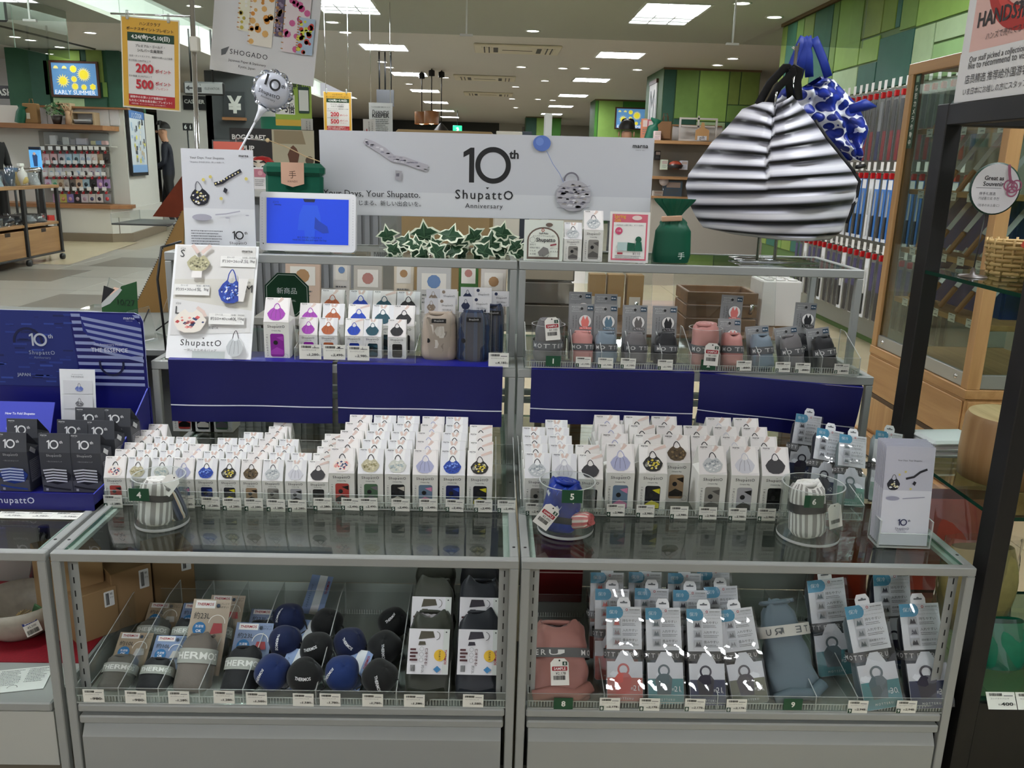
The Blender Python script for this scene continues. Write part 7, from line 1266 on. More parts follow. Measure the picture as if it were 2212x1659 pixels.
t = thing('cash_register', 'grey cash register with paper tray on the till', 'register', (-7.3, 10.35, .882)); MB().bbox(-.2, .2, 0, .3, 0, .12, mat('#9a9a96', .5), .01).build('base', t); MB().bbox(-.12, .16, .02, .06, .12, .26, mat('#55565a', .4), .01, T=Matrix.Rotation(R(-20), 4, 'X')).build('display', t); MB().bbox(-.19, -.06, .05, .2, .12, .24, mat('#c9c9c4'), .01).build('printer', t)
# wooden display cart on castors
CXF = -5.17; t = thing('display_cart', 'wooden display cart with black frame, drawers and castors', 'cart', (0, 0, 0)); AL = wood('#a07a50', '#8a6540', .5, 1); BF = mat('#1c1b1b', .5)
zc = lambda v: ox(100, v, CXF).z
Y0c, Y1c = 6.6, 8.8; zt, zb_, zl = .83, .42, .075
MB().bbox(CXF-.62, CXF+.02, Y0c, Y1c, zt, zt+.035, AL, .004).build('top_board', t); MB().bbox(CXF-.6, CXF, Y0c, Y1c, zb_, zb_+.03, AL, .004).build('shelf_board', t)
for y0, y1 in ((6.62, 7.26), (7.32, 7.98), (8.04, 8.74)): d = MB().bbox(CXF-.55, CXF-.005, y0, y1, zl+.03, zb_-.03, AL, .004).build('drawer', t); MB().box(CXF-.006, CXF-.003, (y0+y1)/2-.05, (y0+y1)/2+.05, zb_-.07, zb_-.03, mat('#2a1c12')).build('finger_notch', d)
for y in (6.58, 7.29, 8.01, 8.76):
    for x in (CXF-.6, CXF-.02): MB().bbox(x, x+.035, y-.02, y+.02, zl+.02, zt if y < 8.5 else zt+.02, BF, .002).build('upright', t); b = MB(); b.lathe([(.0001, -.02), (.034, -.02), (.036, 0), (.034, .02), (.0001, .02)], mat('#151515', .4), 18); b.build('castor', t, (x+.017, y, .037), (0, R(90), 0))
for x in (CXF-.6, CXF-.02): MB().bbox(x+.004, x+.03, Y0c, Y1c, zl+.01, zl+.03, BF, .002).build('bottom_bar', t)
rr = random.Random(31); cc = ('#8aa0a8', '#b04a78', '#3a4a58', '#6f8a70', '#c9b26a', '#2b2b2e', '#a8b0b4', '#5a7aa0')
for k in range(16): q = (CXF-.12-.3*(k % 2), 6.75+k*.125, zt+.036); cello_bag(f'{cname(cc[k % 8])} cellophane packet on the cart top, {ORD[k//2]} pair from the cart end', q, .13, .1, .1+.08*rr.random(), cc[k % 8], k, 'packet')['group'] = 'packets on the cart top'
for k in range(6): cello_bag(f'flat cellophane packet of dark print, {ORD[k]} along the cart shelf', (CXF-.2, 7.4+k*.22, zb_+.031), .3, .2, .09, ('#22242a', '#6f7478', '#2b2d33')[k % 3], k+40, 'packet')['group'] = 'packets on the cart shelf'
t = thing('spray_bottle', 'white trigger spray bottle on the cart top', 'bottle', (CXF-.1, 8.25, zt+.036)); b = MB(); b.lathe([(.0001, 0), (.05, 0), (.05, .13), (.02, .17), (.018, .2), (.0001, .2)], mat('#d9d9d4'), 16); b.build('bottle_body', t); MB().bbox(-.02, .02, -.06, .03, .2, .235, mat('#e6e6e2'), .006).build('trigger_head', t)
t = thing('chrome_rail', 'chrome topped black basket rail behind the cart', 'rail', (0, 0, 0)); a, c = oy(28, 370, 9.3), oy(88, 366, 9.3); b = MB(); b.tube([a, c], .03, CHROME, 10); b.build('top_bar', t)
for f in (0, .3, .78, 1): q = a.lerp(c, f); b = MB(); b.tube([q, (q.x, q.y, 0)], .015, BF, 8); b.build('upright', t)
for k, (u0, u1, v0, v1, c) in enumerate(((55, 90, 466, 478, '#a8201c'), (87, 106, 466, 478, '#a8201c'), (44, 106, 479, 532, '#c9c4c4'))): tag(pb('red_box' if k < 2 else 'pale_box', None, u0, v0, u1, v1, 10.3, .15, mat(c, .45)), ('long red box stacked behind the cart', 'short red box with white mark behind the cart', 'flat pale box under the red boxes')[k], 'box')
# ================================================================== people
def person(label, loc, rz, joints, edges, parts, hair=None, scale=1.0, nm='person'):
    me = bpy.data.meshes.new('skel'); keys = list(joints); me.from_pydata([joints[k][0] for k in keys], [(keys.index(a), keys.index(b)) for a, b in edges], []); o = bpy.data.objects.new('skel', me); COL.objects.link(o)
    md = o.modifiers.new('s', 'SKIN'); 
    for i, k in enumerate(keys): sv = me.skin_vertices[0].data[i]; r_ = joints[k][1]; sv.radius = r_ if isinstance(r_, tuple) else (r_, r_); sv.use_root = (k == 'pelvis')
    o.modifiers.new('d', 'SUBSURF').levels = 2; dg = bpy.context.evaluated_depsgraph_get(); ev = o.evaluated_get(dg); m2 = bpy.data.meshes.new_from_object(ev); bpy.data.objects.remove(o)
    for m_, _ in parts: m2.materials.append(m_)
    for pgn in m2.polygons:
        for i, (_, fn) in enumerate(parts):
            if fn(pgn.center): pgn.material_index = i
        pgn.use_smooth = True
    o = bpy.data.objects.new(nm, m2); COL.objects.link(o); o.location = loc; o.rotation_euler = (0, 0, rz); o.scale = (scale,)*3; tag(o, label, 'person')
    if hair: hair(o)
    return o
SKN = mat('#b98a6e', .5, 0, .4); HR = mat('#14100e', .6, 0, .4, .2, 80)
J = {'pelvis': ((0, 0, .93), (.15, .11)), 'belly': ((0, .01, 1.08), (.14, .1)), 'chest': ((0, .0, 1.3), (.17, .115)), 'neck0': ((0, .0, 1.45), (.07, .07)), 'neck': ((0, -.03, 1.52), (.052, .055)), 'head0': ((0, -.05, 1.6), (.07, .085)), 'head': ((0, -.045, 1.69), (.068, .085)),
     'ls': ((-.17, 0, 1.4), .06), 'le': ((-.21, -.0, 1.13), .05), 'lw': ((-.19, -.2, 1.0), .038), 'lh': ((-.18, -.28, 1.0), (.035, .028)), 'rs': ((.17, 0, 1.4), .06), 're': ((.21, -.02, 1.12), .05), 'rw': ((.18, -.23, 1.02), .038), 'rh': ((.16, -.31, 1.02), (.035, .028)),
     'lhip': ((-.09, 0, .88), .095), 'lk': ((-.09, -.1, .48), .06), 'la': ((-.09, .02, .1), .045), 'lf': ((-.09, -.13, .05), (.045, .035)), 'rhip': ((.09, 0, .88), .095), 'rk': ((.09, .05, .48), .06), 'ra': ((.09, .16, .11), .045), 'rf': ((.09, .03, .05), (.045, .035))}
for s, sg in (('l', -1), ('r', 1)):
    h0 = J[s+'h'][0]
    for k, (dx, dz, l_) in enumerate(((-.024, .008, .06), (-.009, .011, .075), (.007, .009, .07), (.021, .003, .055))): J[f'{s}f{k}'] = ((h0[0]+dx, h0[1]-.035, h0[2]+dz), .011); J[f'{s}g{k}'] = ((h0[0]+dx, h0[1]-.035-l_*.7, h0[2]+dz-l_*.5), .009)
    J[f'{s}t'] = ((h0[0]-sg*.045, h0[1]-.03, h0[2]+.012), .011)
ED = [('pelvis', 'belly'), ('belly', 'chest'), ('chest', 'neck0'), ('neck0', 'neck'), ('neck', 'head0'), ('head0', 'head'), ('chest', 'ls'), ('ls', 'le'), ('le', 'lw'), ('lw', 'lh'), ('chest', 'rs'), ('rs', 're'), ('re', 'rw'), ('rw', 'rh'), ('pelvis', 'lhip'), ('lhip', 'lk'), ('lk', 'la'), ('la', 'lf'), ('pelvis', 'rhip'), ('rhip', 'rk'), ('rk', 'ra'), ('ra', 'rf')]
for s in 'lr':
    for k in range(4): ED += [(s+'h', f'{s}f{k}'), (f'{s}f{k}', f'{s}g{k}')]
    ED.append((s+'h', s+'t'))
def hair(o):
    b = MB()
    def fn(u, v):
        a = 2*math.pi*u; e = v*math.pi*.5; back = .5-.5*math.cos(a-math.pi/2)      # longer at the nape
        x, y, z = .098*math.sin(e)*math.cos(a), .118*math.sin(e)*math.sin(a), .115*math.cos(e)
        k = 1+.03*math.sin(17*a)*math.sin(e); fr = .0 if math.sin(a) > -.4 else (.055*min(1, v*1.5)); return (x*k, y*k-.035+fr*.3, z*k+1.69+fr)
    b.grid(fn, 36, 12, HR, wrap=True); b.build('hair', o)
    b = MB(); b.sphere((0, -.143, 1.635), (.014, .022, .022), SKN, 8); b.build('nose', o)
    for s in (-1, 1): b = MB(); b.sphere((s*.09, -.03, 1.635), (.012, .024, .034), SKN, 8); b.build('ear', o); b = MB(); b.sphere((s*.033, -.128, 1.66), (.013, .006, .007), mat('#1d1512'), 8); b.build('eye', o); b = MB(); b.box(s*.033-.018, s*.033+.018, -.136, -.13, 1.678, 1.684, HR); b.build('eyebrow', o)
    b = MB(); b.sphere((0, -.128, 1.585), (.024, .006, .006), mat('#8a4f44'), 8); b.build('mouth', o)
prt = [(SKN, lambda c: True), (mat('#0b1020', .7), lambda c: c.z > .9 and c.z < 1.475 and not (c.y < -.22 and c.z < 1.06)), (mat('#0d0d10', .7), lambda c: c.z <= .93 and abs(c.x) < .2 and c.y > -.22), (mat('#15130f', .5), lambda c: c.z < .1)]
q = oz(372, 494, 0); person('man in a navy sweatshirt and black trousers walking past the poster', (q.x, q.y, 0), R(-78), J, ED, prt, hair, .985)
q = oy(4, 360, 9.8); person('person in black bending at the till beside the cart', (q.x-.12, 9.8, 0), R(60), J, ED, [(SKN, lambda c: True), (mat('#08080a', .8), lambda c: c.z < 1.475)], hair, .93)
q = oy(1352, 292, 9.0); person('dark-haired shopper standing behind the wide banner', (q.x, 9.0, 0), R(160), J, ED, [(SKN, lambda c: True), (mat('#3a3a40', .8), lambda c: c.z < 1.475)], hair, 1.0)
# ================================================================== poles, hanging signs and posters behind the stand
PR.STEP = .0006
PY = 2.35
t = thing('sign_pole', 'chrome telescopic pole with side arm holding the yellow poster', 'pole', (0, 0, 0)); a, c = oy(412, -60, PY), oy(432, 640, PY); b = MB(); b.tube([(a.x, PY, a.z), (c.x, PY, 0.01)], .0105, CHROME, 12); b.build('pole_tube', t); q = oy(421, 96, PY); MB().bbox(q.x-.016, q.x+.02, PY-.02, PY+.016, q.z-.03, q.z+.03, mat('#dcd9cc', .4), .004).build('clamp', t)
a, c = oy(239, 29, PY), oy(411, 36, PY); b = MB(); b.tube([a, c], .004, CHROME, 8); b.build('side_arm', t)
b = MB(); b.lathe([(.0001, 0), (.16, 0), (.16, .008), (.02, .02), (.012, .04)], mat('#8a8b8c', .4, .6), 30); b.build('foot', t, (oy(432, 640, PY).x, PY, .002))
def yellow(label, u0, v0, u1, v1, y, shear_=0, rz=0):
    a, c = oy(u0, (v0+v1)/2, y), oy(u1, (v0+v1)/2, y); e, f = oy((u0+u1)/2, v0, y), oy((u0+u1)/2, v1, y); w, h = c.x-a.x, e.z-f.z; t = thing('point_poster', label, 'poster', ((a.x+c.x)/2, y, f.z), (0, R(rz), 0)); MB().box(-w/2, w/2, 0, .002, 0, h, mat('#e9e4d4', .4)).build('sheet', t); p = PR(1); X = lambda k: (k-.5)*w; Y = lambda k: k*h
    p.rect(X(.02), Y(.015), X(.98), Y(.985), '#dba93a'); p.rect(X(.11), Y(.03), X(.91), Y(.735), '#e3e0dc'); p.rect(X(.11), Y(.735), X(.91), Y(.83), '#163d26'); p.rect(X(.11), Y(.03), X(.91), Y(.155), '#b3202a'); p.text('ハンズクラブ', 0, Y(.93), w=w*.36, c='#2a2418', bold=.01); p.text('ボーナスポイントプレゼント', 0, Y(.87), w=w*.8, c='#2a2418', bold=.01); p.text('4.24(金)～5.10(日)', X(.51), Y(.782), w=w*.66, c='#eef0e8', bold=.03)
    p.text('プレミアム・ゴールド・', 0, Y(.69), w=w*.5, bold=.01); p.text('シルバー会員限定', 0, Y(.64), w=w*.44, bold=.01); p.text('全店・ネットストアで、期間中お買い上げ金額', X(.51), Y(.575), w=w*.74); p.text('合計税抜 5,000円以上で', X(.32), Y(.525), w=w*.38); p.text('200', X(.4), Y(.445), w=w*.3, c='#c0202e', bold=.03); p.text('ポイント', X(.72), Y(.425), w=w*.27, c='#c0202e', bold=.02); p.text('合計税抜 20,000円以上で', X(.33), Y(.355), w=w*.4); p.text('500', X(.4), Y(.27), w=w*.3, c='#c0202e', bold=.03); p.text('ポイント', X(.72), Y(.29), w=w*.27, c='#c0202e', bold=.02); p.text('プレゼント', X(.7), Y(.235), w=w*.22, c='#c0202e')
    p.text('期間中のお買い上げ金額合計で', X(.46), Y(.125), w=w*.62, c='#f4ece8', bold=.01); p.text('もれなく対象会員全員にプレゼント！', X(.5), Y(.085), w=w*.74, c='#f4ece8', bold=.01); p.text('※複数店舗・ネットストアのお買い上げも対象です。', X(.47), Y(.05), w=w*.6, c='#f0dcd8'); p.build('print', t)
    if y > 5:
        for k in (.1, .9): b = MB(); b.tube([(X(k), .001, h), (X(k), .001, CZ-f.z)], .003, CHROME, 5); b.build('hanging_wire', t)
    for k in (.12, .82): MB().bbox(X(k)-w*.025, X(k)+w*.025, -.008, .01, h-w*.06, h+w*.09, clear('#eef0ee', 1.0, .1, .1, .4), .002).build('clip', t)
    return t
yellow('large yellow bonus point poster clipped to the chrome pole', 258, 38, 383, 236, PY+.008, 0, 3.2); yellow('small distant yellow bonus point poster behind the banner', 699, 198, 760, 286, 7.2, 0, 0)
# stationery poster hanging at the top
y = 2.6; a, c = oy(448, 60, y), oy(675, 60, y); t = thing('stationery_poster', 'white hanging stationery poster with patterned ring notebooks', 'poster', (a.x, y, oy(450, 147, y).z), (0, R(7.5), R(0))); w = c.x-a.x; h = .52; MB().box(0, w, 0, .003, -.005, h, mat('#d3d2d2', .45)).build('sheet', t); p = PR(1); X = lambda u: (u-448)/227*w; Y = lambda v_, u=560: (147-v_)/508+(u-448)/508*.135
p.poly([(X(470), Y(105, 470)), (X(487), Y(98, 487)), (X(480), Y(115, 480)), (X(471), Y(118, 471))], '#5a5c60'); p.text('SHOGADO', X(530), Y(114, 530), w=w*.36, c='#3a3a3c', space=1.2); p.text('Japanese Paper & Stationery', X(528), Y(133, 528), w=w*.36, c='#4a4a4c'); p.text('Kyoto, Japan', X(528), Y(144, 528), w=w*.16, c='#4a4a4c')
for u0, v0, u1, v1, cs in ((502, -80, 526, 62, ('#e2dfc8', '#b9a840', '#e6e4dc')), (527, -80, 578, 92, ('#e6dfd2', '#d28a2e', '#d8a860')), (582, -80, 598, 72, ('#5a4a62', '#8a7a90', '#a07a50')), (600, -80, 655, 105, ('#dcd0d2', '#b83a78', '#c95a90')), (632, 30, 667, 108, ('#a9bcd0', '#d0d040', '#c03a30'))):
    x0, x1 = X(u0), X(u1); y0, y1 = Y(v1, u0), Y(v0, u0); p.rect(x0, y0, x1, y1, cs[0]); rr = random.Random(u0); p.l += 1
    for i in range(26): xx, yy = x0+(x1-x0)*(.1+.8*rr.random()), y0+(y1-y0)*(.04+.9*rr.random()); p.disc(xx, yy, .006+.012*rr.random()*(x1-x0)*8, cs[1+i % 2], 8, up=False)
    for i in range(14): p.rect(x0-.004, y0+.01+i*(y1-y0)/14, x0+.006, y0+.014+i*(y1-y0)/14, '#b87a3a', up=(i == 0))
p.build('print', t)
for xx in (.03, w-.03): b = MB(); b.tube([(xx, 0, h), (xx, 0, CZ-t.location.z-xx*.13)], .0012, mat('#b9b9b9'), 5); b.build('wire', t)
# wayfinding sign, yen niche wall, column
y = 9.4; t = pt('elevator_sign', 'grey hanging elevator direction sign with black rim', 'sign', 440, 191, y); a, c = oy(395, 175, y), oy(485, 207, y); w, h = (c.x-a.x)/2, (a.z-c.z)/2; MB().bbox(-w, w, 0, .05, -h, h, mat('#2c2c2e', .5), .02).build('rim', t); MB().box(-w+.02, w-.02, -.002, 0, -h+.02, h-.02, mat('#8f8f90', .5)).build('face', t); p = PR(3); p.line([(-w*.85, 0), (-w*.5, 0)], .02, '#2c2c2e'); p.poly([(-w*.88, 0), (-w*.7, h*.42), (-w*.7, -h*.42)], '#2c2c2e'); p.rect(-w*.38, -h*.6, -w*.1, h*.15, '#2c2c2e'); p.text('ELEVATOR', w*.42, -.0, w=w*.72, c='#2c2c2e'); p.text('↓↑', -w*.24, h*.5, w=w*.24, c='#2c2c2e'); p.build('lettering', t)
for f in (-.6, .45): b = MB(); b.tube([(w*f, .02, h), (w*f, .02, CZ-t.location.z)], .012, BLACK, 6); b.build('hanger', t)
b = MB(); a, c = oy(450, 320, 14.5), oy(575, 320, 14.5); b.box(a.x, c.x, 14.5, 14.8, 0, CZ, mat('#4a4d50', .6)); struct(b.build('wall_5'))
b = MB(); a2, c2 = oy(330, 320, 14.2), oy(452, 320, 14.2); b.box(a2.x, c2.x, 14.5, 14.8, 0, oy(400, 200, 14.5).z, mat('#cfcdc8', .6)); struct(b.build('wall_6'))
t = pt('yen_sign', 'dark currency sign with white yen mark above an oak ledge', 'sign', 507, 226, 14.458); q = 1832/15.6; MB().box(-.19, .17, 0, .04, -.22, .22, mat('#33363a', .5)).build('board', t); MB().box(-.2, .19, -.12, .04, -.27, -.22, OK2).build('ledge', t); p = PR(2); p.text('¥', 0, 0, h=.3, c='#e2e2de', bold=.04); p.build('mark', t)
t = pt('cashier_board', 'small distant black cashier board with white capitals', 'sign', 420, 222, 14.468); MB().box(-.2, .2, 0, .03, -.12, .12, mat('#141416')).build('board', t); p = PR(1); p.text('CASHIER', 0, .02, w=.36, c='#c9c9c6', bold=.03); p.build('lettering', t)
t = pt('number_board', 'small black till number board with two white sixes', 'sign', 405, 274, 12.5); MB().box(-.075, .075, 0, .03, -.055, .055, mat('#101012')).build('board', t); p = PR(1); p.text('6', -.03, 0, h=.07, c='#e6e6e4', bold=.03); p.text('6', .045, 0, h=.07, w=.024, c='#e6e6e4', bold=.03); p.build('numerals', t); b = MB(); b.tube([(-.01, .02, -.05), (0, .02, -t.location.z+.002)], .012, BLACK, 6); b.build('stalk', t)
b = MB(); q = oz(640, 420, 0); cxx = oy(618, 270, 9.6); b.lathe([(.3, 0), (.3, CZ)], mat('#cfd2d0', .5), 40, T=Matrix.Translation((cxx.x, 9.6, 0))); w_ = struct(b.build('column_1'))
b = MB(); b.lathe([(.304, oy(620, 286, 9.2).z-.04), (.304, oy(620, 252, 9.2).z)], mat('#0d6a52', .5), 40, T=Matrix.Translation((cxx.x, 9.6, 0))); b.build('green_band', w_)
y = 6.4; a, c = oy(594, 220, y), oy(672, 220, y); e, f = oy(633, 160, y), oy(633, 272, y); w, h = c.x-a.x, e.z-f.z; t = thing('club_poster', 'green club membership poster with phone picture on the column', 'poster', (a.x, y, f.z), (0, 0, R(4))); MB().box(0, w, 0, .004, 0, h, mat('#8fae3c', .5)).build('sheet', t); p = PR(1); p.rect(0, 0, w, h*.12, '#cfa83a'); p.text('ハンズクラブ', w*.5, h*.88, w=w*.66, c='#24380e'); p.text('会員募集中!', w*.56, h*.77, w=w*.8, c='#24380e', bold=.02); p.rect(w*.02, h*.22, w*.54, h*.6, '#e6e6e0'); p.rect(w*.02, h*.6, w*.52, h*.69, '#2a3a1c'); p.text('誕生月は', w*.34, h*.53, w=w*.36); p.text('5倍', w*.4, h*.34, h=h*.2, w=w*.26, bold=.03); p.disc(w*.16, h*.36, w*.09, '#8fae3c', 20); p.rrect(w*.64, h*.25, w*.94, h*.76, w*.03, '#16382c'); p.rect(w*.66, h*.3, w*.92, h*.7, '#d9dcd8'); p.build('print', t)
for xx in (.03, w-.03): b = MB(); b.tube([(xx, .002, h), (xx, .002, CZ-f.z)], .003, CHROME, 5); b.build('hanging_wire', t)
y = 7.2; a, c = oy(797, 255, y), oy(848, 255, y); e, f = oy(822, 222, y), oy(822, 288, y); w, h = c.x-a.x, e.z-f.z; t = thing('keeper_poster', 'grey keeper service poster on a thin bar', 'poster', (a.x, y, f.z)); MB().box(0, w, 0, .004, 0, h, mat('#a8aaa8', .5)).build('sheet', t); p = PR(1); p.text('ハンズのお取り置きサービス', w*.5, h*.86, w=w*.8); p.text('『HANDS', w*.5, h*.7, w=w*.7, bold=.02); p.text('KEEPER', w*.5, h*.58, w=w*.72, bold=.03); p.lines(w*.14, w*.86, h*.46, 7, h*.06, h*.028, '#3a3a3a'); p.build('print', t)
for xx in (.02, w-.02): b = MB(); b.tube([(xx, .002, h), (xx, .002, CZ-f.z)], .003, CHROME, 5); b.build('hanging_wire', t)
for k, (nm, lb, u0, v0, u1, v1, y, txt) in enumerate((('notice_card', 'small white vertical notice card before the green poster', 650, 256, 676, 284, 3.2, 'この商品は'), ('notice_card', 'small white vertical notice card with red leaf before the keeper poster', 784, 257, 811, 287, 3.2, 'この商品は'))):
    a, c = oy(u0, v0, y), oy(u1, v1, y); t = thing(nm, lb, 'card', (a.x, y, c.z-.1)); MB().box(0, c.x-a.x, 0, .003, 0, a.z-c.z+.1, mat('#d6d5d0', .5)).build('sheet', t); MB().box(.01, .02, .003, .008, -c.z+.1, .1, ACR, caps=ACRE).build('stand_strip', t); p = PR(1); p.vtext(txt, (c.x-a.x)*.75, a.z-c.z+.09, .009); p.vtext('お礼に最適', (c.x-a.x)*.5, a.z-c.z+.09, .009)
    if k: p.poly([(.0, .095), (.008, .112), (.014, .104), (.02, .122), (.026, .104), (.034, .112), (.036, .095)], '#b01c22')
    p.build('print', t)
# ================================================================== craft counter behind the stand
ZC = 1.12; t = thing('craft_counter', 'grey craft counter with paper goods behind the stand', 'counter', (0, 0, 0)); MB().bbox(-1.16, -.5, 1.95, 2.8, ZC-.03, ZC, mat('#b9b9b4', .5), .004).build('top_board', t); b = MB()
b.box(-1.14, -.52, 2.0, 2.78, 0, ZC-.03, mat('#77797a', .5)); b.build('cabinet', t)
for k in range(18): MB().box(-1.13+k*.034, -1.11+k*.034, 1.992, 2.0, .05, ZC-.06, mat('#85878a', .5)).build('slat', t)
a = oy(495, 276, 2.7); c = oy(680, 352, 2.7); t = thing('craft_signboard', 'black craft pop-up signboard with lamp photograph', 'signboard', (a.x, 2.7, ZC+.0005)); w = c.x-a.x; h = a.z-ZC; MB().box(0, w, 0, .004, 0, h, mat('#17120f', .45)).build('board', t); p = PR(1); xs = w*.5; p.rect(xs, .002, w, h-.002, '#b3ab92'); p.poly([(xs+.01, h-.005), (w*.86, h-.005), (w*.9, h*.74), (xs+.01, h*.74)], '#8f8064'); p.poly([(w*.68, h*.55), (w*.72, h*.68), (w*.75, h*.72), (w*.79, h*.66), (w*.82, h*.55), (w*.8, h*.42), (w*.83, h*.2), (w*.66, h*.2), (w*.7, h*.42)], '#5f3a26'); p.disc(w*.94, h*.45, w*.05, '#4a3c2c', 14); p.text('BOGCRAFT', w*.03, h*.84, w=w*.4, al='L', c='#e6e4e0', bold=.03); p.text('POPUP', w*.03, h*.64, w=w*.26, al='L', c='#e6e4e0', bold=.03); p.text('STORE', w*.03, h*.44, w=w*.28, al='L', c='#e6e4e0', bold=.03); p.build('print', t)
q = oy(494, 318, 2.05); t = thing('recommend_sign', 'coral recommend sign in a clear frame on the craft counter', 'sign', (q.x, 2.05, ZC+.0005)); MB().box(-.065, .065, 0, .004, 0, oy(494, 303, 2.05).z-ZC, ACR, caps=ACRE).build('frame', t); p = PR(1); zz = oy(494, 303, 2.05).z-ZC; p.rect(-.06, .01, .06, zz-.006, '#d86a58'); p.ring(0, zz*.55, .045, .012, '#c0483a', 30); p.text('RECOMMEND', 0, zz*.62, w=.1, c='#3a1c18', bold=.02); p.build('print', t, (0, -.001, 0))
def daruma(label, u, v, y, r, red, face='#e6dcc8'):
    q = oy(u, v, y); t = thing('daruma_doll', label, 'doll', (q.x, y, ZC+.0005)); b = MB(); b.lathe([(.0001, 0), (r*.62, 0), (r*.95, r*.5), (r, r*1.0), (r*.86, r*1.65), (r*.5, r*2.0), (.0001, r*2.1)], mat(red, .45), 12, smooth=False); b.build('doll_body', t); zf = r*1.3
    p = PR(1); p.disc(0, zf, r*.74, face, 20, ry=r*.52)
    for s in (-1, 1): p.disc(s*r*.3, zf+r*.02, r*.2, '#f2efe6', 14); p.disc(s*r*.3, zf+r*.02, r*.12, '#141210', 14); p.line([(s*r*.1, zf+r*.36), (s*r*.35, zf+r*.44), (s*r*.6, zf+r*.26)], [r*.06, r*.13, r*.05], '#1a1614'); p.line([(s*r*.5, zf-r*.1), (s*r*.4, zf-r*.24), (s*r*.22, zf-r*.3)], [r*.1, r*.07, r*.03], '#1a1614')
    p.line([(-r*.16, zf-r*.4), (0, zf-r*.33), (r*.16, zf-r*.4)], r*.06, '#b0302c'); p.build('face', t, (0, -r*.97, 0)); return t
daruma('red folded paper daruma doll with bold eyebrows on the craft counter', 566, 330, 2.2, .062, '#a3161c'); daruma('small yellow-green daruma doll on the craft counter', 608, 345, 2.3, .036, '#b9b35c')
for k, (u, y) in enumerate(((570, 2.1), (648, 2.25))):
    q = oy(u, 345, y); t = thing('paper_horse', ('folded brown paper horse before the red daruma', 'small folded brown paper fox beside the lamp photograph')[k], 'ornament', (q.x, y, ZC+.0005)); b = MB(); v = [(-.03, 0, .0), (.03, 0, 0), (.028, 0, .03), (.012, -.014, .05), (-.012, -.014, .052), (-.034, 0, .03), (0, .02, .02), (-.014, .0, .066), (.014, 0, .064)]; b.add(v, [(0, 1, 2, 3), (0, 3, 4, 5), (2, 6, 3), (3, 6, 4), (4, 6, 5), (0, 5, 6), (1, 6, 2), (0, 6, 1), (4, 7, 5), (3, 2, 8)], mat('#a05a30', .6)); b.build('folded_body', t); p = PR(); p.disc(0, .03, .004, '#141210', 8); p.build('eye', t, (0, -.014, 0))
for k, (u, v, w, h, y, c) in enumerate(((562, 372, .06, .085, 2.0, '#e0dcda'), (640, 372, .05, .06, 2.1, '#d9c4c4'))):
    q = oy(u, v, y); t = thing('gift_card', ('white photo card standing at the craft counter edge', 'small pink photo card on the craft counter')[k], 'card', (q.x, y, ZC+.0005)); MB().box(-w/2, w/2, 0, .003, 0, h, mat(c, .5)).build('sheet', t); p = PR(1); p.rect(-w*.4, h*.55, w*.4, h*.92, '#c07a88'); p.disc(0, h*.74, w*.16, '#d9a0a8', 12); p.lines(-w*.36, w*.3, h*.44, 4, h*.08, h*.03); p.build('print', t)
t = thing('garland_rope', 'thin twine tied to a chrome bracket above the craft counter', 'twine', (0, 0, 0)); P_ = [oy(*s, 2.15) for s in ((580, 303), (620, 318), (660, 338), (700, 352), (760, 362))]; b = MB(); b.tube(P_, .0022, mat('#c9b086'), 6); b.build('twine', t); b = MB(); a, c = oy(505, 335, 2.15), oy(578, 303, 2.15); m_ = oy(510, 298, 2.15); b.tube([(a.x, 2.15, ZC), (m_.x, 2.15, m_.z), (c.x, 2.15, c.z)], .004, CHROME, 8); b.build('bracket', t); b = MB(); b.sphere(tuple(c), .009, mat('#d9c49a'), 8); b.build('knot', t)
# ================================================================== tables seen through the open stand
WT = wood('#8a6440', '#6b4a2c', .6, 0); t = thing('low_table', 'grey low table with paper goods behind the first stand', 'table', (0, 0, 0)); MB().bbox(-.86, .18, 1.3, 2.0, .70, .73, mat('#a8a69e', .5), .004).build('table_top', t)
for x in (-.84, .13):
    for y in (1.32, 1.95): MB().bbox(x, x+.03, y, y+.03, 0, .70, mat('#5a5a58'), .002).build('leg', t)
rr = random.Random(14)
for k, (x, y, w, h, c, lb) in enumerate(((-.72, 1.42, .12, .18, '#c9b09c', 'beige notepaper pack standing behind the octagon sign'), (-.6, 1.5, .06, .2, '#d6d2cc', 'white pen box standing behind the octagon sign'), (-.5, 1.45, .1, .17, '#b9b3a8', 'grey paper pad standing on the low table'), (-.38, 1.5, .07, .19, '#d9cdb8', 'cream card pack with brown stamp on the low table'), (-.27, 1.46, .12, .16, '#c2c0bc', 'clear fronted envelope pack on the low table'), (-.15, 1.5, .07, .2, '#37682c', 'green flower-patterned paper pack on the low table'), (-.06, 1.45, .09, .17, '#cfc9c0', 'pale letter set standing on the low table'), (.05, 1.42, .1, .16, '#b08a5c', 'kraft gift box standing on the low table'), (.1, 1.6, .16, .13, '#a88a62', 'wide kraft carton on the low table'))):
    t = thing('paper_pack', lb, 'paper pack', (x, y, .7305), (R(-8), 0, 0)); MB().bbox(-w/2, w/2, 0, .02, 0, h, mat(c, .5), .002).build('pack', t); p = PR(1); p.rect(-w*.36, h*.5, w*.36, h*.86, '#e3ded4'); p.disc(0, h*.68, w*.2, ('#a8825a', '#6a86b0', '#b07a70')[k % 3], 10); p.lines(-w*.34, w*.3, h*.4, 3, h*.08, h*.03); p.build('print', t)
t = thing('acrylic_chest', 'smoky acrylic drawer stack behind tray 1', 'drawer chest', (oy(1180, 640, 1.25).x, 1.25, .7305)); 
for k in range(3): MB().bbox(-.09, .09, 0, .16, k*.075, k*.075+.07, clear('#c9c6c0', 1.0, .05, .1, .5, '#8f8a80'), .003).build('drawer', t)
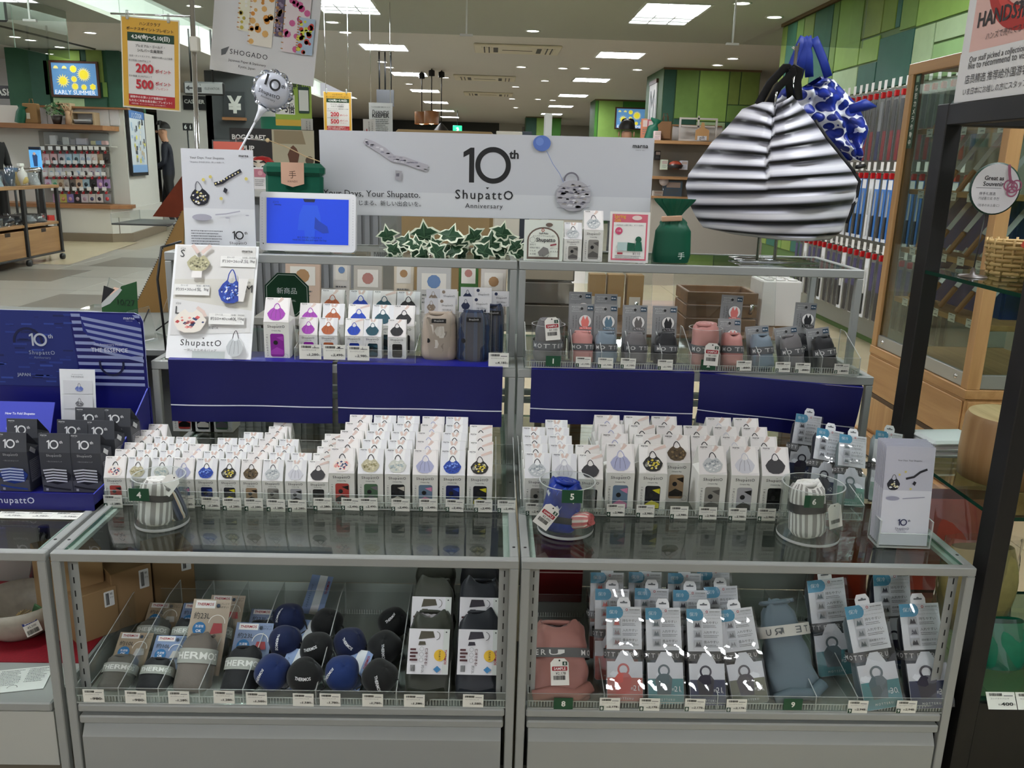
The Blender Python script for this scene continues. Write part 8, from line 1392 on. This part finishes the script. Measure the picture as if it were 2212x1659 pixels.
MB().box(-.085, .085, -.002, 0, .155, .215, mat('#a89c88')).build('label', t)
t = thing('wood_table', 'dark wooden table with crates behind the second stand', 'table', (0, 0, 0)); MB().bbox(.19, .98, 1.2, 1.95, .68, .72, WT, .004).build('table_top', t)
for x in (.21, .93):
    for y in (1.22, 1.9): MB().bbox(x, x+.035, y, y+.035, 0, .68, WT, .002).build('leg', t)
for k, (u, lb) in enumerate(((1290, 'small kraft box standing first in the row on the wooden table'), (1330, 'small kraft box between two others on the wooden table'), (1372, 'small kraft box with clip at the row end on the wooden table'))): q = oy(u, 630, 1.55); t = thing('kraft_box', lb, 'box', (q.x, 1.55, .7205)); MB().bbox(-.03, .03, 0, .05, 0, .15, mat('#a3804e', .7), .002).build('box', t); MB().box(-.02, .02, -.001, 0, .03, .07, mat('#d9d3c6')).build('label', t)
t = thing('wooden_crate', 'dark slatted wooden crate behind tray 2', 'crate', (oy(1560, 660, 1.3).x, 1.3, .7205))
for k in range(3): MB().bbox(-.12, .12, 0, .012, k*.045, k*.045+.04, WT, .002).build('slat', t); MB().bbox(-.12, .12, .17, .182, k*.045, k*.045+.04, WT, .002).build('slat', t)
for x in (-.12, .108):
    for k in range(3): MB().bbox(x, x+.012, .0125, .17, k*.045, k*.045+.04, WT, .002).build('slat', t)
for k, (u, v0, v1, w) in enumerate(((1330, 590, 660, .11), (1560, 590, 650, .17))): q = oy(u, v1, 1.28); t = thing('clear_stand', ('clear acrylic card stand with chrome clips on the wooden table', 'wide clear acrylic panel before the wooden crate')[k], 'acrylic stand', (q.x, 1.21+k*.02, .7205), (R(-12), 0, 0)); MB().box(-w, w, 0, .003, 0, .2, ACR, caps=ACRE).build('panel', t); b = MB(); b.tube([(w*.5, -.004, .07), (w*.52, -.02, .1)], .006, CHROME, 8); b.build('clip', t)
t = thing('white_rack', 'white perforated bottle rack on the wooden table end', 'rack', (.93, 1.4, .7205)); MB().bbox(-.06, .08, 0, .14, 0, .16, mat('#d9d6d0', .5), .004).build('block', t)
for i in range(3):
    for j in range(3): b = MB(); b.lathe([(.017, .003), (.017, 0), (.012, 0), (.0001, .0005)], mat('#f0eeea'), 14); b.build('socket', t, (-.03+i*.042, .03+j*.042, .1605))
# ================================================================== shelf under the far green column
y = 11.55; t = thing('gift_shelf', 'oak gift shelf unit under the far green column', 'shelf unit', (0, 0, 0)); a, c = oy(1405, 310, y), oy(1660, 310, y); zt = oy(1460, 306, y).z
for v0, v1 in ((306, 313), (384, 390), (427, 431)): pb('shelf_board', t, 1405, v0, 1660, v1, y-.25, .4, wood('#b0865a', '#98704a', .5, 0))
pb('back_board', t, 1405, 313, 1660, 470, y+.16, .03, mat('#8f8a80', .6)); pb('white_panel', t, 1452, 273, 1560, 306, y+.16, .03, mat('#d3d0cc', .5)); pb('oak_trim', t, 1440, 270, 1560, 273, y+.14, .04, wood('#b0865a', '#98704a', .5, 0)); pb('lower_cabinet', t, 1405, 431, 1660, 560, y-.2, .4, mat('#b8b2a6', .6))
ys = y-.1
items = [('kraft_bag', 'brown kraft bag with twisted handles on the gift shelf', 'paper bag', 1420, 262, 1450, 300, '#7d5a3a', 18.0-6.6), ('kraft_bag', 'kraft bag with dark handwriting on the gift shelf', 'paper bag', 1421, 268, 1452, 306, '#a88a62', ys), ('wrapped_roll', 'coral patterned wrapping roll on the gift shelf', 'wrapping paper', 1385, 256, 1398, 300, '#c07a5c', ys), ('wrapped_roll', 'rose patterned wrapping roll on the gift shelf', 'wrapping paper', 1398, 258, 1408, 300, '#b0606a', ys), ('gift_card', 'pink spring card on the gift shelf', 'card', 1412, 283, 1428, 306, '#e0c9c8', ys-.12), ('green_card_stand', 'green and white card stand on the second gift shelf', 'card', 1427, 345, 1443, 367, '#cfdcc8', ys), ('white_card_stand', 'white notice card on the lower gift shelf', 'card', 1410, 412, 1432, 427, '#dad8d2', ys), ('blue_box', 'large slate blue gift box on the lower gift shelf', 'box', 1432, 390, 1474, 426, '#5f7488', ys), ('black_pot', 'black pot at the gift shelf end', 'pot', 1414, 326, 1427, 346, '#1d1a19', ys), ('pale_card', 'pale floral card on the second gift shelf', 'card', 1469, 347, 1486, 367, '#d8dbe6', ys)]
for nm, lb, ct, u0, v0, u1, v1, col, yy in items:
    q = oy((u0+u1)/2, v1, yy); t = thing(nm, lb, ct, tuple(q)); pb('body', t, u0, v0, u1, v1, yy, .06, mat(col, .55, 0, .4, .2, 12), .006, tuple(q))
    if 'bag' in nm: w = (u1-u0)/1832*(yy+1.5)*.25; h = (v1-v0)/1832*(yy+1.5); b = MB(); b.tube([(-w*.7, .03, h), (-w*.5, .03, h+.09), (w*.5, .03, h+.09), (w*.7, .03, h)], .007, mat('#5a4028'), 6); b.build('handle', t)
    else: p = PR(1); w = (u1-u0)/1832*(yy+1.5); h = (v1-v0)/1832*(yy+1.5); p.rect(-w*.35, h*.55, w*.35, h*.85, '#b9a8a0'); p.lines(-w*.35, w*.3, h*.45, 3, h*.1, h*.04); p.build('print', t)
q = oy(1405, 302, ys); t = thing('gift_pouch', 'green gift pouch leaning on the gift shelf end', 'gift pouch', tuple(q), (0, R(16), 0)); b = MB(); b.grid(lambda u, v: ((.1-.07*math.exp(-((v-.75)/.1)**2))*math.cos(6.283*u), .06*math.sin(6.283*u), .3*v), 22, 14, PG, wrap=True); b.build('pouch_body', t)
t = openbox('window_frame_decor', 'whitewashed wooden window frame leaning on the gift shelf', 1467, 252, 1545, 305, ys+.1, .025, .03, mat('#cfcac4', .6)); t['category'] = 'frame'; MB().box(-.012, .012, 0, .03, .025, .36, mat('#cfcac4', .6)).build('mullion', t); MB().box(-.25, .25, 0, .03, .2, .222, mat('#cfcac4', .6)).build('mullion', t)
q = oy(1516, 303, ys); t = thing('cutting_board', 'small wooden paddle cutting board on the gift shelf', 'cutting board', tuple(q)); b = MB(); b.prism([(-.1, 0), (.1, 0), (.1, .14), (.03, .18), (.018, .25), (-.018, .25), (-.03, .18), (-.1, .14)], 0, .015, mat('#c59a68', .6)); b.build('board', t); p = PR(1); p.rect(-.07, .0, .07, .06, '#d9dbe0'); p.text('gift', 0, .03, w=.08); p.build('label', t)
t = pt('glass_dome', 'white domed food cover with red sweets on the second gift shelf', 'bowl', 1458, 367, ys); b = MB(); b.lathe([(.11, 0), (.13, .05), (.0001, .11)], mat('#2a2422', .3), 24); b.build('tray', t, (0, .05, .02)); b = MB(); b.sphere((0, 0, .07), (.1, .06, .06), mat('#b0482c', .5, 0, .5, .6, 30), 16); b.build('sweets', t)
t = pt('round_tag_sign', 'round pink and white tag sign on the lower gift shelf', 'sign', 1434, 391, ys-.05); b = MB(); b.lathe([(.0001, 0), (.07, 0), (.07, .004), (.0001, .004)], mat('#d9d2d6', .5), 24, T=Matrix.Rotation(R(90), 4, 'X')); b.build('disc', t); p = PR(1); p.poly([(.068*math.cos(R(k)), .068*math.sin(R(k))) for k in range(20, 161, 14)], '#b03a6a'); p.build('print', t, (0, -.004, 0)); b = MB(); b.tube([(0, 0, -.07), (0, 0, -.2)], .004, CHROME, 5); b.build('stalk', t)
sun_sign('distant blue early summer sun sign on the far green wall', 1330, 231, 1395, 281, 18.1)
t = thing('letter_banner', 'white M letter banner on the side of the far green column', 'banner', (2.395, 12.75, 1.9), (0, 0, R(-90))); MB().box(0, .6, 0, .02, 0, .62, mat('#e0e3e6', .4)).build('sheet', t); MB().box(-.01, .61, -.01, .03, .62, .68, wood('#5a3626', '#462a1e', .5, 0)).build('bar', t); MB().box(-.01, .61, -.01, .03, -.06, 0, wood('#5a3626', '#462a1e', .5, 0)).build('bar', t); p = PR(1); p.text('M', .3, .31, w=.36, h=.44, c='#1f3c44'); p.build('letter', t)
# ================================================================== far pendants, exit sign, tan board
for k, (u, v, y, c) in enumerate(((911, 255, 13.5, 0), (932, 254, 13.0, 0), (953, 280, 13.2, 1))):
    q = oy(u, v, y); t = thing('pendant_lamp', ('amber drum pendant lamp hung lower of the pair', 'amber drum pendant lamp hung beside the other', 'black dome pendant lamp beside the amber drums')[k], 'pendant lamp', tuple(q)); b = MB(); b.tube([(0, 0, .1), (0, 0, CZ-q.z)], .008, BLACK, 6); b.build('cord', t); b = MB(); b.lathe([(.04, 0), (.05, -.1), (.0001, -.1)] if 0 else [(.05, -.02), (.05, .06), (.0001, .08)], BLACK, 14); b.build('canopy', t, (0, 0, CZ-q.z-.09))
    if c == 0:
        b = MB(); b.lathe([(.12, -.1), (.12, .1), (.0001, .1)], mat('#8a5a34', .4, 0, .5, .3, 20), 24); b.build('shade', t); b = MB(); b.sphere((0, 0, -.04), .07, emit('#ffd9a0', 5), 12); b.build('bulb', t)
    else: b = MB(); b.lathe([(.2, -.1), (.08, .04), (.02, .1)], BLACK, 24); b.build('shade', t)
t = pt('exit_sign', 'small green lit emergency exit sign far behind the banner', 'exit sign', 988, 279, 24); MB().bbox(-.13, .13, 0, .05, -.1, .1, emit('#2fd39a', 1.2), .01).build('lightbox', t); b = MB(); b.tube([(0, .02, .1), (0, .02, CZ-t.location.z)], .01, BLACK, 5); b.build('hanger', t); p = PR(1); p.poly([(-.04, -.06), (.0, .0), (-.05, .03), (.02, .06), (.05, -.01), (.02, -.06)], emit('#e9fff4', 1)); p.build('running_figure', t)
t = pt('tan_headboard', 'long tan padded board seen over the banner', 'board', 960, 300, 5.5); MB().bbox(-.4, .4, 0, .08, -t.location.z+.001, .065, mat('#8a7452', .7), .03).build('board', t)
for k, (u, v, w_, c, lb) in enumerate(((1100, 291, .2, '#c9c6ba', 'cream box on a far shelf behind the banner'), (1130, 291, .14, '#3a4450', 'dark box on a far shelf behind the banner'), (1184, 280, .06, '#d6dada', 'narrow white standing panel far behind the banner'))): q = oy(u, v, 12+k*.3); tag(MB().bbox(-w_, w_, 0, .2, -q.z+.001, .05+.2*(k == 2), mat(c, .5), .01).build('far_box', None, tuple(q)), lb, 'box')
t = thing('far_partition', 'low white partition far behind the banner', 'partition', (3.2, 21, 0)); MB().bbox(-3, 0, 0, .1, 0, 1.15, mat('#d3d0c8', .5), .01).build('panel', t); MB().box(-3, 0, -.01, 0, .9, .98, mat('#6fa04a')).build('green_stripe', t)
t = pt('track_lamp_bar', 'black hanging sign rods far behind the keeper poster', 'sign', 832, 210, 11.0); MB().box(-.12, .12, 0, .05, -.12, .1, mat('#3a3c3e', .5)).build('board', t)
for x in (-.08, 0, .08): b = MB(); b.tube([(x, .02, .1), (x, .02, CZ-t.location.z)], .012, BLACK, 5); b.build('rod', t)
t = pt('corner_panel', 'hanging framed white sign at the top corner', 'sign', -12, 18, 6.0); MB().bbox(-.15, .09, 0, .03, -.1, .5, mat('#2c2c2e', .4), .02).build('rim', t); MB().box(-.14, .075, -.002, 0, -.085, .49, mat('#a9b3ac', .4)).build('face', t)
PR.STEP = .00025
# rust board on a glass tray at the far counter edge
PR.STEP = .00025
t = thing('glass_tray_stand', 'clear glass tray on a chrome edged stand beside the walking man', 'tray', (0, 0, 0)); a, c = oy(285, 470, 3.0), oy(398, 478, 3.0); MB().bbox(a.x, c.x, 2.75, 3.1, a.z-.02, a.z-.012, mat('#4a4c4c', .3, .5), .002).build('tray_base', t); MB().box(a.x, a.x+.004, 2.75, 3.1, a.z-.012, a.z+.035, ACR, caps=ACRE).build('side', t); MB().box(a.x, c.x, 3.096, 3.1, a.z-.012, a.z+.035, ACR, caps=ACRE).build('side', t); b = MB(); b.tube([(c.x-.02, 2.95, a.z-.02), (c.x+.16, 2.95, a.z-.03), (c.x+.16, 2.95, .01)], .015, CHROME, 10); b.lathe([(.0001, .001), (.15, .001), (.14, .012), (.0001, .014)], mat('#77797a', .4, .6), 24, T=Matrix.Translation((c.x+.16, 2.95, 0))); b.build('stem', t)
t = thing('rust_board', 'rust-red speckled wedge board on the glass tray', 'board', (0, 0, 0)); P_ = [oy(*s, 2.9) for s in ((333, 467), (400, 470), (402, 372))]; MB().prism([(q.x, q.z) for q in P_], 2.88, 2.92, mat('#7a3218', .7, 0, .3, .3, 30)).build('wedge', t)
